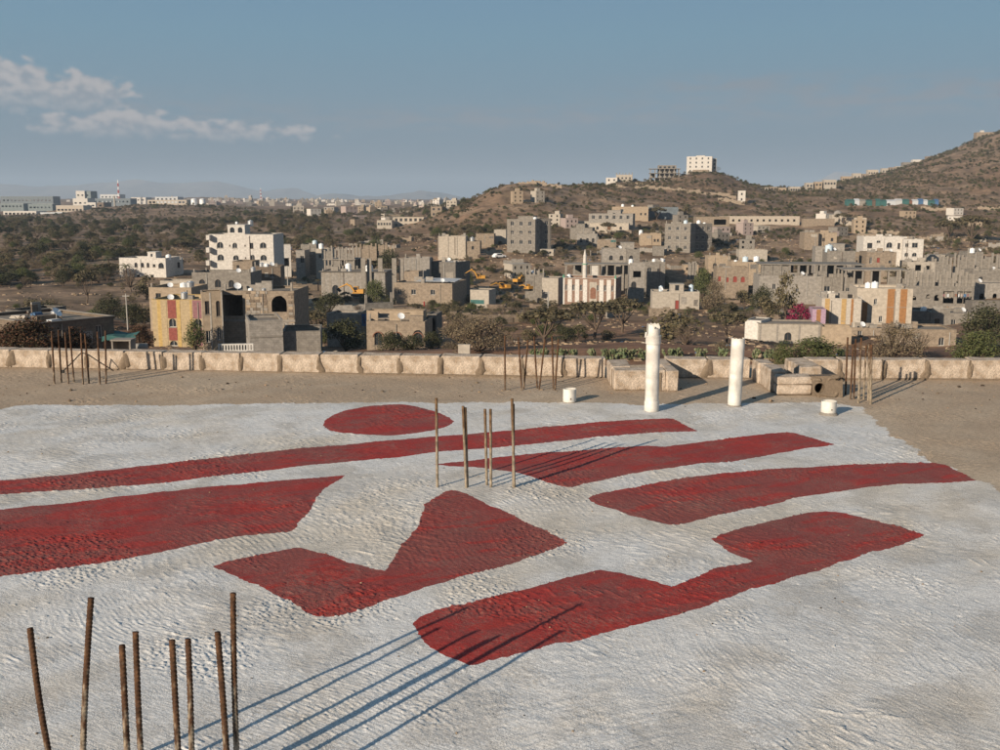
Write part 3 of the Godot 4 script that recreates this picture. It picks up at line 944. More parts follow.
func build_parapets():
	wall_run("parapet_wall", "long low parapet of pale cement blocks along the left of the roof edge", Vector3(-8.2, 0, -10.855), Vector3(1.03, 0, -9.95), 0.4085, 0.12)
	wall_run("parapet_wall", "short parapet of cement blocks between the two standing white pipes", Vector3(1.62, 0, -9.93), Vector3(2.44, 0, -9.90))
	wall_run("parapet_wall", "parapet of pale cement blocks along the right of the roof edge", Vector3(2.98, 0, -9.87), Vector3(8.9, 0, -9.80), 0.42, 0.1)
	# the U-shaped kerb round the shaft behind the tall pipe
	var t := thing("shaft_kerb", "U-shaped block kerb round a shaft just behind the tallest white pipe", "kerb")
	var lay := func(o: Node3D, x: float, z: float, L: float, turn: float, h := 0.19, y := 0.0, d := 0.19, sd := 0):
		var p := part("block", rough_block(L, h, d, 300 + int(x * 100) + sd), M.parapet_block, o)
		p.position = Vector3(x, y + h / 2 + 0.003, z)
		p.rotation.y = turn
	lay.call(t, 1.135, -9.70, 0.46, PI / 2)
	lay.call(t, 1.235, -9.345, 0.385, 0.015)
	lay.call(t, 1.475, -9.335, 0.085, 0.015)
	lay.call(t, 1.567, -9.40, 0.36, PI / 2, 0.19, 0.0, 0.11, 7)
	lay.call(t, 1.55, -9.77, 0.36, PI / 2, 0.19, 0.0, 0.14, 9)
	part("mortar", box_mesh(Vector3(1.06, -0.03, -9.9), Vector3(1.60, 0.02, -9.27)), M.mortar, t)
	for q in [[1.05, -9.46, 0.06], [1.43, -9.235, 0.04]]:
		var m := part("mortar", box_mesh(Vector3(-q[2] / 2, 0, -0.02), Vector3(q[2] / 2, 0.17, 0.004)), M.mortar, t)
		m.position = Vector3(q[0] + 0.02, 0.0, q[1])
	# the drain kerb
	t = thing("drain_kerb", "U-shaped block kerb with a round drain hole beside the shorter white pipe", "kerb")
	lay.call(t, 2.53, -9.40, 0.40, PI / 2 - 0.03, 0.195, 0.0, 0.15)
	lay.call(t, 2.52, -9.75, 0.28, PI / 2 - 0.03, 0.195, 0.0, 0.15, 3)
	lay.call(t, 2.87, -9.52, 0.36, PI / 2 - 0.03, 0.205, 0.0, 0.2)
	lay.call(t, 2.86, -9.80, 0.19, PI / 2 - 0.03, 0.205, 0.0, 0.2, 5)
	lay.call(t, 2.635, -9.13, 0.31, 0.0, 0.085, 0.0, 0.16, 1)
	lay.call(t, 2.635, -9.13, 0.32, 0.02, 0.075, 0.09, 0.165, 2)
	# the cast lump round the drain, with a real round bore
	var lump := CSGBox3D.new()
	lump.name = "drain_surround"
	lump.size = Vector3(0.265, 0.19, 0.24)
	lump.material = M.mortar
	t.add_child(lump)
	lump.position = Vector3(2.925, 0.068, -9.15)
	lump.rotation = Vector3(-0.10, -0.04, 0.02)
	for q in [[Vector3(-0.07, -0.012, 0.06), 0.046, 0.3], [Vector3(0.10, 0.10, 0.08), 0.05, 0.2]]:
		var bore := CSGCylinder3D.new()
		bore.name = "bore"
		bore.operation = CSGShape3D.OPERATION_SUBTRACTION
		bore.radius = q[1]
		bore.height = q[2]
		bore.sides = 24
		bore.rotation.x = PI / 2
		bore.position = q[0]
		bore.material = M.mortar
		lump.add_child(bore, true)
	tag(lump, "cast mortar lump with a round drain hole")
	for q in [[2.83, -9.055, 0.10, 0.05, 4], [2.98, -9.06, 0.14, 0.045, 5], [2.90, -9.06, 0.2, 0.03, 6]]:
		var mm := part("mortar", rough_block(q[2], q[3], 0.05, 400 + q[4], 0.016, 0.012), M.mortar, t)
		mm.position = Vector3(q[0], 0.145 if q[4] != 6 else 0.005, q[1] + (0.0 if q[4] != 6 else 0.03))

# ---------------------------------------------------------------- things on the deck
func rebar(label: String, base: Vector3, tip: Vector3, r: float, group: String, ribs: bool, paint: float, bend := 0.0, tint := Color(0.115, 0.062, 0.038)):
	var t := base
	var st := begin()
	var L := base.distance_to(tip)
	var n := 10
	var steps := int(L / (0.0024 if ribs else 0.03))
	var axis := (tip - base).normalized()
	var side := axis.cross(Vector3.FORWARD).normalized()
	var up := axis.cross(side)
	var cn := fnl(int(absf(base.x) * 1000.0) + 3, 14.0, 2)
	var rings := []
	for i in steps + 1:
		var f := float(i) / steps
		var ring := []
		for k in n:
			var a := TAU * k / n
			var rr := r
			if ribs:
				var w := fposmod(f * L / 0.0125 + sin(a) * 0.3, 1.0)
				rr += 0.0021 * maxf(0.0, cos((w - 0.5) * TAU)) * absf(cos(a * 1.0 + 0.4))
			var off := side * (sin(f * PI) * bend)
			var p := (tip - base) * f + off + (side * cos(a) + up * sin(a)) * rr
			var q := cn.get_noise_2d(f * L, a * 0.05)
			var c := tint.lerp(Color(0.20, 0.105, 0.055), clampf(0.4 + q * 1.4, 0, 1))
			var pq := paint - f + q * 0.5                              # cement and paint splashed on the lower part
			c = c.lerp(Color(0.52, 0.44, 0.335), clampf(pq * 4.0, 0, 0.85))
			ring.append([p, (side * cos(a) + up * sin(a)), c])
		rings.append(ring)
	for i in steps:
		for k in n:
			var k2 := (k + 1) % n
			for w in [rings[i][k], rings[i + 1][k2], rings[i][k2], rings[i][k], rings[i + 1][k], rings[i + 1][k2]]:
				st.set_color(w[2]); st.set_normal(w[1]); st.add_vertex(w[0])
	for k in n:
		for w in [rings[steps][k], [tip - base, axis, tint], rings[steps][(k + 1) % n]]:
			st.set_color(tint); st.set_normal(axis); st.add_vertex(w[0])
	st.generate_normals() if ribs else null
	var o := part("rebar", st.commit(), M.rust, self)
	o.position = t
	tag(o, label, "rebar", group)

const ORD := ["leftmost", "second from the left", "third from the left", "fourth from the left", "fourth from the right", "third from the right", "second from the right", "rightmost"]

func ordinal(i: int, n: int) -> String:
	if i == 0: return "leftmost"
	if i == n - 1: return "rightmost"
	if i < n / 2: return ["", "second from left", "third from left", "fourth from left"][i]
	return ["", "second from right", "third from right", "fourth from right", "fifth from right"][n - 1 - i]

func bar_from(bu: float, bv: float, tu: float, tv: float, lean := 0.0) -> Array:   # foot on the deck and the tip above it
	var b := on_deck(bu, bv)
	var d := -b.z + lean
	var tip := at(tu, tv, d)
	b.y = -0.03
	return [b, tip]

func build_roof_things():
	# eight rebars at the front, bent and ribbed
	var fg := [[30, 628, 53, 750, 2.85], [91, 598, 83, 750, 3.04], [122, 645, 127, 750, 2.82], [135.5, 632, 141, 750, 2.95], [172, 640, 178, 750, 2.86], [188, 639, 190.5, 750, 2.97], [217.5, 632, 225, 750, 2.84], [233, 593, 237, 750, 3.00]]
	for i in 8:
		var q: Array = fg[i]
		var tip: Vector3 = Vector3(0, EYE, 0) + ray(q[0], q[1]) * q[4]
		var db: float = -tip.z - 0.05
		var bv := 375.0 + F * tan(atan(EYE / db) - PITCH)
		var bu: float = q[2] + (q[2] - q[0]) / (750.0 - q[1]) * (bv - 750.0)
		var b := on_deck(bu, bv)
		b.y = -0.03
		rebar("ribbed rusty rebar, %s of the eight standing at the front left" % ordinal(i, 8), b, tip, 0.0081 if i != 1 else 0.0086, "rebars at the front left", true, 0.42 + 0.1 * (i % 3), [0.012, 0.004, 0.0, 0.002, 0.0, -0.003, -0.004, 0.003][i])
	var mid := [[437.5, 488, 436.3, 398], [466.5, 488.5, 463, 406], [467.5, 488, 465.3, 407.5], [487, 486, 485, 409], [491, 488.5, 490.5, 409], [514.5, 489, 512, 398.5], [513.5, 488, 513.3, 404]]
	for i in mid.size():
		var q: Array = mid[i]
		var e := bar_from(q[0], q[1], q[2], q[3])
		rebar("paint splashed tan rebar, %s of seven in the middle of the deck" % ordinal(i, 7), e[0], e[1], 0.0085, "rebars in the middle of the deck", false, 0.72, 0.0, Color(0.30, 0.20, 0.115))
	var back := [[505.3, 390, 504.7, 335.5], [522, 390.5, 518.3, 337], [523.4, 389.4, 528, 340], [537.5, 389, 534, 336.5], [538.8, 390.5, 545, 339], [553.6, 389.4, 552, 336], [554.8, 390.8, 558.5, 339]]
	for i in back.size():
		var q: Array = back[i]
		var e := bar_from(q[0], q[1], q[2], q[3])
		rebar("thin rusty rebar, %s of the splayed group left of the tall pipe" % ordinal(i, 7), e[0], e[1], 0.0078, "splayed rebars left of the tall pipe", false, 0.12, 0.0, Color(0.14, 0.08, 0.05))
	var lf := [[54.4, 383.6, 51.6, 331], [61.4, 382.4, 58.4, 330], [68.6, 383.6, 65, 332.4], [74, 382, 69.4, 326.4], [83, 384, 81, 333], [89, 383, 85, 333.6], [100, 384, 97.4, 331.6], [106, 383.4, 105.4, 330.6]]
	for i in lf.size():
		var q: Array = lf[i]
		var e := bar_from(q[0], q[1], q[2], q[3])
		rebar("rusty rebar, %s of the eight by the far left parapet" % ordinal(i, 8), e[0], e[1], 0.0085, "rebars by the far left parapet", false, 0.15, 0.0, Color(0.13, 0.08, 0.055))
	var rt := [[845.6, 393.6, 847.7, 337.3], [850.4, 398, 853.3, 344], [854, 397.6, 855.7, 339], [858.4, 401.6, 861.3, 337.6], [859.5, 398, 861, 346], [863.7, 397.6, 866.4, 344.8], [868.5, 399, 869.3, 343], [870.7, 402.7, 871.5, 344.8]]
	for i in rt.size():
		var q: Array = rt[i]
		var e := bar_from(q[0], q[1], q[2], q[3])
		rebar("rusty rebar, %s of the eight clustered by the right parapet" % ordinal(i, 8), e[0], e[1], 0.0085 if i < 6 else 0.011, "rebars clustered by the right parapet", false, 0.1 if i < 3 else 0.75, 0.0, Color(0.12, 0.07, 0.045))
	# bent wire tied across the left rebars
	var st := begin()
	var wp := [at(62.6, 371.5, 10.15), at(72, 362.5, 10.15), at(81.5, 352.5, 10.2), at(88, 354.5, 10.25), at(101, 363, 10.3), at(114, 371.0, 10.38)]
	tube(st, wp, [0.006, 0.006, 0.006, 0.006, 0.006, 0.006], 6)
	var wire := part("bent_wire", st.commit(), M.digger_black, self)
	tag(wire, "dark wire bent into a peak across the far left rebars", "wire")
	st = begin()
	cbox(st, Vector3.ZERO, Vector3(0.035, 0.03, 0.02))
	part("tie", st.commit(), M.digger_black, wire).position = wp[0]
	# white plastic pipes
	pipe("standing_pipe", "tallest white plastic pipe with a broken top and a collar", on_deck(651.5, 411.0), 0.735, 0.0565, 0.0, 1)
	pipe("standing_pipe", "white plastic pipe with a chipped rim, right of the tallest one", on_deck(734.2, 405.6), 0.585, 0.0565, 0.021, 2)
	pipe("pipe_stub", "short white pipe stub in front of the left parapet", on_deck(569.5, 402.5), 0.125, 0.057, 0.0, 3)
	pipe("pipe_stub", "short white pipe stub at the right end of the white paint", on_deck(828.4, 413.0), 0.105, 0.062, 0.0, 4)
	# loose stones on the bare concrete
	var mm := MultiMesh.new()
	mm.transform_format = MultiMesh.TRANSFORM_3D
	mm.use_colors = true
	mm.mesh = pebble_mesh()
	var r := RandomNumberGenerator.new(); r.seed = 77
	var xs: Array = []
	for i in 900:
		var p: Vector3
		var s := 0.0035 * exp(r.randf_range(-0.3, 0.75))
		if i < 430:
			p = Vector3(r.randf_range(-6.5, 6.5), 0, r.randf_range(-10.0, -8.75))
			if absf(p.x) < 2.0 and p.z > -8.9: p.z = -9.2
			if r.randf() < 0.09: s *= 2.6
		elif i < 560:
			p = Vector3(r.randf_range(3.2, 7.5), 0, r.randf_range(-9.6, -6.2))
		else:
			p = Vector3(r.randf_range(-4.0, 4.0), 0, r.randf_range(-8.6, -2.8))
			s *= 0.62
		p.y = deck_h(p.x, p.z, 0, p.x + 1.0, p.z) + s * 0.25
		var c := Color(0.75, 0.7, 0.62).lerp(Color(1.5, 1.3, 1.1), r.randf())
		if r.randf() < 0.25: c = Color(0.25, 0.23, 0.22)
		xs.append([Transform3D(Basis.from_euler(Vector3(r.randf() * 6, r.randf() * 6, r.randf() * 6)).scaled(Vector3(s * r.randf_range(0.8, 1.7), s, s * 1.2)), p), c])
	mm.instance_count = xs.size()
	for i in xs.size():
		mm.set_instance_transform(i, xs[i][0])
		mm.set_instance_color(i, xs[i][1])
	var pm := MultiMeshInstance3D.new()
	pm.name = "loose_pebbles"
	pm.multimesh = mm
	pm.material_override = M.pebble
	add_child(pm)
	tag(pm, "small loose pebbles and crumbs strewn over the deck", "pebbles", "", "stuff")

func pebble_mesh() -> Mesh:
	var r := RandomNumberGenerator.new(); r.seed = 5
	var st := begin()
	var rows := []
	for j in 5:
		var row := []
		for k in 7:
			var a := TAU * k / 7.0; var b := PI * (j / 4.0 - 0.5)
			row.append(Vector3(cos(a) * cos(b), sin(b), sin(a) * cos(b)) * (r.randf_range(0.75, 1.15) if j > 0 and j < 4 else 0.9))
		rows.append(row)
	for j in 4:
		for k in 7:
			quad(st, rows[j][k], rows[j + 1][k], rows[j + 1][(k + 1) % 7], rows[j][(k + 1) % 7])
	return st.commit()

func pipe(called: String, label: String, foot: Vector3, h: float, r: float, lean: float, kind: int):
	foot.y = -0.004
	var t := thing(called, label, "pipe", foot)
	t.rotation.z = -lean
	var n := 36
	var wall := 0.0038
	var st := begin()
	var top := PackedFloat32Array()
	for k in n + 1:
		var a := TAU * k / n
		var y := h
		if kind == 1: y = h - 0.035 * smoothstep(0.2, 0.9, sin(a + 2.4)) - (0.085 if k > 15 and k < 21 else 0.0) - 0.012 * absf(sin(a * 5.0))
		elif kind == 2: y = h - (0.016 if k > 3 and k < 14 else 0.0) - 0.004 * absf(sin(a * 6.0))
		else: y = h + 0.002 * sin(a * 2.0)
		top.append(y)
	top[n] = top[0]
	var rad := func(y: float, a: float) -> float:
		if kind == 1 and y > h - 0.10: return r * (0.93 + 0.035 * sin(a * 3.0))
		return r
	var hs := [0.0, 0.02, 0.03, 0.5, 0.86, 1.0]
	for j in hs.size() - 1:
		for k in n:
			var a := TAU * k / n; var b := TAU * (k + 1) / n
			var y0a: float = top[k] * hs[j]; var y1a: float = top[k] * hs[j + 1]; var y0b: float = top[k + 1] * hs[j]; var y1b: float = top[k + 1] * hs[j + 1]
			for q in [[a, y0a], [b, y1b], [b, y0b], [a, y0a], [a, y1a], [b, y1b]]:
				st.set_normal(Vector3(cos(q[0]), 0, -sin(q[0])))
				var rr: float = rad.call(q[1], q[0])
				st.add_vertex(Vector3(cos(q[0]) * rr, q[1], -sin(q[0]) * rr))
			# inside
			for q in [[a, y0a], [b, y0b], [b, y1b], [a, y0a], [b, y1b], [a, y1a]]:
				st.set_normal(Vector3(-cos(q[0]), 0, sin(q[0])))
				var rr2: float = rad.call(q[1], q[0]) - wall
				st.add_vertex(Vector3(cos(q[0]) * rr2, q[1], -sin(q[0]) * rr2))
	for k in n:
		var a := TAU * k / n; var b := TAU * (k + 1) / n
		var ra: float = rad.call(top[k], a); var rb: float = rad.call(top[k + 1], b)
		quad(st, Vector3(cos(a) * ra, top[k], -sin(a) * ra), Vector3(cos(a) * (ra - wall), top[k], -sin(a) * (ra - wall)), Vector3(cos(b) * (rb - wall), top[k + 1], -sin(b) * (rb - wall)), Vector3(cos(b) * rb, top[k + 1], -sin(b) * rb))
	part("tube", st.commit(), M.pvc, t)
	st = begin()                                       # mortar smeared round the foot
	var rr0 := RandomNumberGenerator.new(); rr0.seed = kind
	for k in 18:
		var a := TAU * k / 18.0
		var b := TAU * (k + 1) / 18.0
		var wa := 0.012 + 0.012 * absf(sin(a * 2.0 + kind)); var wb := 0.012 + 0.012 * absf(sin(b * 2.0 + kind))
		quad(st, Vector3(cos(a) * (r + wa), -0.01, -sin(a) * (r + wa)), Vector3(cos(a) * r, 0.014, -sin(a) * r), Vector3(cos(b) * r, 0.014, -sin(b) * r), Vector3(cos(b) * (r + wb), -0.01, -sin(b) * (r + wb)))
	part("mortar_foot", st.commit(), M.concrete if kind != 3 else M.mortar, t)
	if kind == 1:
		st = begin()
		lathe(st, [[r + 0.0005, h - 0.172], [r + 0.006, h - 0.168], [r + 0.0065, h - 0.16], [r + 0.006, h - 0.118], [r + 0.0075, h - 0.112], [r + 0.0075, h - 0.100], [r - 0.003, h - 0.098]], n)
		part("collar", st.commit(), M.pvc, t)
		st = begin()
		lathe(st, [[r + 0.0005, 0.0], [r + 0.0045, 0.0], [r + 0.0045, 0.085], [r + 0.003, 0.091], [r, 0.092]], n)
		part("foot_coupling", st.commit(), M.pvc, t)
		st = begin()                                   # a torn flap that hangs from the broken rim
		var fa := TAU * 18.0 / n
		tube(st, [Vector3(cos(fa) * r, h - 0.075, -sin(fa) * r), Vector3(cos(fa) * (r + 0.006), h - 0.10, -sin(fa) * (r + 0.004)), Vector3(cos(fa) * (r + 0.013), h - 0.118, -sin(fa) * (r + 0.004))], [0.011, 0.008, 0.003], 6)
		part("torn_flap", st.commit(), M.pvc, t)
	if kind == 3:
		st = begin()
		cbox(st, Vector3(0.006, 0.045, r + 0.0005), Vector3(0.011, 0.016, 0.002))
		part("stain_mark", st.commit(), M.mortar, t)
	if kind == 4:
		st = begin()
		cbox(st, Vector3(0.006, 0.042, r + 0.0005), Vector3(0.009, 0.012, 0.002))
		part("stain_mark", st.commit(), M.mortar, t)

# ---------------------------------------------------------------- houses
# a facade in the plane z = 0 of xf, from x = -w/2 to w/2 and y0 to y1, with real openings [x centre, y sill, width, height, arched]
func facade(st: SurfaceTool, xf: Transform3D, w: float, y0: float, y1: float, holes: Array, deep := 0.22):
	var xs: Array[float] = [-w / 2, w / 2]
	var ys: Array[float] = [y0, y1]
	for h in holes:
		xs.append(h[0] - h[2] / 2); xs.append(h[0] + h[2] / 2)
		ys.append(h[1]); ys.append(h[1] + h[3])
	xs.sort(); ys.sort()
	for i in xs.size() - 1:
		if xs[i + 1] - xs[i] < 0.002: continue
		var run := ys[0]
		for j in ys.size() - 1:
			var cx := (xs[i] + xs[i + 1]) / 2; var cy := (ys[j] + ys[j + 1]) / 2
			var open := false
			for h in holes:
				if absf(cx - h[0]) < h[2] / 2 and cy > h[1] and cy < h[1] + h[3]:
					open = true
			if open or j == ys.size() - 2:
				var to := ys[j] if open else ys[j + 1]
				if to - run > 0.002:
					quad(st, xf * Vector3(xs[i], run, 0), xf * Vector3(xs[i], to, 0), xf * Vector3(xs[i + 1], to, 0), xf * Vector3(xs[i + 1], run, 0))
				run = ys[j + 1]
	for h in holes:
		var a: float = h[0] - h[2] / 2; var b: float = h[0] + h[2] / 2; var c: float = h[1]; var e: float = h[1] + h[3]
		var top := e
		if h[4]:
			var r: float = h[2] / 2
			top = e - r
			var n := 8
			for k in n:
				var p := Vector2(h[0] - r * cos(PI * k / n), top + r * sin(PI * k / n))
				var q := Vector2(h[0] - r * cos(PI * (k + 1) / n), top + r * sin(PI * (k + 1) / n))
				quad(st, xf * Vector3(p.x, p.y, 0), xf * Vector3(p.x, e, 0), xf * Vector3(q.x, e, 0), xf * Vector3(q.x, q.y, 0))
				quad(st, xf * Vector3(p.x, p.y, -deep), xf * Vector3(p.x, p.y, 0), xf * Vector3(q.x, q.y, 0), xf * Vector3(q.x, q.y, -deep))
		else:
			quad(st, xf * Vector3(a, e, -deep), xf * Vector3(a, e, 0), xf * Vector3(b, e, 0), xf * Vector3(b, e, -deep))
		quad(st, xf * Vector3(a, c, 0), xf * Vector3(a, c, -deep), xf * Vector3(b, c, -deep), xf * Vector3(b, c, 0))
		quad(st, xf * Vector3(a, c, -deep), xf * Vector3(a, c, 0), xf * Vector3(a, top, 0), xf * Vector3(a, top, -deep))
		quad(st, xf * Vector3(b, c, 0), xf * Vector3(b, c, -deep), xf * Vector3(b, top, -deep), xf * Vector3(b, top, 0))

func window_at(o: Node3D, xf: Transform3D, h: Array, kind: String):
	if kind == "hole": return
	var key := "w%.2f,%.2f,%s,%s" % [h[2], h[3], h[4], kind]
	if not mesh_cache.has(key):
		var st := begin()
		var w: float = h[2] / 2; var t: float = h[3]; var f := 0.07
		if kind == "door":
			box(st, Vector3(-w, 0, -0.05), Vector3(w, t, 0.0))
		else:
			for q in [[-w, 0, -w + f, t], [w - f, 0, w, t], [-w + f, 0, w - f, f], [-w + f, t - f, w - f, t], [-f / 3, f, f / 3, t - f]]:
				box(st, Vector3(q[0], q[1], -0.05), Vector3(q[2], q[3], 0.0))
		mesh_cache[key] = st.commit()
		st = begin()
		quad(st, Vector3(-w, 0, -0.03), Vector3(-w, t, -0.03), Vector3(w, t, -0.03), Vector3(w, 0, -0.03))
		mesh_cache[key + "p"] = st.commit()
	var m: Material = M.dark_frame
	if kind == "light": m = M.frame_paint
	if kind == "white": m = M.white_paint_wall
	if kind == "door": m = M[h[5]] if h.size() > 5 else M.brown_door
	var p := part("door" if kind == "door" else "window", mesh_cache[key], m, o)
	p.transform = xf * Transform3D(Basis.IDENTITY, Vector3(h[0], h[1], -0.14))
	if kind != "door":
		part("pane", mesh_cache[key + "p"], M.window_glass, p)
		part("sill", box_mesh(Vector3(-h[2] / 2 - 0.12, -0.10, 0.0), Vector3(h[2] / 2 + 0.12, -0.003, 0.20)), M.concrete, p)

# o: u0, u1 front corners in the picture, vt, vb its top and foot, d distance, dep depth in metres, yaw in degrees (turn to the left +), m wall material
# win: [[x 0..1, y metres, w, h, arched, kind], ...] or cols/rows; side: number of windows per storey on each side
func house(called: String, label: String, o: Dictionary) -> Node3D:
	var d: float = o.get("d", 0.0)
	var um: float = (o.u0 + o.u1) / 2.0
	if d == 0.0: d = reach(um, o.vb)
	var yaw := -deg_to_rad(o.get("yaw", 0.0))
	var k := d / F * 0.99
	var W: float = (o.u1 - o.u0) * k / cos(yaw)
	var H: float = (o.vb - o.vt) * k
	var dep: float = o.get("dep", W * 0.8)
	var foot := at(um, o.vb, d)
	var turn := Basis(Vector3.UP, yaw)
	var t := thing(called, label, o.get("cat", "house"), foot - turn * Vector3(0, 0, dep / 2), yaw, o.get("group", ""))
	var low := foot.y
	for cx in [-0.5, 0.5]:
		for cz in [-0.5, 0.5]:
			var c := t.position + turn * Vector3(cx * W, 0, cz * dep)
			low = minf(low, land_y(c.x, c.z))
	o["down"] = foot.y - low + 1.0
	seen_boxes.append([o.u0, o.u1 + dep * 0.6 / k * absf(sin(yaw)), o.vt, d, o.vb, t.position, maxf(W, dep) * 0.62])
	shell(t, W, H, dep, o)
	t.set_meta("size", Vector3(W, H, dep))
	return t

func shell(t: Node3D, W: float, H: float, dep: float, o: Dictionary):
	var m: Material = M[o.get("m", "grey_wall")]
	var st := begin()
	var wk: String = o.get("wk", "dark")
	var ww: float = o.get("ww", 1.1); var wh: float = o.get("wh", 1.3)
	var arch: bool = o.get("arch", false)
	var rows: int = o.get("rows", 0)
	var fl: float = H / maxf(1.0, rows) if rows > 0 else 3.1
	if o.has("fl"): fl = o.fl
	var sides := [[W, Transform3D(Basis.IDENTITY, Vector3(0, 0, dep / 2))], [dep, Transform3D(Basis(Vector3.UP, PI / 2), Vector3(W / 2, 0, 0))], [W, Transform3D(Basis(Vector3.UP, PI), Vector3(0, 0, -dep / 2))], [dep, Transform3D(Basis(Vector3.UP, -PI / 2), Vector3(-W / 2, 0, 0))]]
	for i in 4:
		var holes := []
		var n: int = o.get("cols", 0) if i % 2 == 0 else o.get("side", 0)
		for r in rows:
			for c in n:
				var hx: float = ((c + 0.5) / n - 0.5) * sides[i][0] * 0.94
				var hy := H - fl * (r + 1) + fl * 0.30
				if hy + wh > H - 0.35 or hy < 0.2: continue
				holes.append([hx, hy, ww, wh, arch, wk])
		if i == 0 and o.has("win"):
			for q in o.win:
				holes.append([(q[0] - 0.5) * W, q[1], q[2], q[3], q[4], q[5]])
		if i == 1 and o.has("rwin"):
			for q in o.rwin:
				holes.append([(q[0] - 0.5) * dep, q[1], q[2], q[3], q[4], q[5]])
		if i == 3 and o.has("lwin"):
			for q in o.lwin:
				holes.append([(q[0] - 0.5) * dep, q[1], q[2], q[3], q[4], q[5]])
		facade(st, sides[i][1], sides[i][0], -o.get("down", 2.5), H, holes)
		for h in holes:
			if h[5].ends_with("_door"):
				window_at(t, sides[i][1], [h[0], h[1], h[2], h[3], h[4], h[5]], "door")
			else:
				window_at(t, sides[i][1], [h[0], h[1], h[2], h[3], h[4]], h[5])
	part("wall", st.commit(), m, t)
	# roof slab inside the parapet, floors, coping
	var par: float = o.get("par", 0.5)
	st = begin()
	box(st, Vector3(-W / 2 + 0.02, H - par - 0.2, -dep / 2 + 0.02), Vector3(W / 2 - 0.02, H - par, dep / 2 - 0.02))
	var y := H - par - fl
	while y > 0.6 and rows > 0:
		box(st, Vector3(-W / 2 + 0.24, y - 0.15, -dep / 2 + 0.24), Vector3(W / 2 - 0.24, y, dep / 2 - 0.24))
		y -= fl
	part("roof", st.commit(), M[o.get("rm", "roof_deck")], t)
	st = begin()
	var c := 0.17; var ov: float = 0.02 + o.get("eave", 0.0)
	box(st, Vector3(-W / 2 - ov, H, dep / 2 - c), Vector3(W / 2 + ov, H + 0.07, dep / 2 + ov))
	box(st, Vector3(-W / 2 - ov, H, -dep / 2 - ov), Vector3(W / 2 + ov, H + 0.07, -dep / 2 + c))
	box(st, Vector3(-W / 2 - ov, H, -dep / 2 + c), Vector3(-W / 2 + c, H + 0.07, dep / 2 - c))
	box(st, Vector3(W / 2 - c, H, -dep / 2 + c), Vector3(W / 2 + ov, H + 0.07, dep / 2 - c))
	part("coping", st.commit(), M[o.get("cm", o.get("m", "grey_wall"))], t)
	if o.has("band"):                                   # floor bands
		for by in o.band:
			part("floor_band", box_mesh(Vector3(-W / 2 - 0.06, by, -dep / 2 - 0.06), Vector3(W / 2 + 0.06, by + 0.25, dep / 2 + 0.06)), M.concrete, t)
	if o.has("up"):                                     # upper storeys set back: [x0, x1 (0..1), height, depth 0..1, dict]
		for q in o.up:
			var s := Node3D.new()
			s.name = "upper_storey"
			t.add_child(s, true)
			var w2: float = (q[1] - q[0]) * W
			var d2: float = dep * q[3]
			s.position = Vector3(((q[0] + q[1]) / 2 - 0.5) * W, H - par - 0.1, -dep / 2 + d2 / 2 + q[4].get("back", 0.0))
			var o2: Dictionary = q[4].duplicate()
			if not o2.has("m"): o2.m = o.get("m", "grey_wall")
			box_storey(s, w2, q[2] + par, d2, o2)
	if o.has("cols_top"):                               # concrete columns that rise above the roof: [n across, n deep, height]
		var q2: Array = o.cols_top
		for i in q2[0]:
			for j in q2[1]:
				if (i * 7 + j * 3) % 5 == 4 and q2[1] > 1: continue
				var x: float = -W / 2 + 0.2 + (W - 0.4) * i / maxf(1.0, q2[0] - 1)
				var z: float = dep / 2 - 0.2 - (dep - 0.4) * j / maxf(1.0, q2[1] - 1)
				var hh: float = q2[2] * (0.85 + 0.3 * fposmod(i * 0.37 + j * 0.61, 1.0))
				part("column", box_mesh(Vector3(-0.16, 0, -0.16), Vector3(0.16, snappedf(hh, 0.2), 0.16)), M.concrete, t).position = Vector3(x, H - par, z)
	if o.has("stripes"):                                # painted panels on the front: [x0, x1, material]
		for q in o.stripes:
			part("painted_panel", box_mesh(Vector3(snappedf((q[0] - 0.5) * W, 0.01), q[3] if q.size() > 3 else -0.5, dep / 2), Vector3(snappedf((q[1] - 0.5) * W, 0.01), snappedf(H - (q[4] if q.size() > 4 else 0.02), 0.01), dep / 2 + 0.035)), M[q[2]], t)
	if W > 4.5 and dep > 3.5 and o.get("cat", "house") == "house" and t.position.z > -420.0:
		# what years of building leave on a house: patches of newer cement, a drain pipe, stubs of the next storey
		var r := RandomNumberGenerator.new()
		r.seed = int(W * 1000.0) + int(H * 77.0)
		var tones := ["concrete", "dark_grey_wall", "light_grey_wall", "pale_wall"]
		var spans := []
		for q in o.get("win", []): spans.append([(q[0] - 0.5) * W - q[2] / 2 - 0.2, (q[0] - 0.5) * W + q[2] / 2 + 0.2])
		if not o.has("stripes") and o.get("cols", 0) == 0:
			for n in 3:
				var pw := r.randf_range(0.8, 2.2); var ph := r.randf_range(0.5, minf(2.0, H * 0.4))
				var px := r.randf_range(-W / 2 + 0.1, W / 2 - 0.1 - pw); var py := r.randf_range(0.1, H - 0.3 - ph)
				var clash := false
				for s in spans:
					if px < s[1] and px + pw > s[0]: clash = true
				if not clash:
					spans.append([px, px + pw])
					part("cement_patch", rough_block(pw, ph, 0.03, 900 + n + int(W * 10.0), 0.01, 0.05), M[tones[r.randi() % 4]], t).position = Vector3(px + pw / 2, py + ph / 2, dep / 2 + 0.004)
		var dx := r.randf_range(-W * 0.45, W * 0.45)
		part("drain_pipe", box_mesh(Vector3(-0.05, 0, 0), Vector3(0.05, snappedf(H - 0.4, 0.1), 0.1)), M[["pole_grey", "concrete", "dark_frame"][r.randi() % 3]], t).position = Vector3(dx, 0.1, dep / 2 + 0.04)
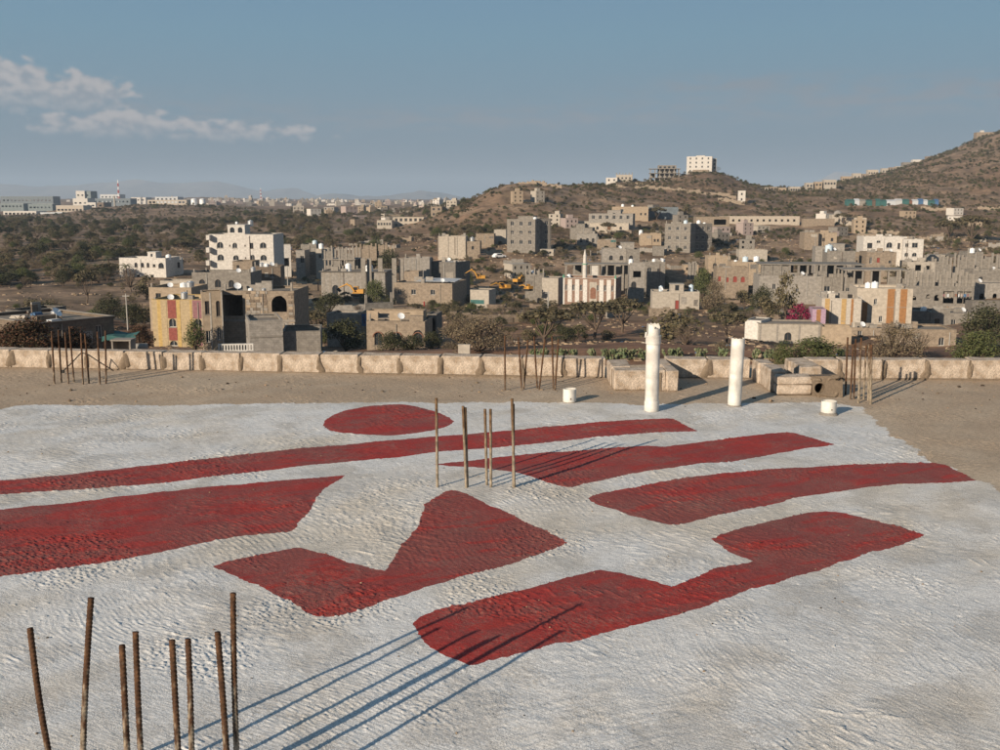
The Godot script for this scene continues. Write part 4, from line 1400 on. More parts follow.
		if t.position.z > -300.0 and r.randf() < 0.7:        # a satellite dish on a short mast
			if not mesh_cache.has("dish"):
				var sd := begin()
				lathe(sd, [[0.0, 0.0], [0.2, 0.02], [0.4, 0.09], [0.5, 0.15], [0.49, 0.15], [0.38, 0.10], [0.0, 0.02]], 14)
				tube(sd, [Vector3(0, 0, 0), Vector3(0, 0.45, 0.05)], [0.02, 0.02], 4)
				mesh_cache["dish"] = sd.commit()
			var dish := part("satellite_dish", mesh_cache["dish"], M.tank_white, t)
			dish.position = Vector3(r.randf_range(-0.35, 0.35) * W, H - par + 0.8, dep * 0.3)
			dish.rotation = Vector3(0.9, 0.5, 0)
			part("dish_mast", box_mesh(Vector3(-0.03, -0.8, -0.03), Vector3(0.03, 0.0, 0.03)), M.pole_grey, t).position = dish.position
		if not o.has("up"):
			for n in r.randi_range(2, 5):
				var sx := r.randf_range(0.5, 2.2); var sh := r.randf_range(0.4, 1.3)
				var ox := r.randf_range(-W / 2 + 0.3, W / 2 - 0.3 - sx)
				var oz := r.randf_range(-dep / 2 + 0.3, dep / 2 - 1.2)
				part("roof_stub", box_mesh(Vector3(0, 0, 0), Vector3(snappedf(sx, 0.1), snappedf(sh, 0.1), [0.2, 0.2, 0.9][n % 3])), M[[o.get("m", "grey_wall"), "concrete", "light_grey_wall"][r.randi() % 3]], t).position = Vector3(ox, H - par, oz)
			for n in r.randi_range(0, 3):
				var hh2 := snappedf(r.randf_range(0.6, 1.6), 0.2)
				part("column", box_mesh(Vector3(-0.13, 0, -0.13), Vector3(0.13, hh2, 0.13)), M.concrete, t).position = Vector3([-1, 1, -1, 1][n] * (W / 2 - 0.4), H - par, [1, 1, -1, -1][n] * (dep / 2 - 0.4))
	if o.has("tanks"):                                  # water tanks stand on the roof, things of their own: [x, z (0..1), radius, height, material]
		var i := 0
		for q in o.tanks:
			var yaw := t.rotation.y
			var y0: float = H - par + (q[5] if q.size() > 5 else 0.0)
			var pos := t.position + Basis(Vector3.UP, yaw) * Vector3((q[0] - 0.5) * W, y0, (0.5 - q[1]) * dep)
			var nm: String = o.get("short", "a town house")
			var which: String = "water tank" if o.tanks.size() == 1 else ["left water tank", "right water tank"][i] if o.tanks.size() == 2 else "%s water tank" % ordinal(i, o.tanks.size())
			tank({"tank_white": "white", "tank_blue": "pale blue", "tank_steel": "steel"}[q[4]] + " " + which + " on the roof of " + nm, pos, q[2], q[3], q[4])
			i += 1

func box_storey(s: Node3D, W: float, H: float, dep: float, o: Dictionary):
	# a part with openings of its own; its windows are its pieces
	var st := begin()
	var holes := []
	var n: int = o.get("cols", 0)
	for c in n:
		holes.append([((c + 0.5) / n - 0.5) * W * 0.92, H - o.get("top", 2.1), o.get("ww", 0.9), o.get("wh", 1.2), o.get("arch", false), o.get("wk", "dark")])
	for q in o.get("win", []):
		holes.append([(q[0] - 0.5) * W, q[1], q[2], q[3], q[4], q[5]])
	facade(st, Transform3D(Basis.IDENTITY, Vector3(0, 0, dep / 2)), W, 0, H, holes)
	facade(st, Transform3D(Basis(Vector3.UP, PI / 2), Vector3(W / 2, 0, 0)), dep, 0, H, [])
	facade(st, Transform3D(Basis(Vector3.UP, PI), Vector3(0, 0, -dep / 2)), W, 0, H, [])
	facade(st, Transform3D(Basis(Vector3.UP, -PI / 2), Vector3(-W / 2, 0, 0)), dep, 0, H, [])
	box(st, Vector3(-W / 2 - 0.1, H, -dep / 2 - 0.1), Vector3(W / 2 + 0.1, H + 0.15, dep / 2 + 0.1))
	part("wall", st.commit(), M[o.m], s)
	for h in holes:
		var st2 := begin()
		if h[5] == "hole": continue
		quad(st2, Vector3(-h[2] / 2, 0, 0), Vector3(-h[2] / 2, h[3], 0), Vector3(h[2] / 2, h[3], 0), Vector3(h[2] / 2, 0, 0))
		part("window", st2.commit(), M.window_glass, s).position = Vector3(h[0], h[1], dep / 2 - 0.15)

func tank(label: String, pos: Vector3, r: float, h: float, m: String):
	var t := thing("water_tank", label, "water tank", pos, 0.0, "roof water tanks")
	var key := "t%.2f,%.2f" % [r, h]
	if not mesh_cache.has(key):
		var st := begin()
		lathe(st, [[0.0, 0.0], [r, 0.0], [r, h * 0.3], [r * 0.97, h * 0.32], [r, h * 0.34], [r, h * 0.6], [r * 0.97, h * 0.62], [r, h * 0.64], [r, h * 0.86], [r * 0.75, h * 0.95], [0.0, h * 0.99]], 14)
		mesh_cache[key] = st.commit()
		st = begin()
		lathe(st, [[r * 0.3, h * 0.93], [r * 0.3, h * 1.04], [0.0, h * 1.06]], 10)
		mesh_cache[key + "l"] = st.commit()
	part("vessel", mesh_cache[key], M[m], t)
	part("lid", mesh_cache[key + "l"], M[m], t)

# an open concrete frame: o as for house(), nx/nz columns, floors; fill: [floor, bay, height 0..1] infill walls on the front
func frame_house(called: String, label: String, o: Dictionary) -> Node3D:
	var d: float = o.get("d", 0.0)
	var um: float = (o.u0 + o.u1) / 2.0
	if d == 0.0: d = reach(um, o.vb)
	var yaw := -deg_to_rad(o.get("yaw", 0.0))
	var k := d / F * 0.99
	var W: float = (o.u1 - o.u0) * k / cos(yaw)
	var H: float = (o.vb - o.vt) * k
	var dep: float = o.get("dep", W * 0.6)
	var t := thing(called, label, o.get("cat", "building frame"), at(um, o.vb, d) - Basis(Vector3.UP, yaw) * Vector3(0, 0, dep / 2), yaw, o.get("group", ""))
	seen_boxes.append([o.u0, o.u1, o.vt, d, o.vb, t.position, maxf(W, dep) * 0.62])
	frame_of(t, W, H, dep, o)
	return t

func frame_of(t: Node3D, W: float, H: float, dep: float, o: Dictionary):
	var nf: int = o.get("floors", 2); var nx: int = o.get("nx", 5); var nz: int = o.get("nz", 3)
	var fh := H / nf
	var cw: float = o.get("cw", 0.4) / 2
	var m: Material = M[o.get("m", "concrete")]
	for f in nf:
		var slab: bool = f < nf - 1 or o.get("lid", true)
		for i in nx:
			for j in nz:
				if j > 0 and j < nz - 1 and i > 0 and i < nx - 1 and nx > 6: continue
				var hh := fh - (0.25 if slab else 0.0)
				if not slab: hh *= 0.75 + 0.3 * fposmod(i * 0.618 + j * 0.41, 1.0)
				var down := 2.5 if f == 0 else 0.0
				part("column", box_mesh(Vector3(-cw, -down, -cw), Vector3(cw, snappedf(hh, 0.1) if not slab else hh, cw)), m, t).position = Vector3(-W / 2 + cw + (W - 2 * cw) * i / (nx - 1), fh * f, dep / 2 - cw - (dep - 2 * cw) * j / (nz - 1))
		if slab:
			var e: float = o.get("over", 0.25)
			part("slab", box_mesh(Vector3(-W / 2 - e, fh * (f + 1) - 0.25, -dep / 2 - e), Vector3(W / 2 + e, fh * (f + 1), dep / 2 + e)), m, t)
	for q in o.get("fill", []):                         # [floor, bay, share of the height, material, side 0 front / 1 right / 2 back, 3 left]
		var side: int = q[4] if q.size() > 4 else 0
		var bays := (nx - 1) if side % 2 == 0 else (nz - 1)
		var span := (W if side % 2 == 0 else dep)
		var bw := (span - 2 * cw) / bays
		var x0: float = -span / 2 + cw + bw * q[1]
		var fm: Material = M[q[3]] if q.size() > 3 else M.grey_wall
		var hh2: float = (fh - 0.25) * q[2]
		var st_n := "wall_panel"
		var p := part(st_n, box_mesh(Vector3(0, -2.5 if q[0] == 0 else 0.0, -0.1), Vector3(snappedf(bw - 2 * cw * 0.98, 0.01), snappedf(hh2, 0.05), 0.1)), fm, t)
		p.position = [Vector3(x0 + cw, fh * q[0], dep / 2 - cw - 0.03), Vector3(W / 2 - cw - 0.03, fh * q[0], dep / 2 - cw - bw * q[1] - cw), Vector3(x0 + cw, fh * q[0], -dep / 2 + cw + 0.03), Vector3(-W / 2 + cw + 0.03, fh * q[0], dep / 2 - cw - bw * q[1] - cw)][side]
		if side % 2 == 1: p.rotation.y = PI / 2

func build_near_houses():
	# the yellow striped house on the left
	house("striped_house", "yellow two-storey house with red and mauve vertical stripes", {"u0": 153, "u1": 207, "vt": 299, "vb": 346, "d": 156.0, "dep": 9.0, "yaw": 4, "m": "buff_paint", "par": 0.6, "cm": "yellow_paint", "short": "the yellow striped house",
		"stripes": [[0.0, 0.10, "buff_paint"], [0.10, 0.17, "yellow_paint"], [0.17, 0.28, "buff_paint"], [0.30, 0.46, "brick_red_paint", 0.85, 4.2], [0.30, 0.46, "brick_red_paint", 4.25], [0.47, 0.54, "yellow_paint"], [0.73, 0.76, "yellow_paint"], [0.78, 0.97, "mauve_paint", 4.25], [0.78, 0.97, "mauve_paint", 0.0, 4.2]],
		"win": [[0.38, 2.9, 1.1, 1.3, true, "white"], [0.87, 2.9, 1.2, 1.3, true, "white"], [0.38, 0.0, 1.2, 0.8, true, "white"]], "tanks": [[0.57, 0.15, 0.55, 1.0, "tank_steel", 0.7]]})
	house("flat_roofed_house", "beige low house with a water tank behind the yellow striped house", {"u0": 149, "u1": 193, "vt": 287.5, "vb": 310, "d": 178.0, "dep": 8.0, "yaw": 4, "m": "sand_wall", "short": "the beige house behind the yellow stripes",
		"win": [[0.22, 1.9, 0.9, 1.0, false, "dark"], [0.66, 1.9, 0.8, 0.9, false, "dark"]], "tanks": [[0.70, 0.3, 0.6, 1.2, "tank_white"], [0.88, 0.25, 0.7, 1.5, "tank_steel"]]})
	# the house of coloured stone with two large openings
	var t := house("stone_house", "unfinished house of mottled brown stone with two large dark openings", {"u0": 223, "u1": 297, "vt": 290, "vb": 352, "d": 134.0, "dep": 8.5, "yaw": 2, "m": "tan_wall", "par": 0.3, "rm": "roof_deck", "rows": 2, "fl": 3.9,
		"win": [[0.155, 4.75, 2.55, 2.75, false, "hole"], [0.79, 5.3, 2.0, 2.1, true, "hole"]], "short": "the mottled stone house", "tanks": [[0.55, 0.15, 0.3, 0.6, "tank_steel"], [0.38, 0.1, 0.33, 0.65, "tank_white"]]})
	var sz: Vector3 = t.get_meta("size")
	var bm := [M.tan_wall, M.brown_wall, M.sand_wall, M.stone_wall, M.light_grey_wall, M.concrete]
	var r := RandomNumberGenerator.new(); r.seed = 19
	var course := 0.36
	for q in [[0.34, 0.63, 4.4, 7.9], [0.92, 1.0, 0.6, 7.9], [0.34, 0.95, 0.6, 4.3]]:          # facing stones, each one laid
		var y: float = q[2]
		while y < q[3] - 0.1:
			var x: float = (q[0] - 0.5) * sz.x
			var x1: float = (q[1] - 0.5) * sz.x
			while x < x1 - 0.2:
				var wd := minf([0.45, 0.6, 0.75][r.randi() % 3], x1 - x)
				part("stone", box_mesh(Vector3(0, 0, 0), Vector3(snappedf(wd - 0.03, 0.05), course - 0.03, 0.06)), bm[r.randi() % 6], t).position = Vector3(x, y, sz.z / 2 + r.randf_range(-0.02, 0.01))
				x += wd
			y += course
	part("floor_slab", box_mesh(Vector3(-sz.x / 2 - 0.1, 4.0, sz.z / 2), Vector3(sz.x / 2 + 0.05, 4.3, sz.z / 2 + 0.12)), M.concrete, t)
	house("tower_house", "narrow tall yellowish house wing with slender arched windows", {"u0": 205, "u1": 224, "vt": 291, "vb": 353, "d": 131.0, "dep": 3.2, "yaw": -18, "m": "sand_wall", "par": 0.4,
		"win": [[0.25, 5.0, 0.55, 1.7, false, "dark"], [0.78, 4.7, 0.5, 2.0, true, "dark"], [0.78, 1.6, 0.5, 1.7, true, "white"], [0.25, 1.4, 0.6, 1.5, false, "white"]], "stripes": [[0.36, 0.44, "cream_paint"], [0.94, 1.0, "cream_paint"]]})
	t = house("grey_house", "low grey block house in front of the mottled stone house", {"u0": 251, "u1": 283, "vt": 320, "vb": 353, "d": 112.0, "dep": 6.5, "yaw": -17, "m": "light_grey_wall", "par": 0.35, "rows": 1, "fl": 3.0,
		"lwin": [[0.30, 1.3, 1.0, 1.4, false, "dark"], [0.62, 1.3, 0.8, 1.3, false, "red_door"]], "cols_top": [2, 2, 0.5]})
	part("floor_band", box_mesh(Vector3(-1.75, 1.75, 3.25), Vector3(1.75, 1.9, 3.33)), M.concrete, t)
	house("grey_house", "roofless grey block annexe right of the low grey block house", {"u0": 283, "u1": 321, "vt": 331, "vb": 353, "d": 114.0, "dep": 6.0, "yaw": -8, "m": "grey_wall", "par": 1.2})
	# white pierced balustrade
	t = thing("balustrade", "white pierced block balustrade in front of the low grey house", "balustrade", at(236, 352, 104.0), deg_to_rad(8))
	part("base_wall", box_mesh(Vector3(-1.75, -1.5, -0.1), Vector3(1.75, 0.2, 0.1)), M.white_paint_wall, t)
	part("rail", box_mesh(Vector3(-1.75, 0.72, -0.1), Vector3(1.75, 0.86, 0.1)), M.white_paint_wall, t)
	for i in 13:
		part("post", box_mesh(Vector3(-0.07, 0.2, -0.08), Vector3(0.07, 0.72, 0.08)), M.white_paint_wall, t).position.x = -1.68 + 0.28 * i
	# the dark house at the far left, its lit side turned away
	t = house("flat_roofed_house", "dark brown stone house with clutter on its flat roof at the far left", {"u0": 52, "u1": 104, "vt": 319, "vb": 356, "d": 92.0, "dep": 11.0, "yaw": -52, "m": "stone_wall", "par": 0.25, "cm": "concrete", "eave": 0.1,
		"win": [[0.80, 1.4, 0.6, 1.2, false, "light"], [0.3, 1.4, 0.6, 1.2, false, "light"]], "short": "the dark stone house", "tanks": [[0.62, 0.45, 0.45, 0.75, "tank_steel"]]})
	var tp := t.position
	r.seed = 3
	for q in [["folded_blanket", "orange_cloth", "orange cloth", 0.5], ["folded_blanket", "white_sheet", "white cloth", 0.7], ["folded_blanket", "tile_red", "red cloth", 0.4], ["folded_blanket", "blue_sheet", "blue cloth", 0.45], ["folded_blanket", "sand_wall", "tan cloth", 0.6], ["folded_blanket", "cream_paint", "cream cloth", 0.8]]:
		var st := begin()
		var s: float = q[3]
		for k in 3:
			box(st, Vector3(-s, 0.09 * k, -0.35 + 0.04 * k), Vector3(s * (1.0 - 0.08 * k), 0.09 * k + 0.085, 0.35 - 0.03 * k))
		var o := part(q[0], st.commit(), M[q[1]], self)
		o.position = t.position + t.basis * Vector3(r.randf_range(-1.5, 1.2), t.get_meta("size").y - 0.25, r.randf_range(-3.5, 4.6))
		o.rotation.y = r.randf() * 3.0
		tag(o, q[2] + " lying folded on the dark stone house roof", "cloth", "cloths on the dark house roof")
	house("shed", "small grey shed with a sloping top left of the dark stone house", {"u0": 6, "u1": 34, "vt": 310, "vb": 350, "d": 100.0, "dep": 5.0, "yaw": 20, "m": "dark_grey_wall", "par": 0.2, "cat": "shed"})
	# concrete box and drum on the ground behind the left parapet
	t = thing("water_trough", "open concrete box trough behind the left parapet", "trough", ground_at(124, 352) * 0.0 + at(124, 351.0, 70.0))
	for q in [[-0.65, -0.5, -0.55, 0.5], [0.55, -0.5, 0.65, 0.5], [-0.55, -0.5, 0.55, -0.4]]:
		part("side", box_mesh(Vector3(q[0], -1.0, q[1]), Vector3(q[2], 0.75, q[3])), M.concrete, t)
	part("lid", box_mesh(Vector3(-0.7, 0.75, -0.55), Vector3(0.7, 0.85, 0.55)), M.concrete, t)
	t = thing("oil_drum", "pale drum lying on its side next to the concrete trough", "drum", at(141, 347.5, 72.0), 0.2)
	var st3 := begin()
	lathe(st3, [[0.0, -0.45], [0.29, -0.45], [0.30, -0.15], [0.31, -0.14], [0.30, -0.13], [0.30, 0.14], [0.31, 0.15], [0.30, 0.16], [0.29, 0.45], [0.0, 0.45]], 16)
	part("body", st3.commit(), M.light_grey_wall, t).rotation.z = PI / 2
	part("end_cap", box_mesh(Vector3(0.44, -0.05, -0.05), Vector3(0.47, 0.05, 0.05)), M.concrete, t)
	t = thing("tarpaulin_shelter", "teal tarpaulin shelter left of the yellow striped house", "shelter", at(122, 348, 95.0), 0.15)
	for q in [[-1.4, 1.0], [1.4, 1.0], [-1.4, -1.0], [1.4, -1.0]]:
		part("pole", box_mesh(Vector3(-0.05, -1.5, -0.05), Vector3(0.05, 1.35, 0.05)), M.brown_door, t).position = Vector3(q[0], 0, q[1])
	var st4 := begin()
	for i in 6:
		var x0 := -1.5 + 0.5 * i; var x1 := x0 + 0.5
		var y0 := 1.38 + 0.13 * sin(i * 1.1); var y1 := 1.38 + 0.13 * sin((i + 1) * 1.1)
		quad(st4, Vector3(x0, y0 - 0.15, 1.2), Vector3(x0, y0, -1.2), Vector3(x1, y1, -1.2), Vector3(x1, y1 - 0.15, 1.2))
		quad(st4, Vector3(x0, y0 - 0.6, 1.22), Vector3(x0, y0 - 0.15, 1.2), Vector3(x1, y1 - 0.15, 1.2), Vector3(x1, y1 - 0.55, 1.22))
	part("cloth", st4.commit(), M.teal_sheet, t)
	# houses in the hollow behind the left-centre of the parapet
	t = house("walled_house", "roofless tan block house with red arch outlines in the hollow", {"u0": 366, "u1": 426, "vt": 321, "vb": 350, "d": 140.0, "dep": 6.0, "yaw": 6, "m": "tan_wall", "par": 0.2, "rows": 1, "fl": 3.4,
		"win": [[0.20, 0.6, 1.1, 1.8, true, "dark"], [0.52, 0.6, 1.1, 1.8, true, "dark"], [0.88, 0.9, 1.3, 1.9, true, "dark"]]})
	house("walled_house", "row of short tan wall stubs on top of the hollow house", {"u0": 366, "u1": 424, "vt": 311, "vb": 322, "d": 143.0, "dep": 2.5, "yaw": 6, "m": "sand_wall", "par": 1.0, "win": [[0.30, 0.1, 1.6, 1.3, false, "hole"], [0.68, 0.1, 1.4, 1.2, false, "hole"]]})
	var tz: Vector3 = t.get_meta("size")
	for q in [0.20, 0.52, 0.88]:
		var sa := begin()
		var pts := []; var rad := []
		for k in 11:
			pts.append(Vector3((q - 0.5) * tz.x - 0.72 * cos(PI * k / 10.0), 1.75 + 0.72 * sin(PI * k / 10.0), tz.z / 2 + 0.03))
			rad.append(0.08)
		tube(sa, pts, rad, 5)
		part("arch_trim", sa.commit(), M.tile_red, t)
	house("shed", "small shed with a patterned blue and red door panel", {"u0": 361, "u1": 376, "vt": 312.5, "vb": 326, "d": 149.0, "dep": 3.0, "yaw": 4, "m": "sand_wall", "cat": "shed", "par": 0.1, "stripes": [[0.05, 0.35, "blue_sheet", 0.0, 0.15], [0.15, 0.25, "tile_red", 0.3, 0.5], [0.35, 0.4, "white_sheet"]]})
	house("shed", "dark open shack with leaning posts right of the hollow house", {"u0": 427, "u1": 437, "vt": 314, "vb": 334, "d": 148.0, "dep": 4.0, "yaw": 8, "m": "dark_grey_wall", "cat": "shed", "par": 0.1, "win": [[0.5, 0.2, 1.0, 2.0, false, "hole"]]})
	house("ruined_wall", "sloping grey ruined wall above the hollow house", {"u0": 366, "u1": 393, "vt": 303, "vb": 313, "d": 158.0, "dep": 0.4, "yaw": -25, "m": "grey_wall", "par": 0.02, "cat": "wall", "cols_top": [2, 1, 1.6]})
	house("low_wall", "low tan yard wall left of the hollow house", {"u0": 326, "u1": 362, "vt": 314, "vb": 322, "d": 150.0, "dep": 5.0, "yaw": 10, "m": "light_grey_wall", "par": 0.3, "cat": "wall"})
	house("low_wall", "small pale wall stub behind the dry bush", {"u0": 458, "u1": 470, "vt": 345, "vb": 356, "d": 100.0, "dep": 0.4, "yaw": 5, "m": "pale_wall", "par": 0.02, "cat": "wall"})
	# right foreground
	t = house("long_shed", "long low whitewashed block shed with one barred window", {"u0": 758, "u1": 819, "vt": 323, "vb": 352, "d": 168.0, "dep": 5.5, "yaw": 7, "m": "pale_wall", "par": 0.15, "rm": "roof_deck", "cat": "shed", "cm": "concrete", "eave": 0.2,
		"win": [[0.48, 1.9, 1.15, 1.35, true, "dark"]]})
	part("wall_panel", box_mesh(Vector3(-5.02, 0.1, -2.6), Vector3(-4.98, 4.3, 2.6)), M.white_paint_wall, t)
	for q in [0.02, 0.30, 0.66, 0.98]:
		part("pier", box_mesh(Vector3(-0.14, -0.5, 0), Vector3(0.14, 4.55, 0.06)), M.light_grey_wall, t).position = Vector3((q - 0.5) * 9.8, 0, 2.75)
	house("yard_wall", "whitewashed end wall left of the long low shed", {"u0": 745, "u1": 759, "vt": 320, "vb": 346, "d": 170.0, "dep": 5.0, "yaw": 32, "m": "white_paint_wall", "cat": "wall", "par": 0.1})
	house("striped_house", "left wing of the cream house with ochre stripes", {"u0": 821, "u1": 859, "vt": 298, "vb": 333, "d": 176.0, "dep": 8.0, "yaw": 10, "m": "cream_paint", "par": 0.5,
		"stripes": [[0.08, 0.20, "ochre_paint"], [0.50, 0.62, "ochre_paint"], [0.74, 0.80, "orange_paint"]], "win": [[0.14, 2.2, 0.55, 1.1, false, "white"], [0.56, 2.1, 0.5, 1.1, false, "white"]]})
	house("striped_house", "tall cream house with brown orange stripes and slim arched windows", {"u0": 856, "u1": 909, "vt": 288, "vb": 333, "d": 179.0, "dep": 9.0, "yaw": 10, "m": "cream_wall", "par": 0.5, "short": "the tall cream striped house",
		"stripes": [[0.0, 0.10, "cream_paint", -0.5, 1.3], [0.10, 0.20, "orange_paint", 0.0, 2.4], [0.55, 0.68, "orange_paint"], [0.70, 0.76, "cream_paint"], [0.78, 0.90, "orange_paint"]],
		"win": [[0.34, 4.9, 0.55, 1.1, true, "white"], [0.61, 4.6, 0.75, 1.3, true, "white"], [0.84, 4.6, 0.75, 1.3, true, "white"], [0.15, 1.9, 0.7, 1.2, true, "white"], [0.45, 1.9, 0.6, 1.1, true, "white"]], "tanks": [[0.25, 0.4, 0.5, 1.3, "tank_white"], [0.37, 0.35, 0.6, 1.5, "tank_white"]]})
	house("shed", "lilac and orange striped shack beside the bougainvillea", {"u0": 812, "u1": 825, "vt": 309, "vb": 327, "d": 172.0, "dep": 4.0, "yaw": 8, "m": "lilac_paint", "cat": "shed", "par": 0.1, "stripes": [[0.3, 0.62, "orange_paint"]]})
	house("yard_wall", "tan earth-coloured yard wall below the cream striped house", {"u0": 822, "u1": 850, "vt": 327, "vb": 346, "d": 160.0, "dep": 4.0, "yaw": 14, "m": "sand_wall", "cat": "wall", "par": 0.6})
	house("basement_house", "tan stone base storey under the tall cream striped house", {"u0": 850, "u1": 900, "vt": 328, "vb": 342, "d": 172.0, "dep": 5.0, "yaw": 10, "m": "tan_wall", "par": 0.3, "win": [[0.2, 0.9, 0.7, 1.0, false, "light"], [0.72, 0.6, 0.5, 1.6, false, "brown_door"]]})
	house("flat_roofed_house", "single-storey tan house with one arched green window", {"u0": 893, "u1": 954, "vt": 329, "vb": 357, "d": 150.0, "dep": 7.0, "yaw": 6, "m": "tan_wall", "par": 0.3, "win": [[0.77, 1.7, 0.8, 1.25, true, "light"]], "band": [0.7]})
	house("grey_house", "plain grey cube house right of the cream striped house", {"u0": 905, "u1": 928, "vt": 311, "vb": 330, "d": 190.0, "dep": 7.0, "yaw": 12, "m": "dark_grey_wall", "par": 0.4, "short": "the plain grey cube house", "tanks": [[0.85, 0.4, 0.55, 1.0, "tank_white"]]})
	house("grey_house", "low grey house with a small window right of the grey cube", {"u0": 930, "u1": 976, "vt": 313, "vb": 330, "d": 192.0, "dep": 8.0, "yaw": 6, "m": "grey_wall", "par": 0.3, "win": [[0.15, 1.0, 0.9, 1.1, false, "dark"], [0.5, 0.9, 0.9, 1.1, false, "light"]]})

func build_mid_houses():
	house("white_villa", "white two-storey villa with stair tower among trees on the left", {"u0": 119, "u1": 168, "vt": 258, "vb": 283, "d": 285.0, "dep": 9.0, "yaw": 8, "m": "white_wall", "par": 0.6, "rows": 2, "short": "the white villa",
		"win": [[0.36, 4.3, 0.9, 1.3, true, "dark"], [0.50, 4.3, 0.9, 1.3, true, "dark"], [0.62, 4.3, 0.8, 1.3, true, "dark"], [0.75, 4.4, 0.8, 0.8, false, "dark"], [0.90, 4.1, 1.6, 1.5, true, "dark"], [0.4, 1.0, 0.9, 1.3, false, "dark"], [0.7, 1.0, 0.9, 1.3, false, "dark"]], "up": [[0.42, 0.60, 1.4, 0.4, {"win": [[0.5, 0.8, 0.6, 0.8, false, "dark"]]}]], "tanks": [[0.97, 0.3, 0.7, 1.5, "tank_white"]]})
	house("white_villa", "white porch wing with arches on the right of the villa", {"u0": 166, "u1": 182, "vt": 259, "vb": 281, "d": 290.0, "dep": 7.0, "yaw": -14, "m": "white_wall", "par": 0.5, "rows": 2, "win": [[0.16, 3.7, 0.7, 1.6, true, "dark"], [0.45, 3.7, 0.7, 1.6, true, "dark"], [0.82, 3.7, 0.7, 1.6, true, "dark"]]})
	house("apartment_block", "large white stone apartment block with arched windows and a roof penthouse", {"u0": 210, "u1": 275, "vt": 234.5, "vb": 275, "d": 268.0, "dep": 11.0, "yaw": 2, "m": "white_wall", "par": 0.5, "rows": 3, "fl": 3.25, "short": "the white apartment block",
		"win": [[0.17, 6.9, 1.7, 1.6, true, "light"], [0.40, 6.9, 1.25, 1.4, true, "light"], [0.66, 6.8, 0.95, 1.5, false, "dark"], [0.84, 6.9, 1.7, 1.5, true, "light"], [0.17, 3.7, 1.7, 1.6, true, "light"], [0.41, 3.8, 1.5, 1.3, true, "light"], [0.67, 3.7, 1.1, 1.5, true, "light"], [0.84, 3.7, 1.7, 1.5, true, "light"], [0.32, 7.4, 0.35, 0.4, false, "dark"], [0.56, 7.4, 0.35, 0.4, false, "dark"], [0.56, 4.2, 0.35, 0.4, false, "dark"]],
		"up": [[0.26, 0.53, 2.4, 0.45, {"cols": 2, "arch": true, "ww": 1.2, "wh": 1.4, "top": 1.9, "back": 4.0}]], "tanks": [[0.53, 0.7, 0.75, 1.6, "tank_steel", 2.4], [0.30, 0.75, 0.35, 0.6, "tank_white", 3.0]], "band": []})
	for i in 3:
		var b := thing("balcony_slab", "%s white balcony slab on the left edge of the apartment block" % ["upper", "middle", "lower"][i], "balcony", at(208.3, [237.5, 250.0, 263.0][i], 267.0))
		part("slab", box_mesh(Vector3(-0.45, -0.6, -2.0), Vector3(0.42, 0.55, 0.6)), M.white_wall, b)
		part("rail", box_mesh(Vector3(-0.5, 0.55, -2.05), Vector3(0.45, 0.65, 0.65)), M.white_wall, b)
	house("white_house", "small white house with a dark garage right of the apartment block", {"u0": 279, "u1": 291, "vt": 245.5, "vb": 267, "d": 300.0, "dep": 8.0, "yaw": -12, "m": "white_wall", "par": 0.4, "win": [[0.5, 0.2, 2.4, 2.4, false, "hole"]]})
	house("grey_house", "long grey house with three arched windows before the white apartment block", {"u0": 192, "u1": 252, "vt": 272.5, "vb": 296, "d": 206.0, "dep": 8.0, "yaw": 3, "m": "grey_wall", "par": 0.5, "rows": 1, "fl": 3.4,
		"win": [[0.17, 1.7, 1.2, 1.6, true, "dark"], [0.44, 1.7, 1.2, 1.6, true, "dark"], [0.67, 1.7, 1.1, 1.5, true, "dark"], [0.80, 1.3, 0.6, 1.0, false, "white"], [0.88, 1.3, 0.6, 1.0, false, "white"]], "short": "the long grey arched house", "tanks": [[0.95, 0.5, 0.5, 1.4, "tank_steel"]]})
	house("stone_house", "brown stone cube on the roof line behind the long grey house", {"u0": 233, "u1": 253, "vt": 261.5, "vb": 280, "d": 222.0, "dep": 6.0, "yaw": 2, "m": "tan_wall", "par": 0.3, "win": [[0.28, 2.4, 0.6, 0.8, false, "dark"]]})
	house("stone_house", "low brown stone house with a metal roof beside the street", {"u0": 254, "u1": 281, "vt": 267, "vb": 288, "d": 216.0, "dep": 8.0, "yaw": -6, "m": "brown_wall", "par": 0.3, "win": [[0.68, 2.2, 0.9, 0.7, false, "light"]], "short": "the low brown stone house", "tanks": [[0.3, 0.1, 0.5, 1.2, "tank_steel"], [0.48, 0.08, 0.5, 1.0, "tank_white"]]})
	house("yard_wall", "pale yard wall left of the long grey house", {"u0": 160, "u1": 192, "vt": 281, "vb": 292, "d": 212.0, "dep": 5.0, "yaw": 5, "m": "pale_wall", "par": 0.8, "cat": "wall"})
	house("grey_house", "small grey house with tanks across the street", {"u0": 301, "u1": 317, "vt": 244.5, "vb": 262, "d": 305.0, "dep": 8.0, "yaw": 3, "m": "grey_wall", "par": 0.4, "short": "the small grey street house", "tanks": [[0.75, 0.4, 0.7, 1.5, "tank_blue"]]})
	house("grey_house", "second little grey house left of the tanks", {"u0": 296, "u1": 305, "vt": 250.5, "vb": 263, "d": 297.0, "dep": 6.0, "yaw": 3, "m": "light_grey_wall", "par": 0.3, "win": [[0.7, 0.1, 1.0, 1.9, false, "dark"]]})
	house("grey_house", "tan house with white tanks behind the concrete frame", {"u0": 316, "u1": 330, "vt": 249, "vb": 264, "d": 295.0, "dep": 7.0, "yaw": 3, "m": "pale_wall", "par": 0.3, "short": "the tan house behind the frame", "tanks": [[0.2, 0.5, 0.7, 1.7, "tank_white"]], "win": [[0.3, 1.8, 0.7, 0.9, false, "dark"]]})
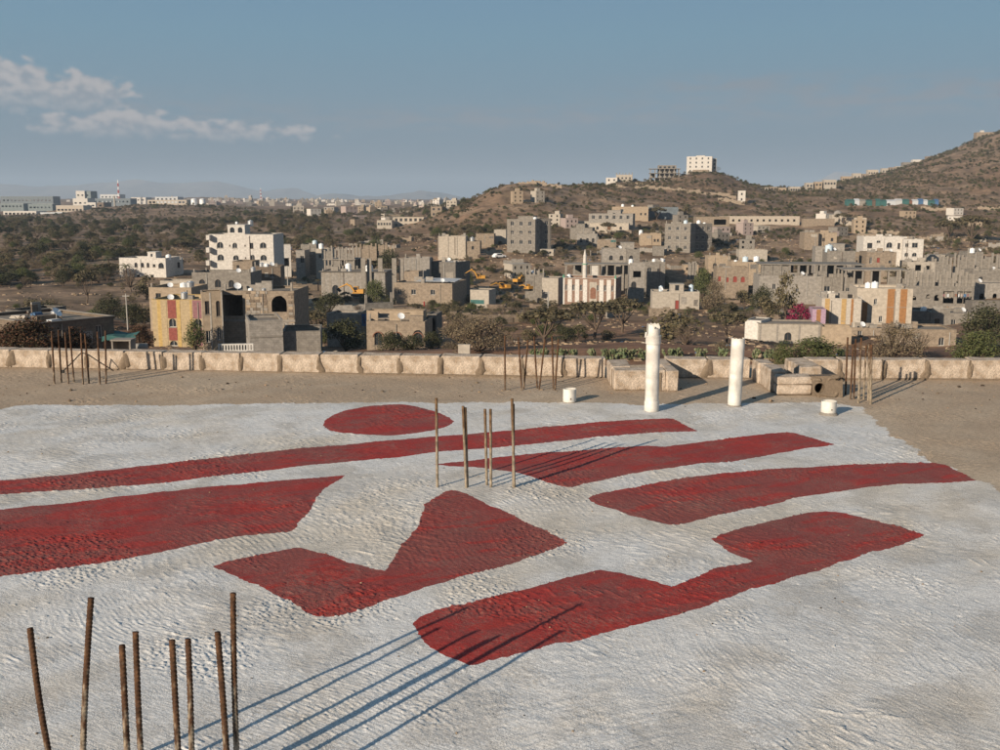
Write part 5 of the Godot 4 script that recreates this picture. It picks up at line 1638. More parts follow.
	frame_house("concrete_frame", "two-storey open concrete frame with columns right of the street", {"u0": 324, "u1": 355, "vt": 247, "vb": 271, "d": 262.0, "dep": 8.0, "yaw": 4, "floors": 2, "nx": 5, "nz": 3, "lid": false, "cw": 0.4, "fill": [[0, 1, 1.0], [0, 3, 0.9], [1, 2, 0.6], [0, 0, 0.5], [1, 0, 0.7], [1, 3, 0.5], [0, 0, 1.0, "grey_wall", 2], [0, 2, 1.0, "grey_wall", 2], [0, 3, 1.0, "grey_wall", 2], [1, 1, 0.8, "grey_wall", 2]]})
	house("grey_house", "long grey ground storey with a projecting slab below the concrete frame", {"u0": 321, "u1": 386, "vt": 271.5, "vb": 297, "d": 252.0, "dep": 10.0, "yaw": 4, "m": "light_grey_wall", "par": 0.1, "eave": 0.5, "cm": "concrete", "short": "the long grey ground storey",
		"stripes": [[0.02, 0.06, "concrete"], [0.12, 0.16, "concrete"], [0.26, 0.30, "concrete"], [0.50, 0.54, "concrete"], [0.68, 0.72, "concrete"], [0.90, 0.94, "concrete"]], "win": [[0.22, 0.5, 1.6, 2.4, true, "dark"]], "tanks": [[0.38, 0.35, 0.75, 1.9, "tank_white"], [0.72, 0.3, 0.9, 1.6, "tank_white"]]})
	for i in 5:
		var u: float = [361, 367, 378, 392, 399][i]
		house("wall_pier", "grey concrete wall pier, %s of five standing on the long ground storey" % ordinal(i, 5), {"u0": u, "u1": u + 4.5, "vt": 258.5, "vb": 272, "d": 250.0 + i, "dep": 0.5, "m": "concrete", "par": 0.02, "cat": "pier", "group": "piers on the grey ground storey"})
	frame_house("column_row", "row of tan columns of an unfinished storey behind the street houses", {"u0": 352, "u1": 392, "vt": 243.5, "vb": 252, "d": 300.0, "dep": 6.0, "yaw": 3, "floors": 1, "nx": 6, "nz": 2, "lid": false, "cw": 0.45, "m": "tan_wall", "fill": [[0, 0, 0.6, "tan_wall"], [0, 1, 0.4, "tan_wall"], [0, 2, 0.7, "tan_wall"], [0, 4, 0.7, "tan_wall"], [0, 1, 0.8, "tan_wall", 2], [0, 3, 0.8, "tan_wall", 2]]})
	# cream school-like building on the left flank of the hill
	house("cream_building", "cream three-storey building with rows of square windows far behind", {"u0": 393, "u1": 424, "vt": 217.5, "vb": 234, "d": 600.0, "dep": 12.0, "yaw": 5, "m": "cream_wall", "par": 0.6, "rows": 3, "cols": 6, "ww": 1.5, "wh": 1.7, "wk": "dark"})
	house("cream_building", "small grey-cream two-storey building left of the cream one", {"u0": 377, "u1": 392, "vt": 220.5, "vb": 234, "d": 590.0, "dep": 9.0, "yaw": 4, "m": "pale_wall", "par": 0.4, "rows": 2, "cols": 5, "ww": 1.0, "wh": 1.3})
	house("tower_house", "tall narrow tan house right of the cream building", {"u0": 431, "u1": 442, "vt": 207, "vb": 227, "d": 620.0, "dep": 9.0, "yaw": 10, "m": "tan_wall", "par": 0.4, "rows": 4, "cols": 2, "ww": 1.3, "wh": 1.3, "cols_top": [3, 2, 1.5]})
	house("tower_house", "tall brown house right beside the narrow tan one", {"u0": 442, "u1": 450, "vt": 208, "vb": 225, "d": 625.0, "dep": 8.0, "yaw": 10, "m": "grey_wall", "par": 0.4, "rows": 3, "cols": 2})
	house("brown_house", "small brown house right of the cream building", {"u0": 415, "u1": 425, "vt": 225, "vb": 236, "d": 520.0, "dep": 7.0, "yaw": -12, "m": "brown_wall", "par": 0.3})
	house("pale_block_house", "pale windowless block house divided into three panels", {"u0": 438, "u1": 466, "vt": 236.5, "vb": 255, "d": 330.0, "dep": 8.0, "yaw": 3, "m": "cream_wall", "par": 0.4, "stripes": [[0.36, 0.385, "concrete"], [0.68, 0.705, "concrete"], [0.0, 0.02, "concrete"], [0.975, 1.0, "concrete"]]})
	house("brown_house", "low tan house right of the pale block house", {"u0": 467, "u1": 480, "vt": 241.5, "vb": 252, "d": 328.0, "dep": 7.0, "yaw": 3, "m": "tan_wall", "par": 0.3, "win": [[0.45, 0.8, 0.8, 1.1, true, "dark"]], "short": "the low tan house", "tanks": [[0.35, 0.4, 0.7, 1.6, "tank_steel"]]})
	house("grey_house", "tall grey three-storey house with a dark right side below the ridge", {"u0": 507, "u1": 535, "vt": 219.5, "vb": 247, "d": 335.0, "dep": 9.0, "yaw": 20, "m": "grey_wall", "par": 0.5, "rows": 3, "cols": 3, "side": 2, "arch": true, "ww": 1.1, "wh": 1.4, "wk": "light", "band": [4.2], "short": "the tall grey house",
		"up": [[0.2, 0.75, 0.9, 0.4, {}]], "tanks": [[0.9, 0.3, 0.6, 1.2, "tank_white"]]})
	house("grey_house", "square-windowed right side of the tall grey house, shade in its wall colour", {"u0": 534, "u1": 551, "vt": 219, "vb": 246, "d": 338.0, "dep": 9.0, "yaw": -12, "m": "dark_grey_wall", "par": 0.5, "rows": 3, "cols": 2, "ww": 1.1, "wh": 1.3, "wk": "light"})  # darker wall stands in for the shaded right face of the tall house
	house("ruined_house", "roofless stone house left of the tall grey house", {"u0": 476, "u1": 494, "vt": 234, "vb": 243, "d": 352.0, "dep": 6.0, "yaw": 5, "m": "tan_wall", "par": 1.5, "cols_top": [4, 2, 1.2]})
	house("ruined_house", "second roofless stone house against the tall grey house", {"u0": 494, "u1": 506, "vt": 230, "vb": 243, "d": 360.0, "dep": 6.0, "yaw": 5, "m": "pale_wall", "par": 1.0, "cols_top": [3, 2, 1.0]})
	house("grey_house", "grey block house front of columns in the left centre", {"u0": 404, "u1": 430, "vt": 258, "vb": 280, "d": 262.0, "dep": 5.0, "yaw": 4, "m": "light_grey_wall", "par": 0.3, "stripes": [[0.06, 0.13, "concrete"], [0.22, 0.29, "concrete"], [0.38, 0.45, "concrete"], [0.54, 0.61, "concrete"]]})
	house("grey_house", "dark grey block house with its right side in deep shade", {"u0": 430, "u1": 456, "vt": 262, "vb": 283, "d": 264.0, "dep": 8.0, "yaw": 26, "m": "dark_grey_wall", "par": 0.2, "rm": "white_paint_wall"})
	var t := house("long_house", "long single-storey tan house with three square windows", {"u0": 393, "u1": 453, "vt": 283, "vb": 302, "d": 240.0, "dep": 13.0, "yaw": 13, "m": "tan_wall", "par": 0.3, "win": [[0.10, 1.7, 1.0, 1.1, false, "light"], [0.34, 1.7, 1.1, 1.2, false, "light"], [0.67, 1.7, 1.1, 1.2, false, "light"]]})
	var sz: Vector3 = t.get_meta("size")
	for i in 9:
		part("roof_sheet", box_mesh(Vector3(-0.55, 0, -3.4), Vector3(0.53, 0.05, 3.4)), M.zinc, t).transform = Transform3D(Basis(Vector3.RIGHT, 0.05), Vector3(sz.x * (0.0 + 0.075 * i) - 2.6, sz.y + 0.2, -1.5))
	house("shed", "tan roof room on the long tan house", {"u0": 404, "u1": 419, "vt": 271.5, "vb": 284, "d": 249.0, "dep": 4.0, "yaw": 10, "m": "tan_wall", "par": 0.2, "cat": "shed"})
	house("shed", "small grey shack with a teal tarpaulin below the diggers", {"u0": 470, "u1": 489, "vt": 290, "vb": 304, "d": 232.0, "dep": 5.0, "yaw": 18, "m": "pale_wall", "par": 0.2, "cat": "shed", "stripes": [[0.02, 0.75, "teal_sheet", 0.0, 2.2]]})
	house("grey_house", "low grey house left of the mosque yard", {"u0": 525, "u1": 544, "vt": 274.5, "vb": 292, "d": 262.0, "dep": 6.0, "yaw": 5, "m": "grey_wall", "par": 0.2, "cols_top": [5, 1, 1.8]})
	house("grey_house", "pale flat-roofed house beside the mosque", {"u0": 542, "u1": 558, "vt": 278, "vb": 293, "d": 256.0, "dep": 6.0, "yaw": 16, "m": "pale_wall", "par": 0.2})
	build_mosque()
	house("grey_house", "grey upper house with three arched windows behind the mosque", {"u0": 602, "u1": 628, "vt": 249, "vb": 283, "d": 282.0, "dep": 8.0, "yaw": 3, "m": "light_grey_wall", "par": 0.4, "win": [[0.33, 6.2, 1.0, 1.3, true, "dark"], [0.73, 6.2, 1.0, 1.3, true, "dark"]], "up": [[0.75, 1.25, 1.6, 0.5, {}]]})
	house("grey_house", "right bay of the grey upper house behind the mosque", {"u0": 626, "u1": 639, "vt": 249.5, "vb": 283, "d": 279.0, "dep": 8.0, "yaw": 3, "m": "grey_wall", "par": 0.4, "win": [[0.35, 6.1, 1.0, 1.3, true, "dark"]]})
	frame_house("concrete_frame", "open grey concrete storey with columns behind the mosque", {"u0": 565, "u1": 632, "vt": 264, "vb": 281, "d": 272.0, "dep": 7.0, "yaw": 3, "floors": 1, "nx": 9, "nz": 2, "cw": 0.4, "fill": [[0, 3, 1.0, "white_wall"], [0, 0, 0.3], [0, 6, 0.4], [0, 1, 1.0, "grey_wall", 2], [0, 3, 1.0, "grey_wall", 2], [0, 5, 1.0, "grey_wall", 2], [0, 7, 1.0, "grey_wall", 2]]})
	house("grey_house", "narrow grey house with an arched doorway right of the mosque", {"u0": 629, "u1": 644, "vt": 263, "vb": 297, "d": 262.0, "dep": 6.0, "yaw": 3, "m": "light_grey_wall", "par": 0.3, "rows": 2, "fl": 3.6, "win": [[0.3, 2.2, 1.3, 1.7, true, "dark"], [0.5, 5.0, 2.0, 1.6, false, "hole"]], "short": "the narrow house right of the mosque", "tanks": [[0.1, 0.2, 0.6, 1.3, "tank_white"]]})
	house("grey_house", "low grey house with one arched window further right of the mosque", {"u0": 644, "u1": 665, "vt": 262, "vb": 278, "d": 275.0, "dep": 7.0, "yaw": 3, "m": "grey_wall", "par": 0.3, "win": [[0.25, 1.4, 1.2, 1.4, true, "light"], [0.7, 1.6, 0.8, 0.9, false, "dark"]], "short": "the low grey arched house", "tanks": [[0.5, 0.4, 0.5, 1.0, "tank_white"], [0.95, 0.4, 0.5, 1.0, "tank_white"]]})
	house("tower_house", "grey house with a raised middle and a red door", {"u0": 652, "u1": 699, "vt": 291.5, "vb": 311, "d": 232.0, "dep": 6.0, "yaw": 4, "m": "pale_wall", "par": 0.3, "win": [[0.53, 0.0, 0.9, 2.4, false, "red_door"]], "short": "the house with the red door", "tanks": [[0.2, 0.5, 0.45, 1.4, "tank_blue"], [0.85, 0.5, 0.55, 1.7, "tank_blue"]], "up": [[0.38, 0.66, 1.7, 0.5, {"win": [[0.5, 0.7, 0.9, 1.2, false, "dark"]], "back": 3.1}]]})
	house("tan_house", "sand-coloured house with an arched window above the red windows", {"u0": 708, "u1": 730, "vt": 256.5, "vb": 272, "d": 300.0, "dep": 7.0, "yaw": 3, "m": "sand_wall", "par": 0.3, "win": [[0.3, 0.9, 1.1, 1.7, true, "dark"]]})
	house("tan_house", "tan house with red arched windows in the right centre", {"u0": 716, "u1": 748, "vt": 268, "vb": 290, "d": 262.0, "dep": 8.0, "yaw": 6, "m": "tan_wall", "par": 0.6, "win": [[0.10, 2.2, 0.7, 1.2, false, "red_door"], [0.35, 2.0, 0.6, 1.2, true, "red_door"], [0.58, 2.0, 1.0, 1.5, true, "red_door"], [0.82, 2.0, 1.0, 1.4, true, "red_door"]], "short": "the house with red arched windows", "tanks": [[0.4, 0.2, 0.45, 0.7, "tank_white"]]})
	house("tan_house", "sandy house with tanks behind the red-windowed house", {"u0": 731, "u1": 760, "vt": 262, "vb": 280, "d": 285.0, "dep": 8.0, "yaw": 4, "m": "sand_wall", "par": 0.4, "win": [[0.45, 2.4, 0.6, 0.9, false, "dark"]], "short": "the sandy house", "tanks": [[0.2, 0.4, 0.45, 0.8, "tank_white"], [0.55, 0.5, 0.8, 1.7, "tank_blue"], [0.93, 0.5, 0.8, 1.8, "tank_white"]]})
	frame_house("column_row", "pair of short white columns of a stalled building", {"u0": 689, "u1": 697, "vt": 261, "vb": 271, "d": 290.0, "dep": 2.0, "floors": 1, "nx": 3, "nz": 2, "cw": 0.6, "lid": false})
	# the long unfinished house on the right
	house("long_unfinished_house", "long grey unfinished house with blank walls on the right", {"u0": 759, "u1": 822, "vt": 276, "vb": 296, "d": 240.0, "dep": 10.0, "yaw": 6, "m": "light_grey_wall", "par": 0.3, "rows": 1, "win": [[0.24, 1.5, 0.8, 1.3, false, "light"], [0.60, 0.7, 0.8, 1.1, false, "light"]]})
	frame_house("concrete_frame", "open upper storey with window gaps over the long unfinished house", {"u0": 762, "u1": 862, "vt": 264, "vb": 277, "d": 243.0, "dep": 9.0, "yaw": 6, "floors": 1, "nx": 12, "nz": 2, "cw": 0.5, "m": "grey_wall", "fill": [[0, 0, 1.0], [0, 1, 1.0], [0, 2, 0.9], [0, 3, 0.35], [0, 4, 0.35], [0, 6, 0.5], [0, 8, 0.3], [0, 9, 0.3], [0, 10, 0.3], [0, 3, 1.0, "grey_wall", 2], [0, 5, 1.0, "grey_wall", 2], [0, 8, 1.0, "grey_wall", 2], [0, 9, 1.0, "grey_wall", 2]]})
	house("long_unfinished_house", "grey right half of the long unfinished house with small windows", {"u0": 822, "u1": 862, "vt": 277.5, "vb": 300, "d": 238.0, "dep": 9.0, "yaw": 6, "m": "grey_wall", "par": 0.3, "win": [[0.12, 1.4, 1.4, 1.8, false, "light"], [0.62, 1.9, 0.9, 1.0, false, "light"]], "stripes": [[0.0, 0.05, "concrete"], [0.04, 0.30, "white_paint_wall", 1.2, 3.1]]})
	frame_house("concrete_frame", "flat slab on thin columns in the right middle distance", {"u0": 845, "u1": 905, "vt": 269.5, "vb": 290, "d": 232.0, "dep": 8.0, "yaw": 6, "floors": 1, "nx": 8, "nz": 3, "cw": 0.35, "fill": [[0, 2, 1.0, "grey_wall", 2], [0, 4, 1.0, "grey_wall", 2], [0, 5, 0.7], [0, 6, 0.6], [0, 1, 0.6, "grey_wall", 2]]})
	house("unfinished_house", "grey ground storey with small arched holes and two dark bays", {"u0": 908, "u1": 971, "vt": 286, "vb": 312, "d": 222.0, "dep": 9.0, "yaw": 8, "m": "grey_wall", "par": 0.2, "rows": 1, "fl": 4.2,
		"win": [[0.09, 2.5, 1.2, 0.9, true, "hole"], [0.31, 2.9, 0.8, 0.9, true, "hole"], [0.44, 2.4, 1.0, 1.3, true, "hole"], [0.62, 1.9, 2.2, 2.6, false, "hole"], [0.86, 1.9, 3.0, 2.6, false, "hole"]]})
	frame_house("column_row", "dense row of tall concrete columns above the two dark bays", {"u0": 908, "u1": 972, "vt": 270, "vb": 286.5, "d": 222.5, "dep": 8.0, "yaw": 8, "floors": 1, "nx": 11, "nz": 2, "cw": 0.5, "lid": false, "fill": [[0, 0, 0.5], [0, 2, 0.85], [0, 3, 0.75], [0, 5, 0.9], [0, 6, 0.55], [0, 8, 0.7], [0, 9, 0.85], [0, 1, 0.9, "grey_wall", 2], [0, 4, 0.9, "grey_wall", 2], [0, 7, 0.9, "grey_wall", 2]]})
	for i in 7:                                          # laundry in the dark bay
		var st := begin()
		var hw := 0.16 + 0.05 * (i % 3)
		for k in 4:
			var z0 := 0.04 * sin(k * 1.9 + i); var z1 := 0.04 * sin((k + 1) * 1.9 + i)
			quad(st, Vector3(-hw + hw * k / 2.0, -0.55 - 0.1 * (i % 2), z0), Vector3(-hw + hw * k / 2.0, 0, z0), Vector3(-hw + hw * (k + 1) / 2.0, 0, z1), Vector3(-hw + hw * (k + 1) / 2.0, -0.55 - 0.1 * (i % 2), z1))
		var o := part("hanging_garment", st.commit(), M[["mauve_paint", "white_sheet", "tile_red", "white_sheet", "pink_wall", "blue_sheet", "mauve_paint"][i]], self)
		o.position = at([944, 948, 956, 959, 962, 965, 968][i], 294.0, 220.0)
		tag(o, "garment hung to dry, %s of seven in the dark bays" % ordinal(i, 7), "garment", "laundry in the dark bays")
	house("unfinished_house", "grey house with two tall arched openings at the right edge", {"u0": 973, "u1": 1022, "vt": 283, "vb": 312, "d": 228.0, "dep": 9.0, "yaw": 5, "m": "light_grey_wall", "par": 0.4, "rows": 1, "win": [[0.16, 2.2, 1.0, 1.9, true, "hole"], [0.42, 2.2, 0.9, 1.9, true, "hole"], [0.8, 2.2, 0.9, 1.9, true, "hole"]]})
	house("grey_house", "blank grey house with a small hole behind the right edge houses", {"u0": 972, "u1": 1010, "vt": 271, "vb": 290, "d": 250.0, "dep": 8.0, "yaw": 5, "m": "grey_wall", "par": 0.3, "win": [[0.22, 2.4, 1.0, 0.8, true, "dark"]]})
	house("low_wall", "grey yard wall at the far right under the arched openings", {"u0": 972, "u1": 1015, "vt": 302, "vb": 315, "d": 205.0, "dep": 4.0, "yaw": 5, "m": "dark_grey_wall", "par": 0.6, "cat": "wall"})
	frame_house("column_row", "far row of concrete columns at the right edge", {"u0": 935, "u1": 1012, "vt": 255, "vb": 270, "d": 285.0, "dep": 9.0, "yaw": 4, "floors": 1, "nx": 11, "nz": 2, "cw": 0.5, "lid": false, "fill": [[0, 0, 0.6], [0, 1, 0.4], [0, 3, 0.7], [0, 4, 0.8], [0, 6, 0.8], [0, 7, 0.5], [0, 9, 0.6], [0, 2, 0.8, "grey_wall", 2], [0, 5, 0.8, "grey_wall", 2], [0, 8, 0.8, "grey_wall", 2]]})
	house("grey_house", "small grey house among the far columns with a tank", {"u0": 966, "u1": 982, "vt": 252, "vb": 270, "d": 292.0, "dep": 6.0, "yaw": 4, "m": "grey_wall", "par": 0.3, "short": "the house among the far columns", "tanks": [[0.3, 0.0, 0.7, 1.4, "tank_white"]]})
	house("white_house", "large white two-storey house with grilled windows on the right", {"u0": 863, "u1": 905, "vt": 237, "vb": 262, "d": 318.0, "dep": 9.0, "yaw": 6, "m": "white_wall", "par": 0.5, "rows": 2, "win": [[0.15, 4.2, 1.5, 1.6, false, "dark"], [0.35, 5.8, 1.2, 0.7, false, "light"], [0.60, 4.3, 1.8, 1.7, true, "light"], [0.82, 4.0, 0.8, 1.8, false, "dark"], [0.92, 4.0, 0.8, 1.8, false, "dark"]]})
	house("white_house", "white right wing projecting from the large white house", {"u0": 903, "u1": 922, "vt": 239.5, "vb": 260, "d": 315.0, "dep": 8.0, "yaw": 8, "m": "white_wall", "par": 0.4, "rows": 2, "win": [[0.18, 3.9, 1.0, 1.1, false, "light"], [0.58, 3.7, 1.7, 1.5, false, "light"], [0.18, 1.0, 1.1, 1.2, true, "light"], [0.58, 1.0, 1.4, 1.2, true, "light"]]})
	house("brown_house", "low brown house in front of the large white house", {"u0": 866, "u1": 895, "vt": 252.5, "vb": 272, "d": 288.0, "dep": 8.0, "yaw": 5, "m": "tan_wall", "par": 0.3, "win": [[0.15, 2.3, 0.7, 1.8, false, "white"], [0.4, 2.6, 0.8, 1.3, false, "red_door"], [0.8, 2.4, 0.8, 0.8, false, "dark"]]})
	house("brown_house", "low tan house with dark openings right of the brown one", {"u0": 907, "u1": 934, "vt": 262, "vb": 274, "d": 286.0, "dep": 7.0, "yaw": 5, "m": "pale_wall", "par": 0.2, "rows": 1, "win": [[0.4, 0.9, 1.6, 1.6, false, "hole"], [0.75, 0.9, 1.0, 1.4, false, "hole"]]})
	house("tan_house", "two plain beige blocks on the slope above the unfinished house", {"u0": 804, "u1": 818, "vt": 232.5, "vb": 247, "d": 372.0, "dep": 8.0, "yaw": 4, "m": "tan_wall", "par": 0.3})
	house("tan_house", "beige block with two small windows on the right slope", {"u0": 818, "u1": 836, "vt": 233, "vb": 248, "d": 374.0, "dep": 8.0, "yaw": 6, "m": "sand_wall", "par": 0.3, "win": [[0.3, 2.4, 0.9, 1.2, false, "dark"], [0.75, 2.4, 0.9, 1.2, false, "dark"]]})
	house("grey_house", "grey house with a light blue tank beneath the beige blocks", {"u0": 827, "u1": 854, "vt": 251, "vb": 270, "d": 290.0, "dep": 8.0, "yaw": 8, "m": "grey_wall", "par": 0.4, "short": "the grey slope house", "tanks": [[0.08, 0.2, 1.05, 2.1, "tank_blue"]], "cols_top": [3, 2, 1.2], "up": [[0.2, 0.7, 1.8, 0.5, {"m": "light_grey_wall"}]]})
	house("tower_house", "narrow grey house left of the blue tank", {"u0": 815, "u1": 827, "vt": 247, "vb": 266, "d": 300.0, "dep": 6.0, "yaw": 8, "m": "light_grey_wall", "par": 0.3})
	house("low_wall", "long pale wall on the slope above the sandy house", {"u0": 739, "u1": 767, "vt": 250, "vb": 259, "d": 330.0, "dep": 6.0, "yaw": 4, "m": "pale_wall", "par": 0.8, "cat": "wall"})

func build_mosque():
	var t := house("mosque", "small mosque with red brick and white pilasters and a minaret", {"u0": 563, "u1": 615, "vt": 278, "vb": 304, "d": 246.0, "dep": 9.0, "yaw": 15, "m": "brick_wall", "cat": "mosque", "par": 0.5, "cm": "white_wall", "short": "the mosque",
		"stripes": [[0.0, 0.03, "white_paint_wall"], [0.09, 0.17, "white_paint_wall", 0.4, 0.3], [0.23, 0.31, "white_paint_wall", 0.4, 0.3], [0.38, 0.46, "white_paint_wall", 0.4, 0.3], [0.69, 0.77, "white_paint_wall", 0.4, 0.3], [0.83, 0.91, "white_paint_wall", 0.4, 0.3], [0.97, 1.0, "white_paint_wall"], [0.505, 0.645, "pale_wall", 0.4, 0.9]],
		"win": [[0.20, 3.2, 0.6, 1.4, true, "white"], [0.345, 3.2, 0.6, 1.4, true, "white"], [0.665, 3.2, 0.5, 1.4, true, "white"], [0.80, 3.2, 0.6, 1.4, true, "white"], [0.94, 3.2, 0.5, 1.4, true, "white"], [0.06, 3.2, 0.5, 1.4, true, "white"]],
		"rwin": [[0.2, 3.2, 0.5, 1.2, true, "dark"], [0.5, 3.2, 0.5, 1.2, true, "dark"], [0.8, 3.2, 0.5, 1.2, true, "dark"]], "tanks": [[0.03, 0.6, 0.5, 1.0, "tank_white"]]})
	var sz: Vector3 = t.get_meta("size")
	var ds := begin()
	box(ds, Vector3(-0.7, 1.3, 0), Vector3(0.7, 3.3, 0.05))
	for k in 10:
		tri(ds, Vector3(0, 3.3, 0.05), Vector3(0.7 * cos(PI * (k + 1) / 10.0), 3.3 + 0.7 * sin(PI * (k + 1) / 10.0), 0.05), Vector3(0.7 * cos(PI * k / 10.0), 3.3 + 0.7 * sin(PI * k / 10.0), 0.05))
	part("door", ds.commit(), M.tile_red, t).position = Vector3((0.575 - 0.5) * sz.x, 0, sz.z / 2 + 0.04)
	for x in [-sz.x / 2 + 0.1, sz.x / 2 - 0.1]:
		var st := begin()
		lathe(st, [[0.28, 0.0], [0.22, 0.25], [0.05, 0.75], [0.0, 0.8]], 8)
		part("corner_finial", st.commit(), M.minaret_green, t).position = Vector3(x, sz.y + 0.07, sz.z / 2 - 0.1)
	var m := Node3D.new()
	m.name = "minaret"
	t.add_child(m)
	m.position = Vector3(-sz.x * 0.5 + sz.x * 0.34, sz.y - 0.5, -0.5)
	var s2 := begin()
	lathe(s2, [[0.55, 0.0], [0.5, 3.4], [0.62, 3.45], [0.62, 3.7], [0.45, 3.75], [0.42, 5.6], [0.35, 5.8], [0.12, 6.9], [0.0, 7.2]], 12)
	part("shaft", s2.commit(), M.white_wall, m)
	s2 = begin()
	lathe(s2, [[0.64, 3.47], [0.70, 3.5], [0.70, 3.62], [0.64, 3.66]], 12)
	part("balcony_ring", s2.commit(), M.minaret_green, m)

func build_hill_houses():
	house("hilltop_house", "white four-storey house crowning the hill", {"u0": 687, "u1": 711, "vt": 157, "vb": 173, "d": 790.0, "dep": 12.0, "yaw": 14, "m": "white_wall", "cat": "building", "par": 0.7, "rows": 4, "cols": 4, "side": 3, "ww": 1.1, "wh": 1.4, "wk": "light", "up": [[0.35, 0.7, 1.0, 0.4, {}]]})
	house("hilltop_house", "lower right wing of the white hilltop house", {"u0": 709, "u1": 716, "vt": 159, "vb": 174, "d": 793.0, "dep": 8.0, "yaw": 6, "m": "cream_wall", "cat": "building", "par": 0.5, "rows": 4, "cols": 2, "ww": 1.4, "wh": 1.6, "band": [3.0, 6.0, 9.0]})
	house("hilltop_house", "tan stone base storey under the white hilltop house", {"u0": 693, "u1": 708, "vt": 170, "vb": 175, "d": 778.0, "dep": 8.0, "yaw": 14, "m": "tan_wall", "cat": "building", "par": 0.2})
	frame_house("concrete_frame", "open concrete skeleton of a building left of the hilltop house", {"u0": 650, "u1": 678.5, "vt": 169, "vb": 186.5, "d": 745.0, "dep": 12.0, "yaw": 8, "floors": 4, "nx": 7, "nz": 4, "cw": 0.6, "over": 0.9, "fill": [[0, 1, 1.0], [0, 4, 1.0], [0, 2, 1.0, "grey_wall", 2], [1, 1, 1.0, "grey_wall", 2], [1, 3, 1.0, "grey_wall", 2], [2, 4, 1.0, "grey_wall", 2], [3, 2, 1.0, "grey_wall", 2], [2, 0, 1.0, "grey_wall", 2]]})
	house("roof_room", "roof room on top of the hilltop concrete skeleton", {"u0": 658, "u1": 676, "vt": 165.5, "vb": 169.5, "d": 748.0, "dep": 7.0, "yaw": 8, "m": "grey_wall", "cat": "roof room", "par": 0.3, "rows": 1, "cols": 4, "ww": 1.6, "wh": 1.3})
	house("white_house", "white and beige house on the ridge left of the skeleton", {"u0": 606, "u1": 617, "vt": 178, "vb": 187, "d": 760.0, "dep": 9.0, "yaw": 8, "m": "white_wall", "par": 0.5, "rows": 2, "cols": 2})
	house("tan_house", "beige half-built house on the ridge beside the white one", {"u0": 616, "u1": 632, "vt": 175, "vb": 187, "d": 765.0, "dep": 9.0, "yaw": 8, "m": "pale_wall", "par": 0.5, "rows": 2, "cols": 4, "cols_top": [6, 2, 2.0]})
	house("low_wall", "beige retaining wall on the ridge right of the half-built house", {"u0": 628, "u1": 648, "vt": 183, "vb": 188, "d": 740.0, "dep": 5.0, "yaw": 10, "m": "sand_wall", "cat": "wall", "par": 0.4})
	house("grey_house", "broad grey villa with a central bay on the hillside", {"u0": 589, "u1": 632, "vt": 214, "vb": 229, "d": 425.0, "dep": 9.0, "yaw": 13, "m": "light_grey_wall", "par": 0.5, "rows": 2, "cols": 6, "side": 2, "ww": 1.2, "wh": 1.5, "wk": "light", "up": [[0.42, 0.72, 1.4, 0.7, {"cols": 1, "back": 2.0}]]})
	house("sand_house", "tan ground storey of the broad grey villa", {"u0": 590, "u1": 628, "vt": 223.5, "vb": 231, "d": 419.0, "dep": 4.0, "yaw": 13, "m": "cream_wall", "par": 0.2, "win": [[0.2, 0.6, 1.0, 1.2, true, "dark"], [0.5, 0.4, 1.4, 1.8, false, "brown_door"], [0.8, 0.6, 1.0, 1.2, true, "dark"]]})
	house("sand_house", "sandy yellow house with two tanks behind the grey villa", {"u0": 612, "u1": 648, "vt": 207, "vb": 217, "d": 470.0, "dep": 9.0, "yaw": 6, "m": "sand_wall", "par": 0.4, "short": "the sandy hillside house", "win": [[0.28, 2.3, 1.4, 1.2, false, "light"], [0.8, 0.8, 0.8, 1.0, false, "dark"], [0.92, 0.8, 0.8, 1.0, false, "dark"]], "tanks": [[0.3, 0.4, 0.7, 1.6, "tank_white"], [0.57, 0.4, 0.6, 1.2, "tank_white"]]})
	house("warehouse", "long bluish grey shed right of the sandy hillside house", {"u0": 648, "u1": 678, "vt": 207.5, "vb": 216, "d": 480.0, "dep": 12.0, "yaw": 4, "m": "factory_blue", "cat": "shed", "par": 0.2})
	house("grey_house", "small grey house with three arches on the lower hillside", {"u0": 577, "u1": 597, "vt": 234, "vb": 245, "d": 365.0, "dep": 7.0, "yaw": 8, "m": "light_grey_wall", "par": 0.3, "win": [[0.2, 0.9, 0.9, 1.5, true, "dark"], [0.52, 0.9, 0.9, 1.5, true, "dark"], [0.8, 0.9, 0.9, 1.5, true, "dark"]]})
	house("grey_house", "grey block behind the house with three arches", {"u0": 570, "u1": 592, "vt": 228, "vb": 238, "d": 385.0, "dep": 8.0, "yaw": 12, "m": "grey_wall", "par": 0.3, "up": [[0.2, 0.6, 1.4, 0.5, {}]]})
	house("brown_house", "low brown house with a teal cover on the lower hillside", {"u0": 597, "u1": 616, "vt": 240, "vb": 249, "d": 355.0, "dep": 7.0, "yaw": 6, "m": "tan_wall", "par": 0.3, "stripes": [[0.72, 0.98, "teal_sheet", 2.3]]})
	house("sand_house", "sand-coloured low house left of the tall hillside block", {"u0": 640, "u1": 661, "vt": 234, "vb": 245, "d": 362.0, "dep": 7.0, "yaw": 4, "m": "sand_wall", "par": 0.4, "win": [[0.7, 1.1, 0.7, 1.0, false, "dark"], [0.85, 1.1, 0.7, 1.0, false, "dark"]], "short": "the low sand house", "tanks": [[0.05, 0.3, 0.7, 1.7, "tank_white"]]})
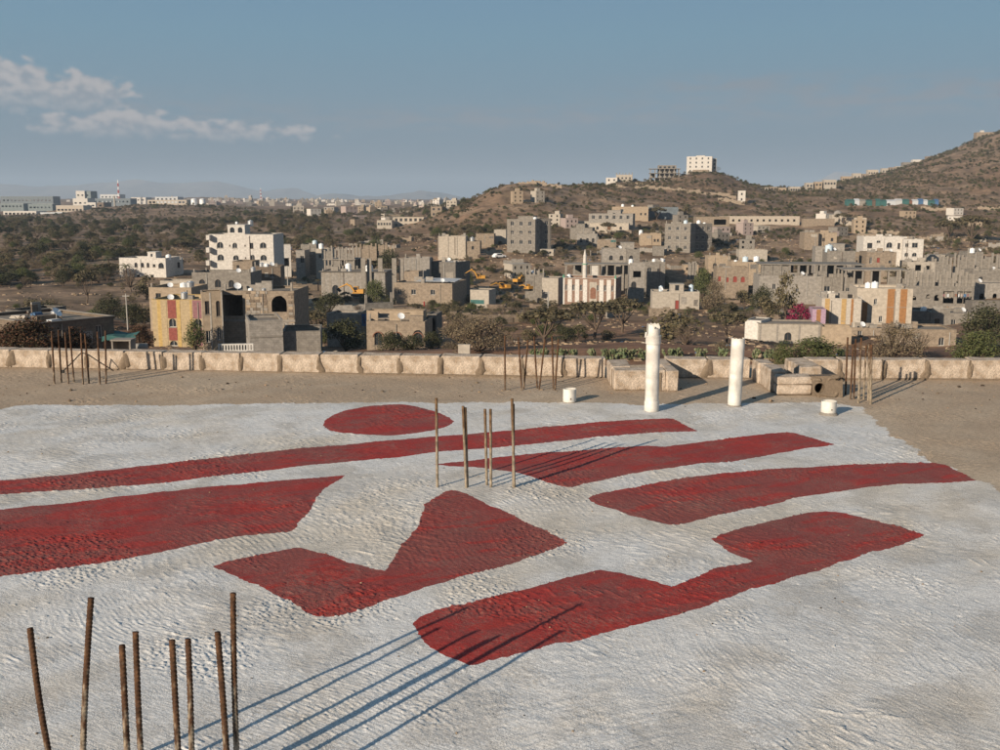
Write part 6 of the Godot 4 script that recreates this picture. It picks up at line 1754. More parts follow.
	house("apartment_block", "tall grey cement house with many small windows on the hillside", {"u0": 665, "u1": 689, "vt": 224, "vb": 252, "d": 345.0, "dep": 8.5, "yaw": 22, "m": "grey_wall", "par": 0.6, "rows": 3, "cols": 3, "side": 4, "ww": 0.95, "wh": 1.2, "wk": "light", "band": [3.0, 6.1], "short": "the tall grey hillside house", "tanks": [[0.7, 0.5, 0.7, 1.7, "tank_blue"], [0.95, 0.3, 0.4, 0.7, "tank_white"]]})
	house("apartment_block", "right half of the tall grey hillside house, shade put in its wall colour", {"u0": 688, "u1": 712, "vt": 224, "vb": 251, "d": 352.0, "dep": 8.0, "yaw": -10, "m": "dark_grey_wall", "par": 0.6, "rows": 3, "cols": 4, "ww": 0.95, "wh": 1.2, "wk": "light", "band": [3.0, 6.1], "short": "the shade-coloured hillside half", "tanks": [[0.55, 0.4, 0.7, 1.7, "tank_white"], [0.8, 0.4, 0.5, 1.0, "tank_white"]]})  # shade of the right face is put into the darker grey material
	house("shed", "small bluish concrete hut left of the tall grey hillside house", {"u0": 653, "u1": 664, "vt": 246.5, "vb": 254, "d": 335.0, "dep": 4.0, "yaw": 5, "m": "grey_wall", "cat": "shed", "par": 0.2})
	house("long_house", "long low building with an open dark front on the hill terrace", {"u0": 696, "u1": 729, "vt": 217, "vb": 226, "d": 430.0, "dep": 9.0, "yaw": 4, "m": "tan_wall", "par": 0.2, "rows": 1, "win": [[0.72, 0.5, 5.0, 2.2, false, "hole"]]})
	house("long_house", "very long pale barrack with a row of square holes", {"u0": 722, "u1": 799, "vt": 216.5, "vb": 225.5, "d": 470.0, "dep": 7.0, "yaw": 2, "m": "cream_wall", "par": 0.2, "rows": 1, "cols": 12, "ww": 1.0, "wh": 1.0, "wk": "hole", "fl": 3.3})
	var t := house("domed_shrine", "small pale shrine with a dome on the right terrace", {"u0": 832, "u1": 846, "vt": 215, "vb": 224, "d": 480.0, "dep": 6.0, "yaw": 3, "m": "cream_wall", "cat": "shrine", "par": 0.3, "win": [[0.5, 0.5, 1.0, 1.8, true, "dark"]]})
	var sz: Vector3 = t.get_meta("size")
	var st := begin()
	lathe(st, [[1.9, 0.0], [1.9, 0.5], [1.8, 1.0], [1.4, 1.6], [0.8, 2.0], [0.0, 2.2]], 16)
	part("dome", st.commit(), M.light_grey_wall, t).position.y = sz.y - 0.1
	house("long_house", "pale low house right of the domed shrine", {"u0": 845, "u1": 866, "vt": 218, "vb": 226, "d": 465.0, "dep": 6.0, "yaw": 4, "m": "cream_wall", "par": 0.3, "win": [[0.55, 0.9, 1.0, 1.0, false, "dark"]]})
	house("low_wall", "tan terrace wall left of the domed shrine", {"u0": 803, "u1": 834, "vt": 219, "vb": 227, "d": 462.0, "dep": 3.0, "yaw": 3, "m": "tan_wall", "par": 0.3, "cat": "wall"})
	house("tower_house", "small white tower house on the saddle of the hill", {"u0": 738, "u1": 745, "vt": 191, "vb": 204, "d": 590.0, "dep": 4.5, "yaw": 10, "m": "white_wall", "par": 0.4, "win": [[0.5, 5.0, 0.9, 1.2, false, "dark"], [0.5, 2.0, 0.9, 1.2, false, "dark"]]})
	# retaining walls along the hill roads
	for q in [["long tan retaining wall across the middle of the hill", 616, 192.5, 655, 196.5, 655.0], ["tan retaining wall below the hilltop skeleton", 655, 196, 700, 200, 640.0], ["tan retaining wall right of the skeleton slope", 700, 199.5, 736, 203, 620.0], ["sandy bank wall on the left ridge", 536, 189, 562, 194, 600.0], ["light bank wall at the very top of the left ridge", 517, 181, 537, 187, 602.0], ["tan wall slanting below the row of tents", 921, 205, 951, 213, 560.0], ["short tan terrace wall on the lower right slope", 862, 221, 900, 231, 440.0], ["pale wall behind the houses on the right slope", 905, 228, 935, 236, 410.0], ["low wall under the tower house on the saddle", 718, 203, 745, 205, 585.0], ["old tan wall at the edge of the right hill", 978, 203, 1006, 206, 560.0]]:
		var a := land(at(q[1], q[2], q[5]).x, at(q[1], q[2], q[5]).z)
		var b := land(at(q[3], q[4], q[5] - 8.0).x, at(q[3], q[4], q[5] - 8.0).z)
		var w := thing("retaining_wall", q[0], "wall", a, atan2(-(b.z - a.z), b.x - a.x), "retaining walls on the hill")
		var L := Vector2(b.x - a.x, b.z - a.z).length()
		var s3 := begin()
		for i in 12:
			var x0 := L * i / 12.0; var x1 := L * (i + 1) / 12.0
			var p0 := land_y(lerpf(a.x, b.x, i / 12.0), lerpf(a.z, b.z, i / 12.0)) - a.y
			box(s3, Vector3(x0, p0 - 4.0, -0.3), Vector3(x1, p0 + 1.5 + 0.3 * sin(i * 2.3), 0.3))
		part("masonry", s3.commit(), M.tan_wall, w)
	# houses along the skyline of the right hill
	var sky := [[842, 852, 176.5, 181, "sand_wall"], [853, 861, 173.5, 179, "pale_wall"], [862, 868, 174, 177.5, "tan_wall"], [868, 878, 170, 175, "cream_wall"], [882, 888, 168.5, 173, "pale_wall"], [890, 896, 167.5, 170.5, "tan_wall"], [896, 902, 166.5, 169.5, "pale_wall"], [903, 912, 162.5, 167.5, "grey_wall"], [913, 925, 159.8, 165, "white_wall"], [927, 934, 156.5, 160, "tan_wall"], [935, 938, 155.5, 157.5, "white_wall"], [806, 813, 183, 188, "pale_wall"], [815, 822, 182, 187, "sand_wall"], [824, 836, 180, 186, "pale_wall"], [790, 800, 187, 192, "pale_wall"], [778, 786, 188, 193, "sand_wall"], [770, 777, 187, 191, "tan_wall"], [762, 768, 187.5, 190.5, "pale_wall"], [755, 760, 189, 192, "sand_wall"]]
	for i in sky.size():
		var q: Array = sky[i]
		house("ridge_house", "%s small %s house on the skyline of the right hill" % [["first", "second", "third", "fourth", "fifth", "sixth", "seventh", "eighth", "white long", "tenth", "tiny white", "twelfth", "thirteenth", "broad", "fifteenth", "sixteenth", "seventeenth", "eighteenth", "lowest"][i], {"sand_wall": "sandy", "pale_wall": "pale", "tan_wall": "tan", "cream_wall": "cream", "grey_wall": "grey", "white_wall": "white"}[q[4]]], {"u0": q[0], "u1": q[1], "vt": q[2], "vb": q[3] + 0.5, "d": 1075.0 if q[0] > 838 else 790.0, "dep": 8.0, "yaw": 6, "m": q[4], "par": 0.4, "rows": 1, "cols": 2 if q[1] - q[0] < 9 else 4, "ww": 1.4, "wh": 1.5, "group": "houses on the skyline of the right hill"})
	house("summit_fort", "low tan fort wall on the summit at the right edge", {"u0": 977, "u1": 997, "vt": 132.5, "vb": 140, "d": 1085.0, "dep": 10.0, "yaw": 8, "m": "tan_wall", "cat": "fort", "par": 1.0})
	house("white_house", "tiny white cube on the summit fort", {"u0": 981, "u1": 984, "vt": 130.6, "vb": 134, "d": 1088.0, "dep": 3.0, "m": "white_wall", "par": 0.2})
	# the row of tents
	var cols := ["teal_sheet", "white_sheet", "light_grey_wall", "teal_sheet", "dark_frame", "teal_sheet", "teal_sheet", "white_sheet", "zinc", "teal_sheet", "tile_red", "white_sheet", "blue_sheet", "white_sheet", "teal_sheet", "blue_sheet"]
	var said := {"teal_sheet": "teal", "white_sheet": "white", "light_grey_wall": "grey", "dark_frame": "black", "zinc": "silvery", "tile_red": "red", "blue_sheet": "blue"}
	var ui := 845.5
	for i in 16:
		var wu: float = [8, 5, 6, 6.5, 3.5, 5, 6, 9, 6.5, 7, 3, 6, 5, 4.5, 7, 4][i]
		var g := at(ui + wu / 2, 203.4, 585.0)
		var tt := thing("tent", "%s tarpaulin tent, %s in the hillside row" % [said[cols[i]], place(i, 16)], "tent", Vector3(g.x, maxf(g.y, land_y(g.x, g.z)), g.z), 0.0, "row of tents on the right hillside")
		var w2 := wu * 0.575 / 2 - 0.1
		var hh := 2.3 + 0.35 * sin(i * 1.7)
		var s4 := begin()
		box(s4, Vector3(-w2, -3.5, -1.8), Vector3(w2, hh * 0.65, 1.8))
		part("side_sheet", s4.commit(), M[cols[i]], tt)
		s4 = begin()
		quad(s4, Vector3(-w2 - 0.1, hh * 0.64, 2.0), Vector3(-w2 - 0.1, hh, 0), Vector3(w2 + 0.1, hh, 0), Vector3(w2 + 0.1, hh * 0.64, 2.0))
		quad(s4, Vector3(w2 + 0.1, hh * 0.64, -2.0), Vector3(w2 + 0.1, hh, 0), Vector3(-w2 - 0.1, hh, 0), Vector3(-w2 - 0.1, hh * 0.64, -2.0))
		tri(s4, Vector3(w2, hh * 0.64, 1.9), Vector3(w2, hh * 0.98, 0), Vector3(w2, hh * 0.64, -1.9))
		tri(s4, Vector3(-w2, hh * 0.64, -1.9), Vector3(-w2, hh * 0.98, 0), Vector3(-w2, hh * 0.64, 1.9))
		part("roof_sheet", s4.commit(), M[cols[i]], tt)
		ui += wu

# ---------------------------------------------------------------- the far town and the factories
func hut_mesh(w: float, h: float, dp: float, cols: int, rows: int, step: bool) -> Mesh:
	var st := begin()
	var holes := []
	for r in rows:
		for c in cols:
			holes.append([((c + 0.5) / cols - 0.5) * w, 1.0 + 3.1 * r, 1.2, 1.4, false])
	facade(st, Transform3D(Basis.IDENTITY, Vector3(0, 0, dp / 2)), w, -4.0, h, holes, 0.3)
	facade(st, Transform3D(Basis(Vector3.UP, PI / 2), Vector3(w / 2, 0, 0)), dp, -4.0, h, [])
	facade(st, Transform3D(Basis(Vector3.UP, PI), Vector3(0, 0, -dp / 2)), w, -4.0, h, [])
	facade(st, Transform3D(Basis(Vector3.UP, -PI / 2), Vector3(-w / 2, 0, 0)), dp, -4.0, h, [])
	box(st, Vector3(-w / 2 - 0.1, h - 0.3, -dp / 2 - 0.1), Vector3(w / 2 + 0.1, h, dp / 2 + 0.1))
	if step:
		box(st, Vector3(-w * 0.1, h + 0.002, -dp * 0.4), Vector3(w * 0.3, h + 2.4, 0.0))
	return st.commit()

func build_far_town():
	var protos := [hut_mesh(11, 6.5, 9, 3, 2, false), hut_mesh(9, 9.5, 9, 2, 3, true), hut_mesh(14, 4.0, 9, 4, 1, false), hut_mesh(10, 7.0, 10, 3, 2, true), hut_mesh(8, 4.0, 7, 2, 1, false)]
	var ms := ["white_wall", "pale_wall", "cream_wall", "sand_wall", "white_wall", "pale_wall", "grey_wall", "pink_wall", "tan_wall", "light_grey_wall"]
	var r := RandomNumberGenerator.new(); r.seed = 90
	# [u0, u1, d0, d1, how many, label, group]
	var belts := [
		[205, 345, 1500, 3000, 120, "in the far town", "houses of the far town"],
		[340, 500, 1150, 2600, 100, "in the far ridge town", "houses of the far town by the ridge"],
		[-20, 190, 1750, 2800, 26, "behind the factories", "houses behind the factories"],
		[290, 470, 640, 1000, 22, "on the plain", "houses on the plain"],
		[480, 1000, 300, 520, 44, "on the hillside", "small houses on the hillside"]]
	for b in belts:
		for i in b[4]:
			var u := r.randf_range(b[0], b[1])
			var d := sqrt(r.randf_range(b[2] * b[2], b[3] * b[3]))
			var x := (u - 500.0) / 1045.0 * d
			var p := land(x, -d)
			var sc := r.randf_range(0.5, 0.95)
			if b[4] == 44:
				sc = 0.55
				if hidden_by(u, p, d, 4.0, 9.0): continue
			var mk: String = ms[r.randi() % ms.size()]
			var o := part("far_house", protos[r.randi() % 5], M[mk], self)
			o.position = p
			o.rotation.y = r.randf_range(-0.5, 0.7)
			o.scale = Vector3(sc, sc * r.randf_range(0.8, 1.1), sc)
			tag(o, "tiny %s house %s, %s" % [{"white_wall": "white", "pale_wall": "pale", "cream_wall": "cream", "sand_wall": "sandy", "grey_wall": "grey", "pink_wall": "pinkish", "tan_wall": "tan", "light_grey_wall": "light-grey"}[mk], b[5], by_landmark(u)], "house", b[6])
	# factories and sheds on the left horizon: [label, u0, u1, vt, vb, d, material, rows of openings]
	for q in [["long blue-grey factory hall at the left edge of the horizon", 0, 54, 196.5, 203, 1560.0, "factory_blue"], ["teal low factory hall in front of the long hall", 28, 53, 204, 210, 1320.0, "factory_teal"], ["beige warehouse with an orange band among the factories", 56, 84, 205.5, 213, 1220.0, "cream_wall"], ["white square factory block in the middle of the factories", 73, 88, 198.5, 206, 1400.0, "white_wall"], ["tallest white factory block with a teal side", 76, 85, 191, 198, 1600.0, "white_wall"], ["teal right half of the tallest factory block", 84, 91, 191.3, 198, 1602.0, "factory_teal"], ["long blue hall right of the white factory block", 88, 131, 198.5, 204, 1480.0, "factory_blue"], ["low white shed row in front at the left edge", 3, 37, 211.3, 216, 1130.0, "white_wall"], ["low white sheds below the beige warehouse", 40, 74, 212.5, 217.5, 1110.0, "white_sheet"], ["white shed right of the beige warehouse", 86, 96, 202.5, 208, 1330.0, "white_wall"], ["small brown brick house among the factories", 97, 104, 202.5, 208, 1300.0, "brown_wall"], ["grey shed at the far left in front of the hall", 0, 24, 203.5, 208.5, 1380.0, "factory_teal"], ["pale roofed shed behind the factory chimney", 100, 120, 194.5, 199, 1700.0, "zinc"], ["long beige compound wall on the left ridge", 147, 187, 200, 204.5, 1180.0, "cream_wall"], ["white house right of the red mast", 131, 146, 197.5, 202, 1650.0, "white_wall"], ["grey low shed above the compound wall", 155, 178, 197, 201, 1500.0, "zinc"]]:
		house("factory_hall", q[0], {"u0": q[1], "u1": q[2], "vt": q[3], "vb": q[4], "d": q[5], "dep": 22.0, "yaw": 4, "m": q[6], "cat": "factory", "par": 0.4, "rows": 1, "cols": int((q[2] - q[1]) / 4), "ww": 3.0, "wh": 2.0, "wk": "hole", "cm": "zinc", "rm": "zinc", "group": "factories on the left horizon"})
	for q in [[194.0, "left white storage silo beside the compound wall"], [202.5, "right white storage silo beside the compound wall"]]:
		var g := at(q[0], 203.0, 1180.0)
		var t := thing("storage_silo", q[1], "silo", land(g.x, g.z) - Vector3(0, 1, 0), 0.0, "white silos on the left ridge")
		var st := begin()
		lathe(st, [[3.2, -3.0], [3.2, 8.4], [2.9, 8.8], [0.0, 9.4]], 18)
		part("vessel", st.commit(), M.tank_white, t)
		st = begin()
		lathe(st, [[3.3, 8.0], [3.35, 8.1], [3.35, 8.3], [3.2, 8.42]], 18)
		part("rim", st.commit(), M.tank_steel, t)
	var g2 := at(115.0, 208.0, 1300.0)
	var ch := thing("chimney", "pale slender factory chimney", "chimney", land(g2.x, g2.z))
	var s2 := begin()
	lathe(s2, [[1.2, -3.0], [0.9, 12.5], [1.1, 12.6], [1.1, 13.2], [0.0, 13.2]], 12)
	part("stack", s2.commit(), M.pale_wall, ch)
	s2 = begin()
	lathe(s2, [[1.12, 12.3], [1.2, 12.35], [1.2, 12.55], [1.12, 12.6]], 12)
	part("rim", s2.commit(), M.concrete, ch)
	# lattice masts
	for q in [["tall red and white radio mast on the left horizon", 119.0, 180.0, 1620.0, 13.0], ["thin pale radio mast above the far town", 261.0, 188.0, 2400.0, 12.0]]:
		var gp := at(q[1], 200.0, q[3])
		var base := land(gp.x, gp.z)
		var top := at(q[1], q[2], q[3]).y
		var t := thing("radio_mast", q[0], "mast", base)
		var H := top - base.y
		var n := 8
		for i in n:
			var st := begin()
			var y0 := H * i / n; var y1 := H * (i + 1) / n
			var w0 := lerpf(1.3, 0.35, float(i) / n); var w1 := lerpf(1.3, 0.35, float(i + 1) / n)
			for k in 4:
				var a0 := Vector3([-1, 1, 1, -1][k] * w0, y0, [-1, -1, 1, 1][k] * w0); var a1 := Vector3([-1, 1, 1, -1][k] * w1, y1, [-1, -1, 1, 1][k] * w1)
				var b1 := Vector3([-1, 1, 1, -1][(k + 1) % 4] * w1, y1, [-1, -1, 1, 1][(k + 1) % 4] * w1)
				tube(st, [a0, a1], [0.3, 0.3], 4, false)
				tube(st, [a0, b1], [0.2, 0.2], 4, false)
			part("lattice_section", st.commit(), M.mast_red if i % 2 == 0 else M.tank_white, t)

var seen_boxes: Array = []            # [u0, u1, top row, distance] of the houses, so that trees are not planted in front of them

func seen_at(p: Vector3) -> Vector2:
	var y := p.y - EYE
	var zc := -p.z * cos(PITCH) - y * sin(PITCH)
	return Vector2(500.0 + F * p.x / zc, 375.0 - F * (y * cos(PITCH) - p.z * sin(PITCH)) / zc)

func hidden_by(u: float, p: Vector3, d: float, h := 2.0, w := 2.0) -> bool:
	var top := seen_at(p + Vector3(0, h, 0)).y
	var half := w * 0.5 / d * F
	for q in seen_boxes:
		var c: Vector3 = q[5]
		if Vector2(p.x - c.x, p.z - c.z).length() < q[6] + w * 0.3:
			return true
		if d < q[3] and u + half > q[0] and u - half < q[1] and top < q[4] - 0.3 * (q[4] - q[2]):
			return true
	return false

func place(i: int, n: int) -> String:
	var words := ["first", "second", "third", "fourth", "fifth", "sixth", "seventh", "eighth", "ninth", "tenth", "eleventh"]
	return words[i] + " from the left" if i < n / 2 else words[n - 1 - i] + " from the right"

const LANDMARKS := [[20, "the left edge"], [60, "the beige warehouse"], [90, "the tall factory block"], [150, "the white villa"], [200, "the compound wall"], [240, "the white apartment block"], [300, "the dirt street"], [340, "the concrete frame"], [400, "the cream building"], [450, "the pale block house"], [525, "the tall grey house"], [590, "the mosque"], [620, "the broad grey villa"], [690, "the tall hillside house"], [740, "the long barrack"], [790, "the long unfinished house"], [840, "the domed shrine"], [890, "the large white house"], [940, "the column rows"], [1000, "the right edge"]]

func by_landmark(u: float) -> String:
	var best := ""
	var gap := 1e9
	for q in LANDMARKS:
		if absf(u - q[0]) < absf(gap):
			gap = u - q[0]
			best = q[1]
	return ("in line with " if absf(gap) < 8 else ("right of " if gap > 0 else "left of ")) + best

# ---------------------------------------------------------------- vehicles
func digger(label: String, u: float, v: float, d: float, turn: float, s: float, boom: float):
	var t := thing("excavator", label, "excavator", at(u, v, d), turn, "diggers in the yard")
	t.scale = Vector3.ONE * s
	for z in [-0.9, 0.9]:
		var tr := Node3D.new()
		tr.name = "track"
		t.add_child(tr, true)
		var st := begin()
		var pts := []
		for k in 16:
			var a := TAU * k / 16.0
			pts.append(Vector3(clampf(cos(a) * 2.2, -1.45, 1.45) + cos(a) * 0.35, 0.45 + sin(a) * 0.45, 0))
		for k in 16:
			var a: Vector3 = pts[k]; var b: Vector3 = pts[(k + 1) % 16]
			quad(st, a + Vector3(0, 0, 0.28), b + Vector3(0, 0, 0.28), b - Vector3(0, 0, 0.28), a - Vector3(0, 0, 0.28))
			tri(st, Vector3(0, 0.45, 0.28), b + Vector3(0, 0, 0.28), a + Vector3(0, 0, 0.28))
			tri(st, Vector3(0, 0.45, -0.28), a - Vector3(0, 0, 0.28), b - Vector3(0, 0, 0.28))
		part("belt", st.commit(), M.digger_black, tr)
		tr.position.z = z
	var st2 := begin()
	box(st2, Vector3(-1.9, 0.95, -1.2), Vector3(1.3, 1.25, 1.2))
	box(st2, Vector3(-1.9, 1.25, -1.2), Vector3(-0.3, 2.1, 1.2))
	part("body", st2.commit(), M.digger_yellow, t)
	var cab := part("cab", box_mesh(Vector3(0.0, 1.25, 0.1), Vector3(1.2, 2.75, 1.2)), M.digger_yellow, t)
	part("pane", box_mesh(Vector3(0.15, 1.8, 0.06), Vector3(1.24, 2.6, 1.23)), M.window_glass, cab)
	st2 = begin()
	var e := Vector3(3.2, 3.4 + boom, -0.3)
	var f := Vector3(5.3, 2.4 + boom * 0.6, -0.3)
	tube(st2, [Vector3(0.9, 1.4, -0.3), Vector3(2.0, 3.0 + boom * 0.7, -0.3), e], [0.28, 0.30, 0.2], 6)
	part("boom", st2.commit(), M.digger_yellow, t)
	st2 = begin()
	tube(st2, [e + Vector3(-0.4, 0.2, 0), f], [0.22, 0.14], 6)
	part("arm", st2.commit(), M.digger_yellow, t)
	st2 = begin()
	tube(st2, [f, f + Vector3(0.25, -0.4, 0), f + Vector3(-0.15, -0.85, 0), f + Vector3(-0.6, -0.8, 0)], [0.18, 0.45, 0.45, 0.2], 6)
	part("bucket", st2.commit(), M.digger_black, t)

func build_vehicles():
	digger("yellow excavator reaching left with its arm beside the grey ground storey", 358.0, 296.5, 244.0, PI - 0.15, 0.85, 0.0)
	digger("yellow excavator behind the long tan house with its arm raised", 480.0, 281.0, 262.0, PI, 0.7, 0.7)
	digger("yellow digger at the left end of the yard beside the mosque house", 504.0, 291.0, 250.0, PI + 0.5, 0.75, -0.8)
	digger("small yellow digger behind the others in the yard", 518.0, 284.0, 262.0, 0.9, 0.65, -0.4)
	digger("small orange-yellow digger at the right end of the yard", 528.0, 291.0, 252.0, PI - 0.9, 0.6, -1.2)
	# a car with its windows, lamps and wheels
	for q in [["white car parked below the roofless stone houses", 499.0, 249.5, 326.0, 0.6, "car_white"], ["dark car parked beside the low tan house", 484.0, 249.0, 328.0, 0.2, "dark_frame"]]:
		var t := thing("parked_car", q[0], "car", at(q[1], q[2], q[3]), q[4])
		t.position.y = land_y(t.position.x, t.position.z)
		var st := begin()
		var prof := [Vector2(-2.1, 0.35), Vector2(-2.1, 0.8), Vector2(-1.9, 0.95), Vector2(-1.3, 1.45), Vector2(0.5, 1.48), Vector2(1.1, 1.0), Vector2(2.0, 0.85), Vector2(2.15, 0.6), Vector2(2.1, 0.35)]
		for k in prof.size():
			var a: Vector2 = prof[k]; var b: Vector2 = prof[(k + 1) % prof.size()]
			quad(st, Vector3(a.x, a.y, 0.85), Vector3(a.x, a.y, -0.85), Vector3(b.x, b.y, -0.85), Vector3(b.x, b.y, 0.85))
			tri(st, Vector3(0, 0.7, 0.85), Vector3(a.x, a.y, 0.85), Vector3(b.x, b.y, 0.85))
			tri(st, Vector3(0, 0.7, -0.85), Vector3(b.x, b.y, -0.85), Vector3(a.x, a.y, -0.85))
		part("body", st.commit(), M[q[5]], t)
		for z in [-0.86, 0.86]:
			part("window", box_mesh(Vector3(-1.2, 1.0, -0.01), Vector3(0.6, 1.38, 0.01)), M.window_glass, t).position.z = z
		for w in [[-1.3, 0.75], [1.3, 0.75], [-1.3, -0.75], [1.3, -0.75]]:
			st = begin()
			lathe(st, [[0.0, -0.12], [0.33, -0.12], [0.33, 0.12], [0.0, 0.12]], 12)
			var wh := part("wheel", st.commit(), M.digger_black, t)
			wh.position = Vector3(w[0], 0.33, w[1])
			wh.rotation.x = PI / 2

# ---------------------------------------------------------------- vegetation
var leafs := {}

func leaf_quads(st: SurfaceTool, r: RandomNumberGenerator, c: Vector3, rad: Vector3, n: int, size: float, c0: Color, c1: Color):
	for i in n:
		var v := Vector3(r.randfn(), r.randfn(), r.randfn()).normalized() * pow(r.randf(), 0.45)
		var p := c + v * rad
		var nrm := (v + Vector3(r.randfn(), r.randfn() + 0.6, r.randfn()) * 0.7).normalized()
		var a := nrm.cross(Vector3(r.randfn(), r.randfn(), r.randfn())).normalized() * size * r.randf_range(0.5, 1.2)
		var b := nrm.cross(a).normalized() * size * r.randf_range(0.35, 0.8)
		st.set_color(c0.lerp(c1, r.randf() * 0.85))
		st.set_normal(nrm)
		# a pointed leaf spray: two triangles
		st.add_vertex(p - a); st.add_vertex(p + b * 0.9); st.add_vertex(p + a)
		st.add_vertex(p - a); st.add_vertex(p + a * 1.0); st.add_vertex(p - b * 0.9)

func plant(kind: String, sd: int) -> Array:                    # [crown mesh, trunk mesh], about one metre high and wide, foot at the origin
	var key := kind + str(sd)
	if leafs.has(key): return leafs[key]
	var r := RandomNumberGenerator.new(); r.seed = sd * 31 + hash(kind) % 1000
	var crown := begin(); var trunk := begin()
	var bark := Color(0.11, 0.085, 0.065)
	var c0 := Color(0.066, 0.058, 0.034); var c1 := Color(0.135, 0.112, 0.068)
	var clumps := 16; var per := 60; var size := 0.045
	var lo := 0.45; var flat := 0.10; var spread := 0.42; var cr := 0.15
	match kind:
		"acacia": pass
		"shrub": lo = 0.12; flat = 0.28; spread = 0.34; cr = 0.19; clumps = 14; c0 = Color(0.082, 0.072, 0.038); c1 = Color(0.165, 0.135, 0.080)
		"green": lo = 0.10; flat = 0.28; spread = 0.34; cr = 0.20; clumps = 26; per = 130; size = 0.028; c0 = Color(0.055, 0.068, 0.026); c1 = Color(0.125, 0.132, 0.055)
		"dark": lo = 0.18; flat = 0.28; spread = 0.34; cr = 0.20; clumps = 26; per = 130; size = 0.028; c0 = Color(0.034, 0.038, 0.020); c1 = Color(0.085, 0.082, 0.042)
		"dry": lo = 0.15; flat = 0.28; spread = 0.38; cr = 0.19; clumps = 26; per = 120; size = 0.02; c0 = Color(0.125, 0.098, 0.062); c1 = Color(0.215, 0.17, 0.11)
		"russet": lo = 0.15; flat = 0.26; spread = 0.36; cr = 0.17; clumps = 34; per = 150; size = 0.026; c0 = Color(0.030, 0.032, 0.016); c1 = Color(0.135, 0.062, 0.040)
		"magenta": lo = 0.15; flat = 0.25; spread = 0.36; cr = 0.17; clumps = 16; per = 80; size = 0.035; c0 = Color(0.13, 0.012, 0.035); c1 = Color(0.26, 0.025, 0.075)
		"bare": lo = 0.35; flat = 0.25; spread = 0.42; cr = 0.15; clumps = 18; per = 14; size = 0.02; c0 = Color(0.10, 0.08, 0.05); c1 = Color(0.15, 0.12, 0.08); bark = Color(0.13, 0.10, 0.075)
	var ends := []
	for i in clumps:
		var a := TAU * (i + r.randf()) / clumps * 2.618
		var q := sqrt((i + 0.4) / clumps) * spread
		var y := lo + (1.0 - lo - cr * 0.6) * (1.0 - pow(q / spread, 2.0) * (0.55 if kind != "acacia" else 0.35)) * r.randf_range(0.75, 1.0)
		if kind != "acacia" and r.randf() < 0.4: y = lo + (y - lo) * r.randf_range(0.2, 0.8)
		var c := Vector3(cos(a) * q, y, sin(a) * q)
		ends.append(c)
		var rr := cr * r.randf_range(0.75, 1.25)
		leaf_quads(crown, r, c, Vector3(rr, rr * (0.55 if kind == "acacia" else 0.85), rr), per, size, c0, c1)
	trunk.set_color(bark)
	var fork := Vector3(r.randf_range(-0.04, 0.04), lo * 0.45, r.randf_range(-0.04, 0.04))
	tube(trunk, [Vector3(0, -0.25, 0), Vector3(0, 0, 0), fork], [0.05, 0.034, 0.026], 6, false)
	for i in ends.size():
		if i % 2 and kind not in ["bare", "dry"]: continue
		trunk.set_color(bark)
		var mid: Vector3 = fork.lerp(ends[i], 0.55) + Vector3(r.randf_range(-0.03, 0.03), -0.03, r.randf_range(-0.03, 0.03))
		tube(trunk, [fork, mid, ends[i]], [0.018, 0.011, 0.004], 4, false)
		if kind in ["bare", "dry"]:
			for k in 5:
				trunk.set_color(bark)
				tube(trunk, [mid.lerp(ends[i], 0.2 * k), ends[i] + Vector3(r.randfn(), r.randfn() * 0.8 + 0.4, r.randfn()) * 0.09], [0.006, 0.002], 3, false)
	leafs[key] = [crown.commit(), trunk.commit()]
	return leafs[key]

func tree(called: String, label: String, cat: String, pos: Vector3, w: float, h: float, kind: String, sd: int, group := "", lift := 0.0):
	var t := thing(called, label, cat, pos, sd * 1.7, group)
	var m := plant(kind, sd % 4)
	for i in 2:
		var p := part(["crown", "trunk"][i], m[i], [M.leaf, M.bark][i], t)
		p.scale = Vector3(w, h, w)
		p.position.y = lift
	if lift > 0.5:                                            # a tall stem carries the crown up to where the picture shows it
		var st := begin()
		st.set_color(Color(0.11, 0.085, 0.065))
		tube(st, [Vector3(0, -0.6, 0), Vector3(0.1, lift * 0.5, 0.08), Vector3(0, lift + 0.1, 0)], [w * 0.06, w * 0.045, w * 0.034], 8, false)
		part("stem", st.commit(), M.bark, t)

